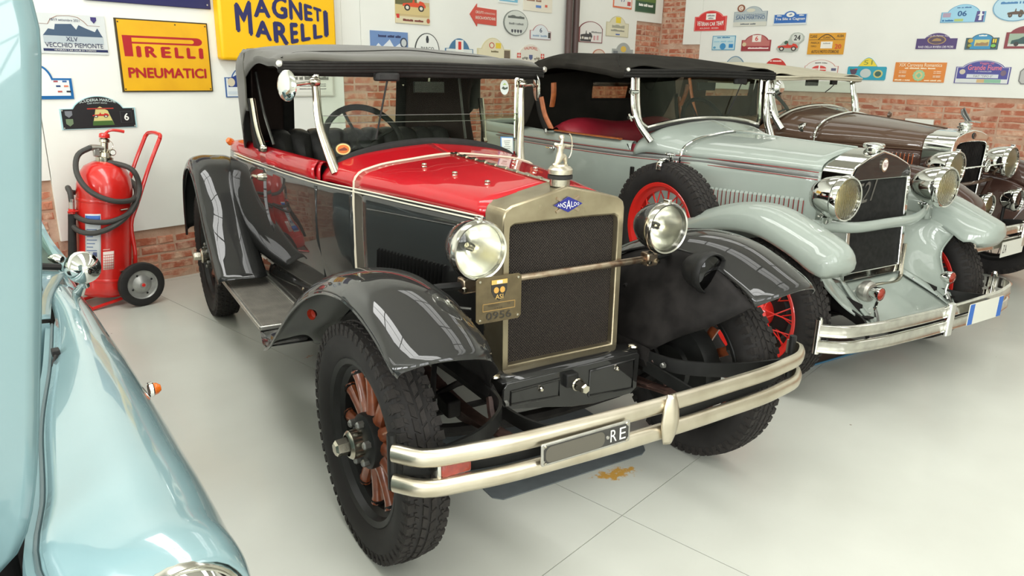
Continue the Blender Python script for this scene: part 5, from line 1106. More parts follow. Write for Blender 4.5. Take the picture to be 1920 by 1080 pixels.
# stickers and card on the glass
st = MB().prism([(-.398+.036*math.cos(i*.314), 1.177+.0275*math.sin(i*.314)) for i in range(20)], -.0012, 0, lambda u, v, w_: (u, 1.0605+(v-1.1)*.09+w_, v)).build('round_sticker', flat((44, 40, 36)), A, smooth=0); st['label'] = 'oval black and orange sticker on the windscreen'
for rx, ry, c, k in ((.032, .0235, (226, 200, 130), 1), (.026, .018, (206, 110, 40), 2)): MB().prism([(-.398+rx*math.cos(i*.314), 1.177+ry*math.sin(i*.314)) for i in range(20)], -.0012-.0006*k, 0, lambda u, v, w_: (u, 1.0605+(v-1.1)*.09+w_, v)).build('sticker_print', flat(c), st, smooth=0)
MB().prism([(-.415, 1.171), (-.383, 1.171), (-.380, 1.177), (-.393, 1.185), (-.403, 1.181), (-.417, 1.177)], -.0032, 0, lambda u, v, w_: (u, 1.0605+(v-1.1)*.09+w_, v)).build('sticker_print', flat((120, 50, 30)), st, smooth=0)
st2 = MB().prism([(.412+.0235*math.cos(i*.314), 1.435+.034*math.sin(i*.314)) for i in range(20)], -.0012, 0, lambda u, v, w_: (u, 1.068+(v-1.1)*.09+w_, v)).build('oval_sticker', flat((196, 206, 200)), A, smooth=0); st2['label'] = 'pale oval sticker with green print on the windscreen'
MB().prism([(.395, 1.43), (.405, 1.44), (.415, 1.433), (.43, 1.438), (.428, 1.428), (.41, 1.424)], -.0018, 0, lambda u, v, w_: (u, 1.068+(v-1.1)*.09+w_, v)).build('sticker_print', flat((60, 70, 60)), st2, smooth=0)
MB().prism([(.402, 1.445), (.412, 1.455), (.424, 1.448)], -.0018, 0, lambda u, v, w_: (u, 1.068+(v-1.1)*.09+w_, v)).build('sticker_print', flat((150, 180, 90)), st2, smooth=0)
cdp = MB().prism([(.377, 1.122), (.447, 1.118), (.448, 1.205), (.378, 1.209)], -.0015, 0, lambda u, v, w_: (u, 1.0605+(v-1.1)*.09+w_, v)).build('display_card', flat((70, 120, 170)), A, smooth=0); cdp['label'] = 'small white card with blue edge behind the windscreen'
MB().prism([(.383, 1.130), (.445, 1.126), (.445, 1.2), (.383, 1.204)], -.0025, 0, lambda u, v, w_: (u, 1.0605+(v-1.1)*.09+w_, v)).build('paper', flat((206, 214, 206)), cdp, smooth=0)
for k in range(6): MB().box((.412, 1.0595+(1.19-.009*k-1.1)*.09-.003, 1.188-.009*k), (.036-.006*(k % 3), .0006, .0022)).build('printed_line', flat((120, 124, 116)), cdp, smooth=0)
# wiper, wiper motor and inside mirror
wm = MB().rbox((-.19, 1.075, 1.475), (.11, .05, .035), .015).build('wiper_motor', 'rubber', A, bevel=.008)
MB().tube([(-.19, 1.062, 1.468), (-.225, 1.052, 1.34), (-.258, 1.045, 1.215)], .0042, 6).build('wiper_arm', 'rubber', wm)
im = MB().rbox((.03, 1.12, 1.432), (.15, .02, .05), .008).build('inside_mirror', 'rubber', A, bevel=.006); MB().box((.03, 1.132, 1.432), (.135, .002, .04)).build('mirror_glass', 'chrome', im)
MB().tube([(.03, 1.12, 1.455), (.03, 1.11, 1.5)], .006, 6).build('mirror_stem', 'nickel', im)
# ---- cockpit
seat(A, 1.78, .50, .72, 1.175, 10, 'leather_black', .55, .12)
steering_wheel(A, (-.205, 1.33, 1.175), .185, math.radians(58), 'rubber', 4, .4)
# ---- canvas roof on its frame
def rz(y):   # edge and crown height
    return (1.530+.045*min(1, (y-1.12)/.5), 1.546+.075*math.sin(min(1, max(0, (y-1.12)/.75))*PI/2))
S = []
for y in (1.10, 1.12, 1.3, 1.5, 1.7, 1.85):
    e_, c_ = rz(max(y, 1.12)); k = 0 if y > 1.11 else -.012
    drop = [.035, .036, .036, .045, .10, .16][(1.10, 1.12, 1.3, 1.5, 1.7, 1.85).index(y)]
    S.append([(-.632, y, e_-drop+k), (-.634, y, e_-drop*.45+k), (-.622, y, e_+k), (-.57, y, e_+.012+k), (-.3, y, c_-.006+k), (0, y, c_+k), (.3, y, c_-.006+k), (.57, y, e_+.012+k), (.622, y, e_+k), (.634, y, e_-drop*.45+k), (.632, y, e_-drop+k)])
rf = MB().loft(S, 34, 44).build('canvas_roof', 'canvas_grey', A, solid=.005)
# back curve and rear quarters with the open rear window between
bk = []
for t in range(9):
    q = t/8; bk.append(q)
def quarter(s_):
    R_ = []
    for x, y in ((.634, 1.74), (.634, 1.85), (.625, 1.95), (.58, 2.06), (.50, 2.13), (.37, 2.17)):
        fr = min(1, max(0, (y-1.85)/.3)); z1 = 1.575+.025*(1-abs(x)/.634)-.0; z1 = 1.567 if y < 1.9 else 1.575
        zb = 1.30 if y < 1.8 else (1.29 if y < 1.9 else 1.10); yb = y+.02
        if y < 1.8: R_.append([(s_*x, y, 1.565), (s_*x, y+.002, 1.5), (s_*x, y+.005, 1.42), (s_*x, y+.01, 1.335), (s_*x*.99, y+.015, 1.30)])
        else: R_.append([(s_*(x-.03), y-.02, z1+.012), (s_*x, y, 1.535), (s_*x, y+.03, 1.42), (s_*(x*.985), y+.06, 1.25), (s_*(x*.97), y+.075, 1.10 if y > 1.9 else 1.29)])
    return R_
for s_ in (-1, 1):
    MB().loft(quarter(s_), 22, 20).build('roof_quarter', 'canvas_grey', rf, solid=.005)
    MB().loft([[(s_*.60, 1.76, 1.50), (s_*.595, 1.80, 1.3), (s_*.575, 1.70, 1.11)], [(s_*.59, 1.93, 1.52), (s_*.585, 1.97, 1.3), (s_*.565, 2.0, 1.11)], [(s_*.50, 2.09, 1.53), (s_*.49, 2.13, 1.3), (s_*.48, 2.16, 1.11)], [(s_*.36, 2.14, 1.53), (s_*.36, 2.17, 1.3), (s_*.36, 2.20, 1.11)]], 18, 14).build('quarter_lining', 'canvas_lining', rf, solid=.004)
    MB().loft([[(s_*.36, 2.135, 1.53), (s_*.36, 2.165, 1.3), (s_*.36, 2.19, 1.11)], [(s_*.30, 2.145, 1.53), (s_*.30, 2.17, 1.3), (s_*.30, 2.20, 1.11)]], 4, 12, lin_u=True).build('window_flap', 'canvas_edge', rf, solid=.005)
    for z in (1.42, 1.15): MB().lathe([(0, .006), (.007, .004), (.008, 0)], (s_*.335, 2.135 if z > 1.3 else 2.175, z), (0, -1, 0), 10).build('press_stud', 'nickel', rf)
# lintel over the rear opening and rounded back
MB().loft([[(-.58, 1.84, 1.588), (0, 1.86, 1.622), (.58, 1.84, 1.588)], [(-.57, 1.98, 1.585), (0, 2.02, 1.612), (.57, 1.98, 1.585)], [(-.52, 2.08, 1.56), (0, 2.12, 1.578), (.52, 2.08, 1.56)], [(-.48, 2.12, 1.50), (0, 2.16, 1.51), (.48, 2.12, 1.50)]], 14, 24).build('roof_back', 'canvas_grey', rf, solid=.005)
# folded front edge with piping
for k, (z, r, yy) in enumerate(((1.524, .007, 1.098), (1.513, .007, 1.096), (1.502, .007, 1.097), (1.491, .008, 1.10))):
    MB().tube([(-.636, yy+.012, z), (-.625, yy, z), (0, yy-.004, z+.010), (.625, yy, z), (.636, yy+.012, z)], r, 7, res=30).build('front_piping', 'canvas_edge', rf)
for s_ in (-1, 1): MB().lathe([(0, .01), (.012, .008), (.015, 0), (.012, -.004)], (s_*.634, 1.095, 1.520), (s_*.5, -1, 0), 12).build('front_stud', 'aluminium', rf)
MB().box((0, 1.125, 1.488), (1.22, .05, .03)).build('header_rail', 'canvas_edge', rf, bevel=.008)
MB().tube([(-.62, 1.12, 1.583-.04)]+[(x, 1.30+.02*abs(x), 1.563+.03*(1-abs(x)/.62)) for x in (-.5, -.2, 0, .2, .5)]+[(.62, 1.12, 1.543)], .0022, 4, res=40).build('roof_seam', 'canvas_edge', rf)
# lining inside the roof
MB().loft([[(-.60, y, rz(y)[0]-.02), (0, y, rz(y)[1]-.02), (.60, y, rz(y)[0]-.02)] for y in (1.15, 1.4, 1.65, 1.85, )]+[[(-.55, 2.1, 1.53), (0, 2.12, 1.545), (.55, 2.1, 1.53)]], 10, 12).build('roof_lining', 'canvas_lining', rf, solid=.003)
# frame sticks
for s_ in (-1, 1):
    fr = MB().tube([(s_*.60, 1.63, 1.135), (s_*.612, 1.655, 1.20), (s_*.62, 1.70, 1.36)], .0125, 10, res=10).build('roof_stick', 'nickel', A)
    MB().tube([(s_*.605, 1.645, 1.12), (s_*.617, 1.67, 1.20), (s_*.622, 1.72, 1.36)], .016, 8, res=10, flat=(.5, 1)).build('stick_strap', 'canvas_edge', fr)
    MB().lathe([(0, .018), (.014, .015), (.019, .006), (.019, -.01)], (s_*.60, 1.63, 1.135), (s_, 0, 0), 12).build('stick_pivot', 'nickel', fr)
    MB().tube([(s_*.53, 1.72, 1.14), (s_*.55, 1.80, 1.30), (s_*.56, 1.86, 1.48)], .007, 8, res=10).build('inner_stick', 'steel_grey', fr)
# rear lamp on the body corner
rl = MB().lathe([(0, .03), (.016, .026), (.02, .012), (.022, 0)], (-.585, 2.50, 1.085), (-.6, -.3, .5), 14).build('tail_reflector', 'amber', A)
# ================================================================== GREY TOURER WITH RED WHEELS
C2 = thing('tourer', (2.177, -.294, 0), math.radians(-16.419), 'light grey open tourer with red wire wheels and a black canvas roof', 'car')
GP = 'grey_paint'; GB = 1.045
kg = WheelKit(.372, .145, .252, 'wire', 'wheel_red', 58)
kg.put(C2, -.687, 0, .371, 0, -1); kg.put(C2, .687, 0, .371, 0, 1); kg.put(C2, -.687, 2.85, .371, 0, -1); kg.put(C2, .687, 2.85, .371, 0, 1)
for s_ in (-1, 1): drum(C2, s_*.61, 0, .37, s_, .16); drum(C2, s_*.61, 2.85, .37, s_, .16)
# spare wheel carried in the front fender
sw = kg.put(C2, -.705, .69, .672, 0, -1); sw['label'] = 'spare tyre carried in the front fender'
cl = MB().tube([(-.72, .70, 1.05), (-.745, .70, 1.062), (-.775, .70, 1.045), (-.782, .70, 1.005)], .012, 8, res=12, flat=(1.6, .6)).build('spare_clamp', 'chrome', C2)
MB().tube([(-.66, .70, .95), (-.69, .70, 1.06), (-.70, .70, 1.085)], .010, 8, res=8).build('clamp_stem', 'chrome', cl)
for dx, dy in ((.028, 0), (0, .035)): MB().tube([(-.70-dx, .70-dy, 1.085), (-.70+dx, .70+dy, 1.085)], .007, 8).build('clamp_wing', 'chrome', cl)
# hood
HF = [(.262, GB), (.261, 1.062), (.252, 1.078), (.225, 1.096), (.115, 1.132), (0, 1.158)]
HR = [(.448, GB), (.445, 1.068), (.428, 1.092), (.375, 1.122), (.19, 1.162), (0, 1.178)]
WS = [(.545, GB), (.542, 1.085), (.515, 1.125), (.45, 1.165), (.24, 1.212), (0, 1.232)]
def mixs(a, b, t, d=0): return [(p[0]*(1-t)+q[0]*t, p[1]*(1-t)+q[1]*t+d) for p, q in zip(a, b)]
for s_ in (-1, 1):
    MB().loft([sec(HF, .05, s_), sec(mixs(HF, HR, .33, .003), .32, s_), sec(mixs(HF, HR, .67, .003), .6, s_), sec(HR, .868, s_)], 16, 18).build('hood_top', GP, C2, solid=.003)
    hs = MB().loft([[(s_*.262, .05, GB), (s_*.262, .05, .86), (s_*.26, .05, .5)], [(s_*.355, .46, GB), (s_*.357, .46, .86), (s_*.353, .46, .5)], [(s_*.448, .868, GB), (s_*.452, .868, .86), (s_*.448, .868, .5)]], 10, 10).build('hood_side', GP, C2, solid=.004)
    louvres(C2, (s_*.286, .125, .745), (s_*.432, .77, .735), 26, (0, 0, .155), .012, GP, (s_, -.23, 0), emat='coach_red', parent=hs)
    MB().loft([sec(HR, .876, s_), sec(mixs(HR, WS, .45, .004), .97, s_), sec(WS, 1.12, s_), sec([(x+.012 if x else 0, z-.02) for x, z in WS], 1.17, s_)], 14, 20).build('scuttle', GP, C2, solid=.003)
MB().tube([(0, .04, 1.161), (0, .45, 1.170), (0, .868, 1.181)], .005, 8).build('hood_hinge', GP, C2)
full = [(-x, .872, z+.003) for x, z in HR]+[(x, .872, z+.003) for x, z in reversed(HR[:-1])]
MB().tube(full, .007, 6, res=60).build('hood_bead', 'chrome', C2)
for s_ in (-1, 1):
    MB().tube([(s_*.452, .872, 1.04), (s_*.456, .872, .95)], .006, 6).build('hood_gap', 'chassis_black', C2)
    MB().box((s_*.458, .90, .985), (.012, .02, .07)).build('hood_catch', 'chrome', C2, bevel=.003)
# body
PLAN = [(-.448, .876), (-.49, 1.0), (-.54, 1.16), (-.585, 1.45), (-.612, 1.8), (-.622, 2.2), (-.625, 2.6), (-.60, 2.95), (-.50, 3.16), (-.28, 3.24), (0, 3.26)]
body, PP = tub(C2, PLAN, GB, .46, .08, GP, flare=.008)
G = []
for i, p in enumerate(PP):
    a = PP[max(0, i-1)]; b = PP[min(len(PP)-1, i+1)]; t = (b-a).normalized(); o = Vector((-t.y, t.x, 0)); inn = o if o.dot(Vector((0, 1.8, 0))-p) > 0 else -o
    if p.y < 1.17: continue
    h = .062 if p.y < 1.9 else .062+.012*min(1, (p.y-1.9)/.4)
    G.append(crom([p+inn*k+Vector((0, 0, GB+z)) for k, z in ((.0, 0), (.002, h*.5), (.012, h*.88), (.028, h), (.05, h*.9), (.055, h*.4))], 10))
MB().grid(G).build('coaming', GP, C2, solid=.004)
for s_ in (-1, 1):
    MB().tube([(s_*.558, 1.30, 1.114), (s_*.59, 1.6, 1.116), (s_*.602, 1.98, 1.12)], .014, 8, res=16, flat=(1.5, .5)).build('wood_rail', 'trim_wood', C2)
    for zz, dx in ((1.050, .004), (1.012, .006)):
        MB().tube([(s_*(.262+dx), .06, zz-.01)]+[(s_*(-x+dx), y, zz) for x, y in [(-.355, .46)]+PLAN[:8]], .0028, 5, res=60).build('coach_line', 'coach_red', C2)
    MB().loft([[(s_*(.264), .06, 1.032), (s_*.268, .06, 1.02), (s_*.264, .06, 1.008)]]+[[(s_*(-x+.001), y, 1.045), (s_*(-x+.009), y, 1.031), (s_*(-x+.002), y, 1.017)] for x, y in [(-.355, .46)]+PLAN[:8]], 50, 6).build('belt_moulding', 'grey_band', C2, solid=.003)
    # door seam and hinge
    MB().tube([(s_*.556, 1.235, 1.09), (s_*.549, 1.20, 1.04), (s_*.540, 1.165, .985), (s_*.545, 1.16, .9), (s_*.545, 1.16, .6)], .0032, 5, res=24).build('door_seam', 'chassis_black', C2)
    MB().box((s_*.553, 1.175, .925), (.016, .03, .06)).build('door_hinge', 'chassis_black', C2, bevel=.004)
    MB().tube([(s_*.615, 1.93, 1.0), (s_*.645, 1.93, 1.0), (s_*.65, 1.98, 1.0)], .008, 8, res=10).build('door_handle', 'chrome', C2)
    MB().lathe([(0, .02), (.016, .016), (.02, 0)], (s_*.612, 1.93, 1.0), (s_, 0, 0), 12).build('handle_boss', 'chrome', C2)
MB().box((0, 1.7, .5), (1.0, 1.5, .03)).build('cockpit_floor', 'interior_dark', C2, smooth=0)
MB().loft([[(-.52, 1.15, .8), (0, 1.15, .8), (.52, 1.15, .8)], [(-.53, 1.15, 1.08), (0, 1.15, 1.18), (.53, 1.15, 1.08)]], 4, 8, lin_u=True).build('dashboard', 'interior_dark', C2, solid=.01)
for s_ in (-1, 1): MB().loft([[(s_*.5, 1.2, .52), (s_*.515, 1.2, 1.09)], [(s_*.56, 1.8, .52), (s_*.57, 1.8, 1.1)], [(s_*.57, 2.6, .52), (s_*.58, 2.6, 1.1)]], 8, 3).build('inner_trim', 'leather_red', C2, solid=.006)
# front seat back in red leather, one smooth cushion
MB().loft([[(-.54, 1.86, .7), (-.50, 1.80, .7), (0, 1.79, .7), (.50, 1.80, .7), (.54, 1.86, .7)], [(-.55, 1.93, .95), (-.51, 1.86, .95), (0, 1.84, .95), (.51, 1.86, .95), (.55, 1.93, .95)], [(-.55, 1.98, 1.12), (-.51, 1.91, 1.13), (0, 1.89, 1.135), (.51, 1.91, 1.13), (.55, 1.98, 1.12)], [(-.55, 2.02, 1.14), (-.51, 2.0, 1.165), (0, 1.98, 1.17), (.51, 2.0, 1.165), (.55, 2.02, 1.14)], [(-.55, 2.06, 1.10), (-.51, 2.08, 1.12), (0, 2.08, 1.12), (.51, 2.08, 1.12), (.55, 2.06, 1.10)]], 24, 20).build('seat_back', 'leather_red', C2, solid=.006)
MB().rbox((0, 1.62, .68), (1.02, .46, .18), .06).build('seat_cushion', 'leather_red', C2, bevel=.03)
steering_wheel(C2, (.30, 1.42, 1.17), .20, math.radians(62), 'rubber', 4, .4)
# running boards and valances
for s_ in (-1, 1):
    r = MB().box((s_*.66, 1.72, .33), (.25, 1.25, .03)).build('running_board', 'black_satin', C2, bevel=.005)
    MB().box((s_*.785, 1.72, .332), (.012, 1.26, .036)).build('edge_trim', 'chrome', r, bevel=.003)
    MB().loft([[(s_*.5, y, .50), (s_*.53, y, .42), (s_*.55, y, .345)] for y in (.8, 1.4, 2.0, 2.4)], 8, 6).build('sill_valance', GP, C2, solid=.004)
# front fenders (deep crowned, rounded nose)
FL = [(1.12, .345, .0), (.95, .42, 0), (.75, .535, 0), (.55, .645, 0), (.35, .735, 0), (.15, .785, 0), (-.02, .79, 0), (-.16, .755, 0), (-.27, .712, 0), (-.335, .680, 0)]
for s_ in (-1, 1):
    S = []
    for i, (y, z, _) in enumerate(FL):
        t = i/(len(FL)-1); c = .02+.102*math.sin(PI*min(1, t*1.2)*.60); xo = .79+.012*math.sin(PI*t); xi = .52 if t > .35 else .56
        fwd = -.035*max(0, (t-.7)/.3)
        S.append([(s_*(xo-.004), y, z-.012), (s_*xo, y, z+.006), (s_*(xo-.012), y+fwd*.3, z+c*.55), (s_*(xo-.05), y+fwd*.7, z+c*.9), (s_*(xo-.12), y+fwd, z+c), (s_*(xo-.19), y+fwd, z+c*.93), (s_*(xi+.03), y+fwd*.6, z+c*.6), (s_*xi, y+.01, z-.01)])
    nose = [None,
            [(s_*.788, -.372, .662), (s_*.792, -.376, .685), (s_*.782, -.392, .735), (s_*.742, -.412, .762), (s_*.672, -.420, .768), (s_*.61, -.414, .756), (s_*.558, -.394, .722), (s_*.536, -.370, .676)],
            [(s_*.772, -.388, .652), (s_*.776, -.392, .662), (s_*.766, -.410, .69), (s_*.73, -.430, .705), (s_*.67, -.436, .708), (s_*.612, -.430, .702), (s_*.568, -.408, .682), (s_*.548, -.382, .658)],
            [(s_*.755, -.380, .646), (s_*.757, -.382, .648), (s_*.75, -.392, .65), (s_*.72, -.402, .651), (s_*.67, -.406, .651), (s_*.618, -.402, .65), (s_*.58, -.392, .65), (s_*.56, -.375, .648)]]
    f = MB().loft(S+nose[1:], 56, 26).build('front_fender', GP, C2, solid=.005)
    # inner side sweeping down to the apron
    MB().loft([[(s_*.530, -.255, .705), (s_*.530, -.21, .60), (s_*.465, -.285, .47), (s_*.345, -.43, .352)],
               [(s_*.52, -.17, .755), (s_*.48, -.16, .63), (s_*.42, -.21, .51), (s_*.33, -.33, .40)],
               [(s_*.52, -.10, .775), (s_*.44, -.09, .68), (s_*.36, -.11, .58), (s_*.295, -.2, .46)],
               [(s_*.52, .15, .775), (s_*.43, .15, .68), (s_*.35, .15, .58), (s_*.28, .15, .5)],
               [(s_*.54, .55, .64), (s_*.47, .55, .58), (s_*.41, .55, .52), (s_*.38, .55, .47)],
               [(s_*.56, .9, .45), (s_*.52, .9, .44), (s_*.48, .9, .43), (s_*.45, .9, .42)]], 34, 16).build('fender_apron', GP, f, solid=.004)
    MB().tube([(s_*.532, -.258, .70), (s_*.532, -.213, .60), (s_*.467, -.288, .47), (s_*.347, -.433, .352)], .006, 6, res=24).build('apron_bead', GP, f)
    RLg = [(2.12, .38), (2.3, .52), (2.48, .70), (2.66, .815), (2.85, .84), (3.02, .80), (3.16, .69), (3.26, .50), (3.30, .40)]
    S = []
    for i, (y, z) in enumerate(RLg):
        t = i/(len(RLg)-1); c = .02+.07*math.sin(PI*min(1, t*1.2)*.8)
        S.append([(s_*.795, y, z-.012), (s_*.80, y, z), (s_*.785, y, z+c*.6), (s_*.74, y, z+c*.95), (s_*.68, y, z+c), (s_*.62, y, z+c*.8), (s_*.57, y, z+c*.4)])
    MB().loft(S, 36, 18).build('rear_fender', GP, C2, solid=.005)
# radiator: chromed pointed shell with dark core
outr = [(-.255, .505), (-.257, 1.04), (-.247, 1.068), (-.222, 1.088), (-.115, 1.130), (0, 1.160), (.115, 1.130), (.222, 1.088), (.247, 1.068), (.257, 1.04), (.255, .505)]
innr = [(-.226, .545), (-.232, 1.0), (-.230, 1.008), (-.22, 1.012), (-.11, 1.014), (0, 1.014), (.11, 1.014), (.22, 1.012), (.230, 1.008), (.232, 1.0), (.226, .545)]
n = len(outr)
def ry_(z): return -.16+.045*(z-.5)/.6
vs = [(x, ry_(z), z) for x, z in outr]+[(x, ry_(z), z) for x, z in innr]+[(x*1.015, .06, z*1.0) for x, z in outr]+[(x, ry_(z)+.03, z) for x, z in innr]
fs = []
for i in range(n):
    j = (i+1) % n; fs += [(i, j, n+j, n+i), (i, 2*n+i, 2*n+j, j), (n+i, n+j, 3*n+j, 3*n+i)]
shell = MB().add(vs, fs).build('radiator_shell', 'chrome', C2, smooth=28, bevel=.005)
MB().prism(innr, 0, .004, lambda u, v, w_: (u, ry_(v)+.02+w_, v)).build('radiator_core', 'radiator_dark', C2, smooth=0)
MB().prism([(-.236, 1.02), (-.243, 1.045), (-.22, 1.078), (-.114, 1.119), (0, 1.148), (.114, 1.119), (.22, 1.078), (.243, 1.045), (.236, 1.02)], -.003, 0, lambda u, v, w_: (u, ry_(v)-.002+w_, v)).build('shell_face', 'black_paint', shell, smooth=0)
bdg = MB().prism([(.0285*math.cos(2*PI*i/24), 1.087+.036*math.sin(2*PI*i/24)) for i in range(24)], -.008, 0, lambda u, v, w_: (u, ry_(1.087)-.003+w_, v)).build('round_badge', 'nickel', shell, smooth=30); bdg['label'] = 'oval enamel radiator badge'
MB().prism([(.021*math.cos(2*PI*i/24), 1.087+.028*math.sin(2*PI*i/24)) for i in range(24)], -.010, 0, lambda u, v, w_: (u, ry_(1.087)-.003+w_, v)).build('badge_field', flat((226, 220, 212)), bdg, smooth=0)
vs_, fs_, _ = glyphs('FIAT', 0); MB().add([(-.017+v.x*.034, ry_(1.087)-.0142, 1.074+v.y*.026) for v in vs_], fs_).build('lettering', flat((120, 30, 40)), bdg, smooth=0, fixn=False)
vs_, fs_, _ = glyphs('521', .0); MB().add([(-.20+v.x*.155+v.y*.03, ry_(.95)+.016, .885+v.y*.11+v.x*.02) for v in vs_], fs_).build('model_script', 'steel_grey', C2, smooth=0, fixn=False)
MB().lathe([(.036, 0), (.036, .014), (.05, .018), (.053, .024), (.053, .034), (.046, .04), (.02, .043), (0, .044)], (0, -.05, 1.150), (0, 0, 1), 28).build('filler_cap', 'chrome', shell)
# bright trim bent along the lower radiator corners, and the painted front apron
MB().tube([(.236, -.168, .66), (.236, -.17, .53), (.225, -.18, .485), (.19, -.19, .470), (0, -.195, .468), (-.15, -.195, .468)], .011, 8, res=30).build('lower_trim', 'nickel', C2)
ap = MB().loft([[(-.27, -.13, .495), (0, -.14, .495), (.27, -.13, .495)], [(-.295, -.22, .452), (0, -.225, .455), (.295, -.22, .452)], [(-.32, -.33, .40), (0, -.33, .402), (.32, -.33, .40)], [(-.335, -.42, .355), (0, -.415, .36), (.335, -.42, .355)]], 14, 14).build('front_apron', GP, C2, solid=.005)
for s_ in (-1, 1):
    MB().loft([[(s_*.24, -.165, .50), (s_*.275, -.155, .515)], [(s_*.275, -.25, .455), (s_*.315, -.24, .47)], [(s_*.31, -.35, .40), (s_*.345, -.35, .405)], [(s_*.325, -.43, .352), (s_*.35, -.428, .355)]], 12, 4).build('apron_flange', GP, ap, solid=.008)
    for t in (.2, .7): MB().lathe([(0, .006), (.005, .004), (.006, 0)], (s_*(.25+.075*t), -.18-.25*t, .508-.15*t), (0, -1, .6), 8).build('screw', 'chrome', ap)
MB().tube([(-.36, -.44, .36), (.36, -.44, .36)], .014, 8).build('cross_tube', 'chassis_black', C2)
# lamp bar and headlamps
MB().loft([[(x, y, z+.024), (x, y-.014, z+.012), (x, y-.014, z-.012), (x, y, z-.024)] for x, y, z in ((-.50, -.10, .815), (-.42, -.13, .81), (-.30, -.165, .797), (0, -.185, .795), (.30, -.165, .797), (.42, -.13, .81), (.50, -.10, .815))], 34, 10).build('lamp_bar', GP, C2, solid=.012)
for s_ in (-1, 1):
    h = headlamp(C2, 'headlamp', (s_*.434, -.224, .958), .106, .19, 'chrome', 'chrome', 'lens_warm', 'reflector_warm', 0, clip=False, ribs=True)
    MB().lathe([(.02, 0), (.026, .01), (.036, .03), (.04, .035)], (s_*.434, -.13, .822), (0, 0, 1), 16).build('lamp_stem', 'chrome', h)
    pt = MB().loft([[(s_*.44, -.13, .84), (s_*.44, -.135, .77)], [(s_*.52, -.12, .84), (s_*.52, -.125, .76)]], 3, 3, lin_u=True).build('lamp_bracket', GP, h, solid=.012)
    for z in (.825, .778): MB().lathe([(0, .006), (.006, .005), (.007, 0)], (s_*.505, -.128, z), (0, -1, 0), 10).build('screw', 'chrome', h)
# little round indicators and horn
for s_ in (-1, 1):
    il = MB().lathe([(.0, .06), (.018, .055), (.03, .035), (.034, .008), (.032, 0)], (s_*.315, -.405, .515), (0, 1, 0), 20).build('indicator_lamp', 'chrome', C2)
    MB().lathe([(.030, 0), (.022, -.006), (0, -.008)], (s_*.315, -.405, .515), (0, 1, 0), 20).build('indicator_lens', 'lamp_red', il)
    MB().tube([(s_*.315, -.39, .485), (s_*.315, -.385, .44), (s_*.32, -.40, .40)], .009, 8, res=8).build('indicator_stem', 'chrome', il)
    MB().tube([(s_*.315, -.385, .445), (s_*.32, -.41, .40), (s_*.33, -.425, .37)], .006, 6, res=8).build('indicator_arm', 'steel_grey', il)
hn = MB().lathe([(0, -.035), (.02, -.034), (.045, -.03), (.056, -.018), (.058, 0), (.05, .02), (.02, .045), (0, .05)], (-.195, -.255, .475), (0, 1, 0), 28).build('horn', 'aluminium', C2)
MB().lathe([(.026, -.036), (.024, -.042), (.016, -.042), (.014, -.036)], (-.195, -.255, .475), (0, 1, 0), 24).build('horn_ring', 'lamp_red', hn)
# bumper: two ribbed chrome bars
path = [(-.81, -.44, 0), (-.74, -.50, 0), (-.60, -.535, 0), (-.3, -.56, 0), (0, -.566, 0), (.3, -.56, 0), (.62, -.53, 0), (.77, -.48, 0), (.815, -.42, 0), (.805, -.385, 0), (.77, -.372, 0)]
b1 = bar([(x, y, .427) for x, y, z in path], ribbed(.060, .016), 60).build('bumper_bar', 'chrome_worn', C2)
b2 = bar([(x, y, .352) for x, y, z in path], ribbed(.060, .016), 60).build('bumper_bar', 'chrome_worn', C2)
for s_ in (-1, 1):
    MB().tube([(s_*.803, -.43 if s_ < 0 else -.385, .315), (s_*.803, -.43 if s_ < 0 else -.385, .475)], .015, 12).build('bumper_end_pin', 'chrome_worn', b1)
    MB().lathe([(0, .012), (.01, .01), (.012, 0)], (s_*.803, -.43 if s_ < 0 else -.385, .475), (0, 0, 1), 10).build('pin_nut', 'chrome', b1)
    bar([(s_*.33, .0, .42), (s_*.36, -.2, .41), (s_*.44, -.4, .395), (s_*.56, -.52, .39)], [(-.005, -.026), (.005, -.026), (.005, .026), (-.005, .026)], 18).build('bumper_bracket', 'black_satin', b1)
MB().rbox((.0, -.580, .39), (.05, .03, .165), .01).build('bumper_clamp', 'chrome', b1, bevel=.008)
npl = MB().prism(rr_(.172, .055, .006), -.004, 0, lambda u, v, w_: (.31+u, -.592+.03*u+w_, .393+v-.012*u)).build('number_plate', flat((206, 206, 194)), C2); npl['label'] = 'blank white number plate with blue ends'
for x0, x1 in ((-.170, -.128), (.128, .170)): MB().prism([(x0, -.053), (x1, -.053), (x1, .053), (x0, .053)], -.006, 0, lambda u, v, w_: (.31+u, -.592+.03*u+w_, .393+v-.012*u)).build('blue_band', flat((40, 96, 176)), npl, smooth=0)
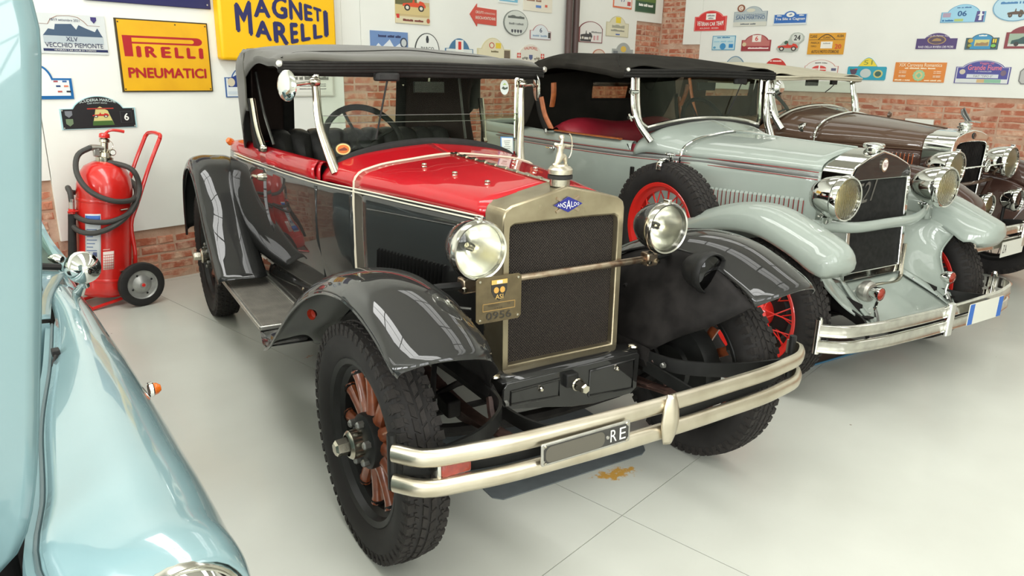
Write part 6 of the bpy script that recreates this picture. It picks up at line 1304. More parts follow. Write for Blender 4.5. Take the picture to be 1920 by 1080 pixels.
# chassis
for s_ in (-1, 1):
    MB().tube([(s_*.33, -.32, .40), (s_*.34, 0, .46), (s_*.38, 1.0, .45), (s_*.42, 2.4, .50), (s_*.42, 3.1, .5)], .035, 4, res=20, flat=(.7, 1.3)).build('chassis_rail', 'chassis_black', C2, smooth=20)
    for k in range(4):
        L_ = .42-.08*k; bar([(s_*.36, -L_+.02, .40-.010*k), (s_*.36, .02, .36-.010*k), (s_*.36, L_+.02, .40-.010*k)], [(-.024, -.0042), (.024, -.0042), (.024, .0042), (-.024, .0042)], 14).build('leaf_spring', 'chassis_black', C2, smooth=20)
    MB().lathe([(0, .05), (.04, .045), (.05, .02), (.05, -.02), (.04, -.045), (0, -.05)], (s_*.44, -.13, .42), (1, 0, 0), 16).build('shock_absorber', 'chassis_black', C2)
    MB().tube([(s_*.44, -.13, .45), (s_*.45, -.02, .44), (s_*.46, .02, .36)], .014, 6).build('shock_arm', 'chassis_black', C2)
    MB().box((s_*.48, -.22, .46), (.05, .05, .06)).build('steering_joint', 'chassis_black', C2, bevel=.012)
MB().tube([(-.58, 0, .37), (-.3, 0, .33), (.3, 0, .33), (.58, 0, .37)], .026, 8, res=20).build('axle_beam', 'chassis_black', C2)
MB().tube([(-.56, -.14, .33), (.56, -.14, .33)], .012, 8).build('track_rod', 'chassis_black', C2)
MB().tube([(-.5, 2.85, .37), (.5, 2.85, .37)], .045, 10).build('rear_axle', 'chassis_black', C2)
MB().box((0, 1.6, .44), (.9, 2.2, .02)).build('underfloor', 'chassis_black', C2, smooth=0)
# windscreen with heavy chrome stanchions
for s_ in (-1, 1):
    p = MB().tube([(s_*.535, 1.04, 1.118), (s_*.548, 1.065, 1.15), (s_*.572, 1.115, 1.215), (s_*.592, 1.15, 1.30), (s_*.598, 1.165, 1.40), (s_*.60, 1.17, 1.49)], [.026, .022, .016, .014, .0135, .0135], 12, res=28, flat=(1.1, .8)).build('windscreen_post', 'chrome', C2)
    for z in (1.405, 1.255):
        MB().tube([(s_*.57, 1.15, z), (s_*.64, 1.14, z)], .011, 10).build('post_clamp', 'chrome', p); MB().tube([(s_*.625, 1.125, z-.02), (s_*.625, 1.155, z+.02)], .006, 6).build('wing_nut', 'chrome', p)
sc = [(-.50, 1.13, 1.20), (-.535, 1.155, 1.245), (-.545, 1.175, 1.35), (-.548, 1.185, 1.49), (.548, 1.185, 1.49), (.545, 1.175, 1.35), (.535, 1.155, 1.245), (.50, 1.13, 1.20)]
base = [(-.50, 1.13, 1.195), (-.40, 1.12, 1.215), (-.2, 1.115, 1.24), (0, 1.113, 1.248), (.2, 1.115, 1.24), (.40, 1.12, 1.215), (.50, 1.13, 1.195)]
for s_ in (-1, 1): MB().tube([(s_*.50, 1.13, 1.197), (s_*.53, 1.15, 1.225), (s_*.542, 1.168, 1.30), (s_*.546, 1.18, 1.40), (s_*.548, 1.185, 1.49)], .014, 8, res=20).build('screen_frame', 'chrome_worn', C2)
MB().tube(base, .013, 8, res=40).build('screen_frame', 'chrome_worn', C2); MB().tube([(x, y-.006, z-.018) for x, y, z in base], .012, 8, res=40).build('screen_seal', 'rubber', C2)
MB().prism([(x, z) for x, y, z in base]+[(.535, 1.245), (.545, 1.49), (-.545, 1.49), (-.535, 1.245)], 0, .004, lambda u, v, w_: (u, 1.125+(v-1.2)*.2+w_, v)).build('windscreen_glass', 'glass_tint', C2, smooth=0)
im = MB().rbox((.05, 1.20, 1.44), (.16, .02, .05), .008).build('inside_mirror', 'rubber', C2, bevel=.006)
wi = MB().rbox((.33, 1.17, 1.475), (.10, .04, .035), .012).build('wiper_motor', 'rubber', C2, bevel=.008); MB().tube([(.33, 1.155, 1.465), (.26, 1.14, 1.36), (.2, 1.13, 1.27)], .004, 6).build('wiper_arm', 'rubber', wi)
for s_ in (1,):
    MB().tube([(.60, 1.165, 1.43), (.66, 1.15, 1.43)], .006, 6).build('mirror_arm', 'chrome', C2)
    MB().lathe([(0, .025), (.03, .02), (.05, 0), (.045, -.004), (0, -.003)], (.69, 1.14, 1.435), (0, -1, 0), 24).build('round_mirror', 'chrome', C2)
# black canvas roof
def rzg(y): t = min(1, max(0, (y-1.2)/.75)); return (1.535+.07*t, 1.548+.095*math.sin(t*PI/2))
Y = (1.16, 1.18, 1.35, 1.55, 1.75, 1.95, 2.15); D = (.045, .05, .05, .05, .055, .075, .12)
S = []
for y, d in zip(Y, D):
    e_, c_ = rzg(y); 
    if y > 2.0: e_ -= .03; c_ -= .035
    S.append([(-.665, y, e_-d), (-.667, y, e_-d*.5), (-.655, y, e_-.004), (-.60, y, e_+.014), (-.3, y, c_-.008), (0, y, c_), (.3, y, c_-.008), (.60, y, e_+.014), (.655, y, e_-.004), (.667, y, e_-d*.5), (.665, y, e_-d)])
rg = MB().loft(S, 36, 44).build('canvas_roof', 'canvas_black', C2, solid=.006)
MB().loft([S[-1][2:9], [(-.64, 2.28, 1.50), (-.58, 2.30, 1.53), (-.3, 2.32, 1.555), (0, 2.33, 1.56), (.3, 2.32, 1.555), (.58, 2.30, 1.53), (.64, 2.28, 1.50)], [(-.63, 2.36, 1.38), (-.57, 2.38, 1.40), (-.3, 2.42, 1.41), (0, 2.43, 1.41), (.3, 2.42, 1.41), (.57, 2.38, 1.40), (.63, 2.36, 1.38)]], 12, 24).build('roof_back', 'canvas_black', rg, solid=.005)
for s_ in (-1, 1):
    MB().loft([[(s_*.665, 2.13, 1.48), (s_*.664, 2.12, 1.42), (s_*.655, 2.10, 1.37)], [(s_*.655, 2.28, 1.50), (s_*.65, 2.30, 1.30), (s_*.64, 2.3, 1.12)], [(s_*.62, 2.38, 1.42), (s_*.61, 2.42, 1.25), (s_*.6, 2.45, 1.10)], [(s_*.45, 2.44, 1.42), (s_*.44, 2.47, 1.25), (s_*.43, 2.5, 1.10)]], 18, 14).build('roof_quarter', 'canvas_black', rg, solid=.005)
# rear curtain with a small window
wx0, wx1, wz0, wz1 = .03, .48, 1.312, 1.448
yc = lambda z: 2.36+(1.5-z)*.12
for a, b, c, d in ((-.62, 1.08, .62, wz0), (-.62, wz1, .62, 1.56), (-.62, wz0, wx0, wz1), (wx1, wz0, .62, wz1)):
    MB().prism([(a, b), (c, b), (c, d), (a, d)], 0, .006, lambda u, v, w_: (u, yc(v)+w_, v)).build('rear_curtain', 'canvas_black', rg, smooth=0)
MB().tube([(wx0, yc(wz0)-.003, wz0), (wx1, yc(wz0)-.003, wz0), (wx1, yc(wz1)-.003, wz1), (wx0, yc(wz1)-.003, wz1)], .010, 6, closed=True).build('window_frame', 'canvas_edge', rg)
MB().prism([(wx0, wz0), (wx1, wz0), (wx1, wz1), (wx0, wz1)], 0, .002, lambda u, v, w_: (u, yc(v)+.002+w_, v)).build('rear_window', 'celluloid', rg, smooth=0)
MB().loft([[(-.63, y, rzg(y)[0]-.03), (0, y, rzg(y)[1]-.03), (.63, y, rzg(y)[0]-.03)] for y in (1.2, 1.5, 1.8, 2.1)]+[[(-.6, 2.34, 1.48), (0, 2.36, 1.52), (.6, 2.34, 1.48)]], 10, 12).build('roof_lining', 'canvas_black', rg, solid=.003)
for z, yy in ((1.497, 1.158), (1.513, 1.154), (1.528, 1.156)): MB().tube([(-.667, yy+.015, z), (-.65, yy, z), (0, yy-.004, z+.008), (.65, yy, z), (.667, yy+.015, z)], .009, 7, res=30).build('front_piping', 'canvas_edge', rg)
MB().lathe([(0, .012), (.010, .010), (.013, 0)], (-.655, 1.152, 1.532), (-.5, -1, 0), 12).build('front_stud', 'aluminium', rg)
MB().tube([(-.64, 1.25, 1.552), (-.45, 1.50, 1.603), (-.2, 1.75, 1.634), (0, 1.85, 1.642)], .0025, 4, res=24).build('roof_seam', 'canvas_edge', rg)
for s_ in (-1, 1):
    st = MB().tube([(s_*.625, 1.96, 1.125), (s_*.645, 2.02, 1.22), (s_*.655, 2.06, 1.34)], .015, 10, res=12, flat=(.7, 1.3)).build('roof_stick', 'trim_wood', C2)
    MB().tube([(s_*.61, 1.99, 1.28), (s_*.62, 1.96, 1.36), (s_*.63, 1.95, 1.44)], .016, 10, res=10, flat=(.7, 1.3)).build('roof_stick', 'trim_wood', C2)
    MB().tube([(s_*.632, 2.0, 1.11), (s_*.65, 2.06, 1.22), (s_*.66, 2.10, 1.36)], .028, 8, res=12, flat=(.4, 1)).build('stick_strap', 'canvas_edge', st)
    MB().tube([(s_*.60, 1.955, 1.12), (s_*.68, 1.955, 1.12)], .014, 10).build('stick_pivot', 'chrome', st)
# ================================================================== BROWN TOURER WITH CREAM ROOF
C3 = thing('tourer', (4.306, -.40, 0), math.radians(-13.15), 'dark brown open tourer with a cream canvas roof and chromed radiator', 'car')
BR, BD = 'brown_paint', 'brown_dark_paint'; BB = 1.02
kb = WheelKit(.39, .15, .262, 'wire', 'black_satin', 44)
kb.put(C3, -.72, 0, .389, 0, -1); kb.put(C3, .72, 0, .389, 0, 1); kb.put(C3, -.72, 3.05, .389, 0, -1); kb.put(C3, .72, 3.05, .389, 0, 1)
HF = [(.275, BB), (.275, 1.045), (.265, 1.085), (.235, 1.115), (.12, 1.15), (0, 1.165)]
HR = [(.485, BB), (.483, 1.07), (.46, 1.12), (.40, 1.165), (.20, 1.218), (0, 1.238)]
WS = [(.575, BB), (.573, 1.08), (.545, 1.14), (.47, 1.195), (.25, 1.25), (0, 1.272)]
for s_ in (-1, 1):
    MB().loft([sec(HF, .20, s_), sec(mixs(HF, HR, .33, .004), .45, s_), sec(mixs(HF, HR, .67, .004), .70, s_), sec(HR, .955, s_)], 16, 18).build('hood_top', BR, C3, solid=.003)
    hs = MB().loft([[(s_*.275, .20, BB), (s_*.276, .20, .8), (s_*.27, .20, .5)], [(s_*.38, .58, BB), (s_*.385, .58, .8), (s_*.38, .58, .5)], [(s_*.485, .955, BB), (s_*.49, .955, .8), (s_*.485, .955, .5)]], 10, 10).build('hood_side', BD, C3, solid=.004)
    louvres(C3, (s_*.297, .27, .86), (s_*.44, .79, .86), 20, (0, 0, .135), .012, BD, (s_, -.26, 0), emat='coach_orange' if 'coach_orange' in MATS else (mat('coach_orange', (214, 116, 70), .4), 'coach_orange')[1], parent=hs)
    MB().tube([(s_*.278, .20, BB), (s_*.384, .58, BB), (s_*.488, .955, BB)], .006, 6, res=12).build('hood_moulding', BR, hs)
    MB().loft([sec(HR, .965, s_), sec(mixs(HR, WS, .5, .004), 1.1, s_), sec(WS, 1.27, s_), sec([(x+.01 if x else 0, z-.02) for x, z in WS], 1.32, s_)], 14, 20).build('scuttle', BR, C3, solid=.003)
full = [(-x, .96, z+.003) for x, z in HR]+[(x, .96, z+.003) for x, z in reversed(HR[:-1])]
MB().tube([(-.488, .96, .93)]+full+[(.488, .96, .93)], .009, 8, res=60).build('hood_bead', 'chrome', C3)
MB().tube([(0, .19, 1.168), (0, .55, 1.205), (0, .955, 1.241)], .005, 8).build('hood_hinge', BR, C3)
PLAN = [(-.485, .965), (-.53, 1.1), (-.575, 1.28), (-.62, 1.6), (-.64, 2.0), (-.65, 2.6), (-.64, 3.1), (-.58, 3.4), (-.40, 3.55), (0, 3.6)]
body, PP = tub(C3, PLAN, BB, .46, .08, BD, flare=.008)
G = []
for i, p in enumerate(PP):
    a = PP[max(0, i-1)]; b = PP[min(len(PP)-1, i+1)]; t = (b-a).normalized(); o = Vector((-t.y, t.x, 0)); inn = o if o.dot(Vector((0, 1.8, 0))-p) > 0 else -o
    if p.y < 1.3: continue
    G.append(crom([p+inn*k+Vector((0, 0, BB+z)) for k, z in ((0, 0), (.002, .04), (.014, .07), (.03, .08), (.05, .07), (.055, .03))], 10))
MB().grid(G).build('coaming', BR, C3, solid=.004)
MB().box((0, 1.9, .5), (1.0, 1.5, .03)).build('cockpit_floor', 'interior_dark', C3, smooth=0)
MB().loft([[(-.55, 1.30, .8), (0, 1.30, .8), (.55, 1.30, .8)], [(-.56, 1.30, 1.09), (0, 1.30, 1.20), (.56, 1.30, 1.09)]], 4, 8, lin_u=True).build('dashboard', 'interior_dark', C3, solid=.01)
for s_ in (-1, 1): MB().loft([[(s_*.54, 1.35, .52), (s_*.55, 1.35, 1.08)], [(s_*.6, 2.0, .52), (s_*.61, 2.0, 1.08)], [(s_*.61, 2.8, .52), (s_*.615, 2.8, 1.08)]], 8, 3).build('inner_trim', 'leather_tan', C3, solid=.006)
seat(C3, 2.0, .56, .72, 1.12, 9, 'leather_tan', .5, .12)
steering_wheel(C3, (-.34, 1.45, 1.215), .20, math.radians(55), 'rubber', 4, .2)
for s_ in (-1, 1):
    MB().box((s_*.70, 1.85, .34), (.27, 1.4, .03)).build('running_board', 'black_satin', C3, bevel=.005)
    FL = [(1.2, .36), (1.0, .45), (.8, .58), (.6, .70), (.4, .785), (.2, .825), (.02, .82), (-.14, .785), (-.28, .72), (-.38, .64)]
    S = []
    for i, (y, z) in enumerate(FL):
        t = i/(len(FL)-1); c = .025+.10*math.sin(PI*min(1, t*1.2)*.62); xo = .82; xi = .54 if t > .35 else .58; fwd = -.03*max(0, (t-.7)/.3)
        S.append([(s_*(xo-.004), y, z-.012), (s_*xo, y, z+.006), (s_*(xo-.015), y+fwd*.3, z+c*.55), (s_*(xo-.06), y+fwd*.7, z+c*.9), (s_*(xo-.13), y+fwd, z+c), (s_*(xo-.2), y+fwd, z+c*.9), (s_*(xi+.03), y+fwd*.6, z+c*.55), (s_*xi, y+.01, z-.01)])
    S.append([(s_*.81, -.40, .60), (s_*.812, -.405, .605), (s_*.80, -.415, .615), (s_*.75, -.43, .625), (s_*.68, -.435, .63), (s_*.62, -.43, .625), (s_*.57, -.41, .61), (s_*.55, -.39, .60)])
    f = MB().loft(S, 48, 24).build('front_fender', BD, C3, solid=.005)
    MB().loft([[(s_*.542, -.385, .62), (s_*.5, -.34, .52), (s_*.45, -.3, .40)], [(s_*.54, -.14, .77), (s_*.44, -.1, .6), (s_*.36, -.08, .46)], [(s_*.54, .2, .81), (s_*.42, .2, .64), (s_*.32, .2, .48)], [(s_*.56, .6, .69), (s_*.48, .6, .58), (s_*.42, .6, .48)], [(s_*.58, 1.0, .44), (s_*.54, 1.0, .44), (s_*.5, 1.0, .44)]], 26, 12).build('fender_apron', BD, f, solid=.004)
    S = []
    for i, (y, z) in enumerate([(2.3, .38), (2.48, .54), (2.66, .72), (2.84, .84), (3.05, .87), (3.24, .82), (3.40, .68), (3.48, .46)]):
        t = i/7; c = .02+.07*math.sin(PI*min(1, t*1.2)*.8); S.append([(s_*.825, y, z-.012), (s_*.83, y, z), (s_*.815, y, z+c*.6), (s_*.77, y, z+c*.95), (s_*.70, y, z+c), (s_*.6, y, z+c*.6)])
    MB().loft(S, 30, 16).build('rear_fender', BD, C3, solid=.005)
# radiator
outr = [(-.262, .56), (-.283, 1.0), (-.283, 1.05), (-.270, 1.095), (-.235, 1.125), (-.12, 1.155), (0, 1.168), (.12, 1.155), (.235, 1.125), (.270, 1.095), (.283, 1.05), (.283, 1.0), (.262, .56)]
innr = [(-.205, .59), (-.232, .98), (-.235, 1.03), (-.225, 1.06), (-.19, 1.078), (-.1, 1.084), (0, 1.086), (.1, 1.084), (.19, 1.078), (.225, 1.06), (.235, 1.03), (.232, .98), (.205, .59)]
n = len(outr)
vs = [(x, 0, z) for x, z in outr]+[(x, -.004, z) for x, z in innr]+[(x*1.01, .205, z) for x, z in outr]+[(x, .035, z) for x, z in innr]
fs = []
for i in range(n):
    j = (i+1) % n; fs += [(i, j, n+j, n+i), (i, 2*n+i, 2*n+j, j), (n+i, n+j, 3*n+j, 3*n+i)]
shell = MB().add(vs, fs).build('radiator_shell', 'chrome', C3, smooth=40, bevel=.006)
MB().prism(innr, 0, .004, lambda u, v, w_: (u, .034+w_, v)).build('radiator_core', 'radiator_dark', C3, smooth=0)
for i in range(17):
    x = -.2+.025*i; zt = 1.08-.06*(abs(x)/.235)**3; MB().box((x*.97, .018, (zt+.60)/2), (.007, .022, zt-.60)).build('grille_slat', 'chassis_black', shell, smooth=0)
MB().lathe([(0, -.006), (.02, -.006), (.024, 0)], (0, -.003, 1.127), (0, 1, 0), 20).build('round_badge', 'black_paint', shell); vs_, fs_, _ = glyphs('S', 0); MB().add([(-.008+v.x*.016, -.0105, 1.115+v.y*.024) for v in vs_], fs_).build('lettering', 'chrome', shell, smooth=0, fixn=False)
MB().lathe([(.04, 0), (.04, .012), (.052, .016), (.052, .026), (.04, .03), (.04, .036), (.046, .04), (.044, .05), (.02, .056), (0, .057)], (0, .07, 1.162), (0, 0, 1), 26).build('filler_cap', 'chrome', shell)
mw = MB().loft([[(-.004, .03, 1.225), (.004, .03, 1.225), (.004, .07, 1.225), (-.004, .07, 1.225)], [(-.006, .05, 1.245), (.006, .05, 1.245), (.006, .085, 1.245), (-.006, .085, 1.245)], [(-.005, .075, 1.28), (.005, .075, 1.28), (.005, .11, 1.275), (-.005, .11, 1.275)], [(-.002, .10, 1.32), (.002, .10, 1.32), (.002, .118, 1.31), (-.002, .118, 1.31)]], 14, 8).build('mascot_wing', 'steel_grey', shell, solid=.006)
MB().tube([(0, -.03, 1.222), (0, .03, 1.226), (0, .08, 1.222)], [.004, .009, .006], 8, res=10).build('mascot_body', 'chrome', shell)
for s_ in (-1, 1):
    h = headlamp(C3, 'headlamp', (s_*.428, -.108, .925), .118, .21, 'chrome', 'chrome', 'lens_warm', 'reflector_warm', 0, clip=True, ribs=True)
    MB().tube([(s_*.428, .0, .80), (s_*.428, .02, .72), (s_*.42, .05, .62)], .018, 8, res=8).build('lamp_stem', BD, h)
    fo = headlamp(C3, 'fog_lamp', (s_*.235, -.28, .68), .078, .12, 'chrome', 'chrome', 'lens_warm' if s_ < 0 else 'lens_dark', 'reflector_warm', 0, clip=True)
    MB().tube([(s_*.235, -.2, .62), (s_*.235, -.2, .5)], .012, 8).build('lamp_stem', 'black_satin', fo)
MB().tube([(-.34, -.12, .925), (-.1, -.125, .925)], .006, 8).build('lamp_tie_rod', 'chrome', C3); MB().tube([(.1, -.125, .925), (.34, -.12, .925)], .006, 8).build('lamp_tie_rod', 'chrome', C3)
e8 = MB().tube([(.034*math.cos(2*PI*i/20), -.13, .925+.042*math.sin(2*PI*i/20)) for i in range(20)], .006, 8, closed=True).build('bar_emblem', 'chrome', C3)
for dz, r in ((.014, .012), (-.013, .014)): MB().tube([(r*math.cos(2*PI*i/14), -.13, .925+dz+r*math.sin(2*PI*i/14)) for i in range(14)], .0045, 6, closed=True).build('figure_eight', 'chrome', e8)
for s_ in (-1, 1): MB().tube([(s_*.04, -.13, .925), (s_*.10, -.127, .925)], .008, 8).build('emblem_arm', 'chrome', e8)
MB().tube([(-.43, .0, .79), (0, -.03, .785), (.43, .0, .79)], .014, 8, res=14).build('lamp_bar', BR, C3)
path = [(-.84, -.33, 0), (-.80, -.375, 0), (-.6, -.41, 0), (-.3, -.43, 0), (0, -.436, 0), (.3, -.43, 0), (.6, -.41, 0), (.80, -.375, 0), (.84, -.33, 0)]
b1 = bar([(x, y, .535) for x, y, z in path], ribbed(.064, .016), 50).build('bumper_bar', 'chrome_worn', C3); b2 = bar([(x, y, .452) for x, y, z in path], ribbed(.064, .016), 50).build('bumper_bar', 'chrome_worn', C3)
MB().rbox((-.03, -.452, .495), (.06, .03, .18), .01).build('bumper_clamp', 'chrome', b1, bevel=.008)
for s_ in (-1, 1): bar([(s_*.33, .0, .45), (s_*.36, -.2, .49), (s_*.45, -.40, .493)], [(-.005, -.026), (.005, -.026), (.005, .026), (-.005, .026)], 14).build('bumper_bracket', 'black_satin', b1)
npl = MB().prism([(0, 0), (.34, 0), (.34, .105), (0, .105)], -.004, 0, lambda u, v, w_: (-.36+u, -.462+w_, .365+v)).build('number_plate', flat((214, 214, 204)), C3, smooth=0); npl['label'] = 'white number plate beginning with ZA'
for c, x in (('Z', .014), ('A', .046)): vs_, fs_, _ = glyphs(c, 0); MB().add([(-.36+x+v.x*.024, -.4675, .365+.03+v.y*.055) for v in vs_], fs_).build('lettering', flat((60, 60, 60)), npl, smooth=0, fixn=False)
# spotlight, horn rod, wooden lever, side mirror
sp = headlamp(C3, 'spot_lamp', (-.47, 1.06, 1.115), .045, .07, 'chrome', 'chrome', 'lens_warm', 'reflector_warm', clip=False); MB().tube([(-.47, 1.09, 1.07), (-.485, 1.08, 1.02), (-.49, 1.04, .98)], .010, 8, res=8).build('lamp_stem', 'chrome', sp)
MB().lathe([(0, .02), (.02, .015), (.03, 0), (0, -.004)], (.62, .98, 1.21), (0, -1, 0), 16).build('side_mirror', 'brown_paint', C3)
MB().tube([(.62, .985, 1.18), (.58, 1.05, 1.10)], .006, 6).build('mirror_stem', 'chrome', C3)
# windscreen
for s_ in (-1, 1):
    p = MB().tube([(s_*.575, 1.20, 1.105), (s_*.585, 1.225, 1.14), (s_*.605, 1.27, 1.21), (s_*.618, 1.30, 1.30), (s_*.612, 1.33, 1.40), (s_*.605, 1.35, 1.50)], [.028, .024, .017, .015, .014, .014], 12, res=24).build('windscreen_post', 'chrome', C3)
    MB().tube([(s_*.60, 1.30, 1.24), (s_*.66, 1.28, 1.24)], .012, 8).build('post_clamp', 'chrome', p)
    MB().tube([(s_*.55, 1.27, 1.20), (s_*.572, 1.30, 1.3), (s_*.572, 1.345, 1.48)], .013, 8, res=12).build('screen_frame', 'chrome', p)
base = [(-.55, 1.27, 1.185), (-.45, 1.265, 1.225), (-.2, 1.26, 1.272), (0, 1.258, 1.282), (.2, 1.26, 1.272), (.45, 1.265, 1.225), (.55, 1.27, 1.185)]
MB().tube(base, .015, 8, res=40).build('screen_frame', 'chrome_worn', C3)
MB().prism([(x, z) for x, y, z in base]+[(.57, 1.48), (-.57, 1.48)], 0, .004, lambda u, v, w_: (u, 1.26+(v-1.2)*.25+w_, v)).build('windscreen_glass', 'glass', C3, smooth=0)
wi = MB().rbox((.28, 1.335, 1.472), (.07, .04, .04), .012).build('wiper_motor', 'rubber', C3, bevel=.01); MB().tube([(.28, 1.32, 1.46), (.2, 1.31, 1.42), (.12, 1.30, 1.39)], .004, 6).build('wiper_arm', 'rubber', wi)
MB().rbox((0.0, 1.36, 1.468), (.17, .02, .055), .008).build('inside_mirror', 'rubber', C3, bevel=.006)
# cream roof
def rzb(y): t = min(1, max(0, (y-1.35)/.8)); return (1.515+.075*t, 1.53+.10*math.sin(t*PI/2))
S = []
for y, d in ((1.30, .035), (1.33, .04), (1.5, .04), (1.75, .04), (2.0, .045), (2.3, .06)):
    e_, c_ = rzb(y); S.append([(-.655, y, e_-d), (-.657, y, e_-d*.5), (-.645, y, e_-.004), (-.6, y, e_+.012), (-.3, y, c_-.008), (0, y, c_), (.3, y, c_-.008), (.6, y, e_+.012), (.645, y, e_-.004), (.657, y, e_-d*.5), (.655, y, e_-d)])
rb = MB().loft(S, 34, 44).build('canvas_roof', 'canvas_cream', C3, solid=.006)
MB().loft([S[-1][2:9], [(-.63, 2.45, 1.52), (-.58, 2.46, 1.55), (-.3, 2.48, 1.575), (0, 2.49, 1.58), (.3, 2.48, 1.575), (.58, 2.46, 1.55), (.63, 2.45, 1.52)], [(-.62, 2.52, 1.42), (-.57, 2.54, 1.43), (-.3, 2.56, 1.44), (0, 2.57, 1.44), (.3, 2.56, 1.44), (.57, 2.54, 1.43), (.62, 2.52, 1.42)]], 12, 24).build('roof_back', 'canvas_cream', rb, solid=.005)
wx0, wx1, wz0, wz1 = -.085, .56, 1.318, 1.455
for a, b, c, d in ((-.63, 1.06, .63, wz0), (-.63, wz1, .63, 1.54), (-.63, wz0, wx0, wz1), (wx1, wz0, .63, wz1)): MB().prism([(a, b), (c, b), (c, d), (a, d)], 0, .006, lambda u, v, w_: (u, 2.42+w_+(1.5-v)*.1, v)).build('rear_curtain', 'canvas_brown', rb, smooth=0)
MB().prism([(wx0, wz0), (wx1, wz0), (wx1, wz1), (wx0, wz1)], 0, .002, lambda u, v, w_: (u, 2.423+w_+(1.5-v)*.1, v)).build('rear_window', 'glass', rb, smooth=0)
for s_ in (-1, 1): MB().loft([[(s_*.655, 2.2, 1.54), (s_*.65, 2.25, 1.3), (s_*.645, 2.2, 1.09)], [(s_*.64, 2.4, 1.52), (s_*.635, 2.45, 1.3), (s_*.63, 2.5, 1.09)]], 6, 10, lin_u=True).build('roof_quarter', 'canvas_brown', rb, solid=.005)
MB().loft([[(-.62, y, rzb(y)[0]-.03), (0, y, rzb(y)[1]-.03), (.62, y, rzb(y)[0]-.03)] for y in (1.36, 1.6, 1.9, 2.3)], 10, 12).build('roof_lining', 'canvas_brown', rb, solid=.003)
for z, yy in ((1.488, 1.305), (1.506, 1.298)): MB().tube([(-.655, yy+.015, z), (-.64, yy, z), (0, yy-.004, z+.012), (.64, yy, z), (.655, yy+.015, z)], .010, 8, res=30).build('front_piping', 'canvas_cream', rb)
for s_ in (-1, 1):
    MB().tube([(s_*.64, 2.02, 1.10), (s_*.645, 2.10, 1.3), (s_*.64, 2.16, 1.48)], .014, 8, res=10).build('roof_stick', 'trim_wood', C3)
MB().box((0, 1.8, .45), (.9, 2.2, .02)).build('underfloor', 'chassis_black', C3, smooth=0)
MB().tube([(-.6, 0, .39), (-.3, 0, .35), (.3, 0, .35), (.6, 0, .39)], .026, 8, res=20).build('axle_beam', 'chassis_black', C3)
MB().tube([(-.5, 3.05, .39), (.5, 3.05, .39)], .045, 10).build('rear_axle', 'chassis_black', C3)
for s_ in (-1, 1): MB().tube([(s_*.33, -.3, .44), (s_*.34, 0, .48), (s_*.42, 2.4, .50), (s_*.42, 3.3, .5)], .035, 4, res=20, flat=(.7, 1.3)).build('chassis_rail', 'chassis_black', C3, smooth=20)
# ================================================================== PALE BLUE SMALL CAR WITH ITS HOOD OPEN
T4 = thing('small_car', (-2.01, -.33, 0), math.radians(-10), 'pale blue small car with its hood raised and a chrome fender mirror', 'car')
TP = 'teal_paint'
kt = WheelKit(.285, .135, .18, 'wire', 'teal_dull', 40)
kt.put(T4, .525, .36, .284, 0, 1); kt.put(T4, -.525, .36, .284, 0, -1); kt.put(T4, .585, 2.45, .284, 0, 1); kt.put(T4, -.585, 2.45, .284, 0, -1)
FS = [(.005, [(.37, .57), (.41, .635), (.46, .675), (.52, .69), (.575, .675), (.612, .63), (.625, .56), (.622, .42), (.60, .28)]),
      (.05, [(.31, .62), (.37, .665), (.45, .700), (.52, .708), (.585, .688), (.625, .635), (.642, .55), (.642, .42), (.62, .26)]),
      (.18, [(.283, .685), (.35, .700), (.44, .724), (.52, .728), (.59, .700), (.635, .640), (.654, .55), (.656, .42), (.64, .24)]),
      (.40, [(.318, .702), (.385, .718), (.46, .740), (.535, .740), (.60, .708), (.645, .645), (.664, .55), (.668, .44), (.66, .30)]),
      (.70, [(.355, .712), (.42, .73), (.495, .748), (.565, .742), (.62, .705), (.656, .645), (.674, .55), (.678, .44), (.67, .24)]),
      (1.10, [(.430, .722), (.48, .738), (.54, .750), (.59, .742), (.635, .708), (.665, .648), (.680, .55), (.684, .42), (.67, .22)]),
      (1.45, [(.485, .730), (.52, .742), (.565, .748), (.605, .738), (.642, .704), (.668, .648), (.683, .55), (.686, .42), (.67, .2)]),
      (1.80, [(.50, .752), (.535, .756), (.57, .754), (.608, .742), (.644, .706), (.67, .648), (.684, .55), (.687, .42), (.67, .2)])]
FS = [(y, [((x if x < .30 else .30+(x-.30)*.915)+(.030 if i == 0 else .014 if i == 1 else .004 if i == 2 else 0), z+.012*(y < .1)) for i, (x, z) in enumerate(S)]) for y, S in FS]
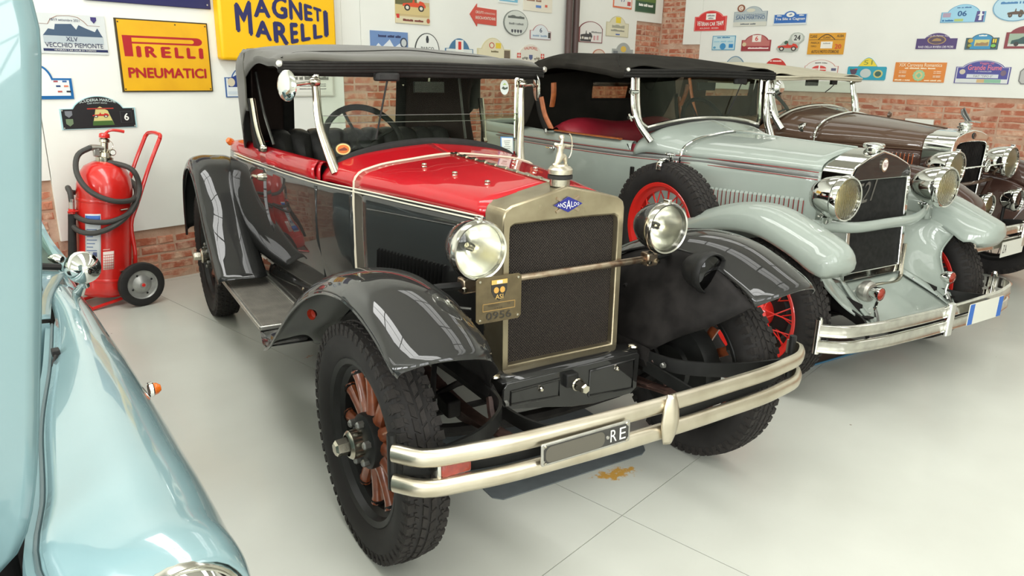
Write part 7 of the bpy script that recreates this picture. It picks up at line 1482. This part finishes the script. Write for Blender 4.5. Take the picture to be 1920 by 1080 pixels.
for s_ in (-1, 1):
    f = MB().loft([[(s_*x, y, z) for x, z in S] for y, S in FS], 60, 30).build('front_fender', TP, T4, solid=.003, off=1)
    # rain gutter along the hood opening and the well wall below it
    inner = [Vector((s_*S[0][0], y, S[0][1])) for y, S in FS[1:7]]
    MB().loft([[p, p+Vector((-s_*.004, 0, -.014)), p+Vector((-s_*.020, 0, -.018)), p+Vector((-s_*.026, 0, -.004)), p+Vector((-s_*.03, 0, -.02)), p+Vector((-s_*.034, 0, -.16))] for p in inner], 30, 12).build('hood_gutter', 'teal_dull', f, solid=.003)
    MB().tube([p+Vector((-s_*.012, 0, -.012)) for p in inner], .0045, 6, res=30).build('gutter_seal', 'seal_grey', f)
    # headlamp
    h = headlamp(T4, 'headlamp', (s_*.487, -.002, .606), .088, .12, 'teal_dull', 'chrome', 'lens_clear', 'reflector', clip=False)
    MB().lathe([(.088, .01), (.100, .0), (.103, .012), (.10, .03)], (s_*.487, -.002, .606), (0, 1, 0), 36).build('lamp_surround', 'chrome_worn', h)
    # amber side repeater
    r = MB().lathe([(0, .026), (.009, .024), (.016, .015), (.018, .004)], (s_*.648, .93, .645), (s_, 0, 0), 18).build('side_repeater', 'amber', T4)
    MB().lathe([(.018, .006), (.021, .003), (.021, -.006)], (s_*.648, .93, .645), (s_, 0, 0), 18).build('repeater_rim', 'chrome', r)
    # door side and rear quarter
    MB().loft([[(s_*x, 1.81, z) for x, z in ((.585, .742), (.617, .706), (.639, .648), (.651, .55), (.654, .42), (.638, .2))], [(s_*x, 2.5, z) for x, z in ((.57, .80), (.62, .74), (.645, .66), (.656, .55), (.658, .42), (.645, .2))], [(s_*x, 2.95, z) for x, z in ((.55, .78), (.60, .72), (.63, .64), (.64, .52), (.63, .4), (.6, .22))], [(s_*x, 3.15, z) for x, z in ((.3, .66), (.4, .62), (.42, .55), (.42, .46), (.42, .38), (.42, .3))]], 30, 18).build('body_side', TP, T4, solid=.003)
    ca = MB().tube([(s_*.615, 1.98, .755), (s_*.575, 2.2, .835), (s_*.52, 2.42, 1.10), (s_*.47, 2.52, 1.22)], .022, 8, res=20).build('door_pillar', TP, T4)
# chrome mirror on its stalk (near fender only)
mi = MB().lathe([(0, .055), (.022, .051), (.042, .036), (.054, .012), (.056, 0), (.053, -.006), (.048, -.004), (0, -.002)], ax=(0, -1, 0), n=36).xf(Matrix.Translation((.618, 1.64, .842)) @ Matrix.Rotation(-.30, 4, 'Z')).build('fender_mirror', 'chrome', T4)
MB().tube([(.625, 1.66, .785), (.615, 1.70, .760), (.605, 1.725, .735)], [.007, .013, .019], 12, res=8).build('mirror_stalk', 'chrome', mi)
MB().lathe([(.012, -.012), (.013, .0), (.012, .012), (.006, .016)], (.622, 1.672, .776), (-.2, -.3, 1), 14).build('stalk_ball', 'chrome', mi)
tn = MB().lathe([(0, .03), (.012, .028), (.017, .016), (.018, 0), (.012, -.02)], (.575, 1.96, .812), (.7, -.7, -.1), 16).build('window_knob', 'chrome', T4)
# cowl, windscreen and cabin
MB().loft([[(-.487, 1.46, .735), (-.25, 1.44, .765), (0, 1.43, .775), (.25, 1.44, .765), (.487, 1.46, .735)], [(-.52, 1.65, .755), (-.27, 1.65, .795), (0, 1.65, .81), (.27, 1.65, .795), (.52, 1.65, .755)], [(-.60, 1.92, .765), (-.3, 1.88, .83), (0, 1.87, .85), (.3, 1.88, .83), (.60, 1.92, .765)]], 14, 20).build('cowl', TP, T4, solid=.003)
vent = MB().rbox((.445, 1.66, .792), (.10, .07, .03), .02).build('wiper_mount', 'rubber', T4, bevel=.008); MB().tube([(.40, 1.66, .812), (.445, 1.655, .818), (.475, 1.645, .812)], .010, 8, res=8).build('wiper_spindle', 'chrome', vent); MB().tube([(.45, 1.655, .82), (.42, 1.80, .86), (.38, 1.9, .90)], .005, 6).build('wiper_arm', 'chrome', vent)
MB().tube([(-.585, 1.93, .785), (-.3, 1.885, .845), (0, 1.875, .865), (.3, 1.885, .845), (.585, 1.93, .785)], .012, 8, res=30).build('screen_seal', 'rubber', T4)
MB().tube([(-.585, 1.935, .79), (-.3, 1.89, .852), (0, 1.88, .872), (.3, 1.89, .852), (.585, 1.935, .79)], .006, 6, res=30).build('screen_trim', 'chrome', T4)
MB().loft([[(-.575, 1.94, .80), (0, 1.885, .875), (.575, 1.94, .80)], [(-.52, 2.2, 1.02), (0, 2.15, 1.06), (.52, 2.2, 1.02)], [(-.46, 2.42, 1.2), (0, 2.38, 1.24), (.46, 2.42, 1.2)]], 10, 16).build('windscreen_glass', 'glass_tint', T4, solid=.004)
MB().loft([[(-.48, 2.45, 1.215), (0, 2.40, 1.26), (.48, 2.45, 1.215)], [(-.50, 2.75, 1.24), (0, 2.75, 1.30), (.50, 2.75, 1.24)], [(-.45, 2.98, 1.15), (0, 3.0, 1.2), (.45, 2.98, 1.15)], [(-.52, 3.06, .80), (0, 3.12, .82), (.52, 3.06, .80)], [(-.42, 3.14, .5), (0, 3.2, .5), (.42, 3.14, .5)]], 24, 20).build('cabin_roof', TP, T4, solid=.004)
# front panel below the hood, bumper, floor of the boot well
MB().loft([[(-.39, -.05, .58), (0, -.10, .60), (.39, -.05, .58)], [(-.60, -.03, .45), (0, -.10, .45), (.60, -.03, .45)], [(-.58, .02, .26), (0, -.05, .26), (.58, .02, .26)]], 10, 16).build('front_panel', TP, T4, solid=.004)
bar([(-.60, -.08, .33), (-.5, -.14, .33), (0, -.18, .33), (.5, -.14, .33), (.60, -.08, .33)], halfround(.08, .03), 36).build('front_bumper', 'chrome', T4)
MB().box((0, .75, .50), (.56, 1.3, .02)).build('engine_bay_floor', 'interior_dark', T4, smooth=0)
MB().loft([[(-.48, 1.42, .5), (0, 1.42, .5), (.48, 1.42, .5)], [(-.48, 1.43, .73), (0, 1.43, .765), (.48, 1.43, .73)]], 3, 8, lin_u=True).build('bulkhead', 'teal_dull', T4, solid=.006)
MB().rbox((.18, .55, .58), (.2, .34, .16), .03).build('battery_box', 'interior_dark', T4, bevel=.01)
MB().box((0, 1.9, .24), (1.1, 2.2, .02)).build('underfloor', 'chassis_black', T4, smooth=0)
ck = MB().tube([(.455, 1.10, .735), (.445, 1.08, .715), (.45, 1.07, .70), (.46, 1.09, .70)], .006, 6, res=10).build('hood_catch', 'rubber', T4); MB().box((.457, 1.12, .738), (.02, .03, .02)).build('catch_base', 'rubber', ck, bevel=.003)
# raised hood: crowned panel hinged at its front edge
hp = [(.14, .640), (.20, .643), (.25, .655), (.283, .685), (.300, .72), (.318, .78), (.338, .88), (.358, 1.003), (.380, 1.14), (.398, 1.273), (.416, 1.40), (.430, 1.50), (.436, 1.55), (.428, 1.62), (.40, 1.69), (.34, 1.74), (.2, 1.77), (0, 1.78)]
hp = [(v.x*.98, v.z) for v in crom([(x, 0, z) for x, z in hp], 44)]
S = []
for x, z in hp:
    def yy(t): return .262-.055*(1-t*t)*math.sin(PI*min(1, max(0, (z-.60)/1.2)))
    S.append([(x*t, yy(t), z) for t in (-1, -.985, -.95, -.7, -.35, 0, .35, .7, .95, .985, 1)])
hood = MB().loft(S, 44, 36, lin_u=True).build('raised_hood', TP, T4, solid=.012, off=1)
MB().tube([(x, .262, z) for x, z in hp], .008, 8).build('hood_edge', 'teal_dull', hood)
MB().tube([(-x, .262, z) for x, z in hp], .008, 8).build('hood_edge', 'teal_dull', hood)
for s_ in (-1, 1): MB().tube([(s_*.16, .26, .66), (s_*.16, .22, .62), (s_*.16, .12, .60)], .012, 8, res=8).build('hood_hinge', 'chassis_black', hood)

# ================================================================== WHEELED FIRE EXTINGUISHER
X = thing('fire_extinguisher', (-.30, 3.52, 0), 0, 'red wheeled fire extinguisher with a coiled black hose by the wall', 'extinguisher')
LX = lambda z: .015+.125*(z-.05)      # the bottle leans back on its trolley
ax = Vector((.125, 0, 1)).normalized()
def on(z, dx=0, dy=0): return Vector((LX(z)+dx, dy, z))
b = MB().lathe([(0, .0), (.06, .002), (.12, .018), (.152, .05), (.160, .09), (.160, .66), (.158, .72), (.145, .79), (.115, .84), (.07, .868), (.045, .875), (0, .876)], on(.045), ax, 44).build('bottle', 'ext_red', X)
for t in (.12, .62): MB().lathe([(.1605, t), (.163, t+.004), (.163, t+.02), (.1605, t+.024)], on(.045), ax, 44).build('clamp_band', 'ext_red', b)
for t in (.19, .585):
    MB().tube([on(.045)+ax*t+Vector((.03, -.168, 0)), on(.045)+ax*t+Vector((.075, -.158, 0))], .006, 8).build('band_bolt', 'nickel', b)
MB().lathe([(.046, .86), (.05, .87), (.05, .9), (.04, .905), (.034, .93), (.022, .935), (.022, .99), (.03, .995), (.03, 1.012), (.018, 1.018), (.018, 1.03), (0, 1.032)], on(.045), ax, 20).build('valve', 'nickel', X)
vt = on(.045)+ax*.955
MB().tube([vt, vt+Vector((-.05, -.01, .01)), vt+Vector((-.085, -.015, .012))], [.02, .018, .02], 10).build('hose_outlet', 'aluminium', X)
MB().box(vt+Vector((-.055, -.012, -.02)), (.035, .03, .05)).build('outlet_bracket', 'aluminium', X, bevel=.006)
g_ = MB().lathe([(0, -.012), (.018, -.012), (.021, -.008), (.021, .006)], vt+Vector((.035, -.02, -.025)), (0, 1, 0), 18).build('pressure_gauge', 'nickel', X); MB().lathe([(0, -.0135), (.015, -.013)], vt+Vector((.035, -.02, -.025)), (0, 1, 0), 18).build('gauge_dial', flat(WHT), g_)
kn = vt+Vector((.008, 0, .085))
MB().lathe([(.03, 0), (.032, .006), (.03, .024), (.018, .03), (0, .03)], kn-Vector((0, 0, .02)), ax, 18).build('valve_knob', 'ext_red', X)
MB().tube([kn, kn+Vector((.03, -.005, .022)), kn+Vector((.09, -.015, .02)), kn+Vector((.115, -.018, .014))], [.007, .007, .006, .01], 8, res=12).build('lever', 'ext_red', X)
MB().tube([vt+Vector((.03, -.015, .05)), vt+Vector((.045, -.018, .03)), vt+Vector((.04, -.018, .0)), vt+Vector((.03, -.018, -.005))], .0018, 5, res=12).build('safety_wire', 'nickel', X)
# black hose wound around the bottle
hose = [vt+Vector((-.085, -.015, .012)), on(.97, -.155, -.02), on(.88, -.185, -.06), on(.76, -.14, -.14), on(.69, -.02, -.19), on(.68, .10, -.165), on(.72, .175, -.05), on(.78, .17, .08), on(.80, .05, .18), on(.80, -.09, .155),
        on(.90, -.05, .03), on(.905, .03, -.06), on(.86, .12, -.13), on(.76, .16, -.13), on(.62, .10, -.165), on(.535, -.02, -.195), on(.50, -.12, -.16), on(.515, -.185, -.06), on(.56, -.19, .02), on(.62, -.17, .07), on(.60, -.18, .0), on(.57, -.14, -.125), on(.565, -.04, -.19), on(.60, .08, -.175), on(.68, .17, -.08), on(.76, .185, .04), on(.74, .12, .14), on(.70, -.02, .19), on(.72, -.15, .13), on(.76, -.20, .03), on(.74, -.20, .0), on(.68, -.195, -.01)]
MB().tube(hose, .0165, 10, res=170).build('hose', 'hose_rubber', X)
nz = MB().tube([on(.70, -.195, -.01), on(.63, -.195, -.012)], .016, 10).build('nozzle_ferrule', 'aluminium', X)
MB().tube([on(.64, -.195, -.012), on(.61, -.195, -.012)], .020, 10).build('nozzle_valve', 'ext_red', X); MB().tube([on(.625, -.225, -.03), on(.625, -.165, -.03)], .005, 6).build('nozzle_lever', 'ext_red', X)
MB().tube([on(.60, -.195, -.012), on(.30, -.195, -.012), on(.16, -.195, -.012)], [.022, .026, .026], 12).build('nozzle_pipe', 'rubber', X)
# trolley: bent handle, foot rail, axle and two wheels
for s_ in (-1, 1):
    MB().tube([(.165, s_*.10, .06), (.195, s_*.105, .32), (.205, s_*.11, .56), (.225, s_*.11, .60), (.36, s_*.11, .90), (.435, s_*.11, 1.045)], .0125, 10, res=24).build('trolley_rail', 'ext_red', X)
    MB().tube([(.165, s_*.10, .06), (.05, s_*.11, .035), (-.11, s_*.12, .013)], .011, 8).build('foot_rail', 'ext_red', X)
MB().tube([(.435, -.11, 1.045), (.447, -.095, 1.065), (.448, -.06, 1.072), (.448, .06, 1.072), (.447, .095, 1.065), (.435, .11, 1.045)], .0125, 10, res=20).build('handle_bar', 'ext_red', X)
MB().tube([(-.11, -.12, .013), (-.11, .12, .013)], .011, 8).build('foot_rail', 'ext_red', X)
MB().tube([(.165, -.235, .143), (.165, .21, .143)], .012, 10).build('axle', 'ext_red', X)
for yw in (-.225, .205):
    s_ = -1 if yw < 0 else 1
    w_ = MB().lathe([(.095, -.022), (.12, -.026), (.138, -.02), (.143, -.01), (.143, .01), (.138, .02), (.12, .026), (.095, .022)], (.165, yw, .1435), (0, 1, 0), 40).build('trolley_tyre', 'rubber', X)
    d_ = MB().lathe([(.098, .016), (.094, .02), (.086, .012), (.06, .008), (.045, .022), (.022, .030), (.02, .034), (0, .034)], (.165, yw, .1435), (0, s_, 0), 40).build('wheel_disc', 'galvanized', w_)
    MB().lathe([(0, .04), (.009, .04), (.012, .034)], (.165, yw, .1435), (0, s_, 0), 10).build('axle_cap', 'ext_red', w_)
    for a in (.4, 1.97, 3.54, 5.11): MB().lathe([(0, .0135), (.007, .0125)], (.165+.066*math.cos(a), yw, .1435+.066*math.sin(a)), (0, s_, 0), 10).build('disc_hole', 'rubber', w_)
# labels wrapped on the bottle
def wrap(name, a0, a1, t0, t1, mt, off=.0008, parent=b):
    G = []
    for i in range(9):
        a = math.radians(a0+(a1-a0)*i/8); d = Vector((math.cos(a), math.sin(a), 0)); G.append([on(.045)+ax*t+d*(.1602+off) for t in (t0, t1)])
    return MB().grid(G).build(name, mt, parent, smooth=60, solid=.0006, off=1)
lb = wrap('instruction_label', -152, -118, .20, .57, flat((206, 210, 212)))
wrap('label_band', -151, -119, .215, .265, flat((50, 96, 170)), .0018); wrap('label_band', -151, -119, .52, .56, flat((50, 96, 170)), .0018)
for k in range(9): wrap('printed_line', -148, -126-(k % 3)*4, .47-.022*k, .476-.022*k, flat((110, 130, 170)), .0018)
wrap('pictogram', -147, -141, .30, .33, flat((60, 70, 110)), .0018); wrap('pictogram', -134, -126, .30, .33, flat((60, 70, 110)), .0018)
sl = wrap('service_label', -114, -92, .215, .33, flat((224, 210, 202)))
for k in range(6): wrap('table_rule', -113.5, -92.5, .222+.017*k, .2255+.017*k, flat((200, 90, 80)), .0018)
for k in range(5): wrap('table_rule', -110+4*k, -109.4+4*k, .217, .31, flat((200, 90, 80)), .0018)
wrap('printed_line', -114, -100, .34, .346, flat((236, 170, 160)), .0012)

# ================================================================== MATS ON THE FLOOR
mt_ = MB().prism([(-.225, .035), (-.195, .004), (.47, .0), (.505, .02), (.525, .05), (.525, .56), (-.225, .56)], .0005, .005)
o = mt_.build('drip_mat', 'mat_grey', smooth=20, bevel=.001); o.rotation_euler = (0, 0, math.radians(-16.3)); o.location = (-.004, .012, 0)
tag(o, 'dark blue-grey flat mat lying under the red and black car', 'mat')
o = MB().rbox((0, 0, .003), (.62, .5, .005), .02).build('drip_tray', mat('tray_brown', (96, 78, 66), .7, noise=.15, nscale=8) and 'tray_brown')
o.location = (2.2525, -.108, .0005); o.rotation_euler = (0, 0, math.radians(-16.4))
MB().box((0, -.247, .006), (.60, .008, .008)).build('tray_edge', flat((60, 110, 140)), o)
tag(o, 'brown drip tray with a blue edge under the grey car', 'tray')
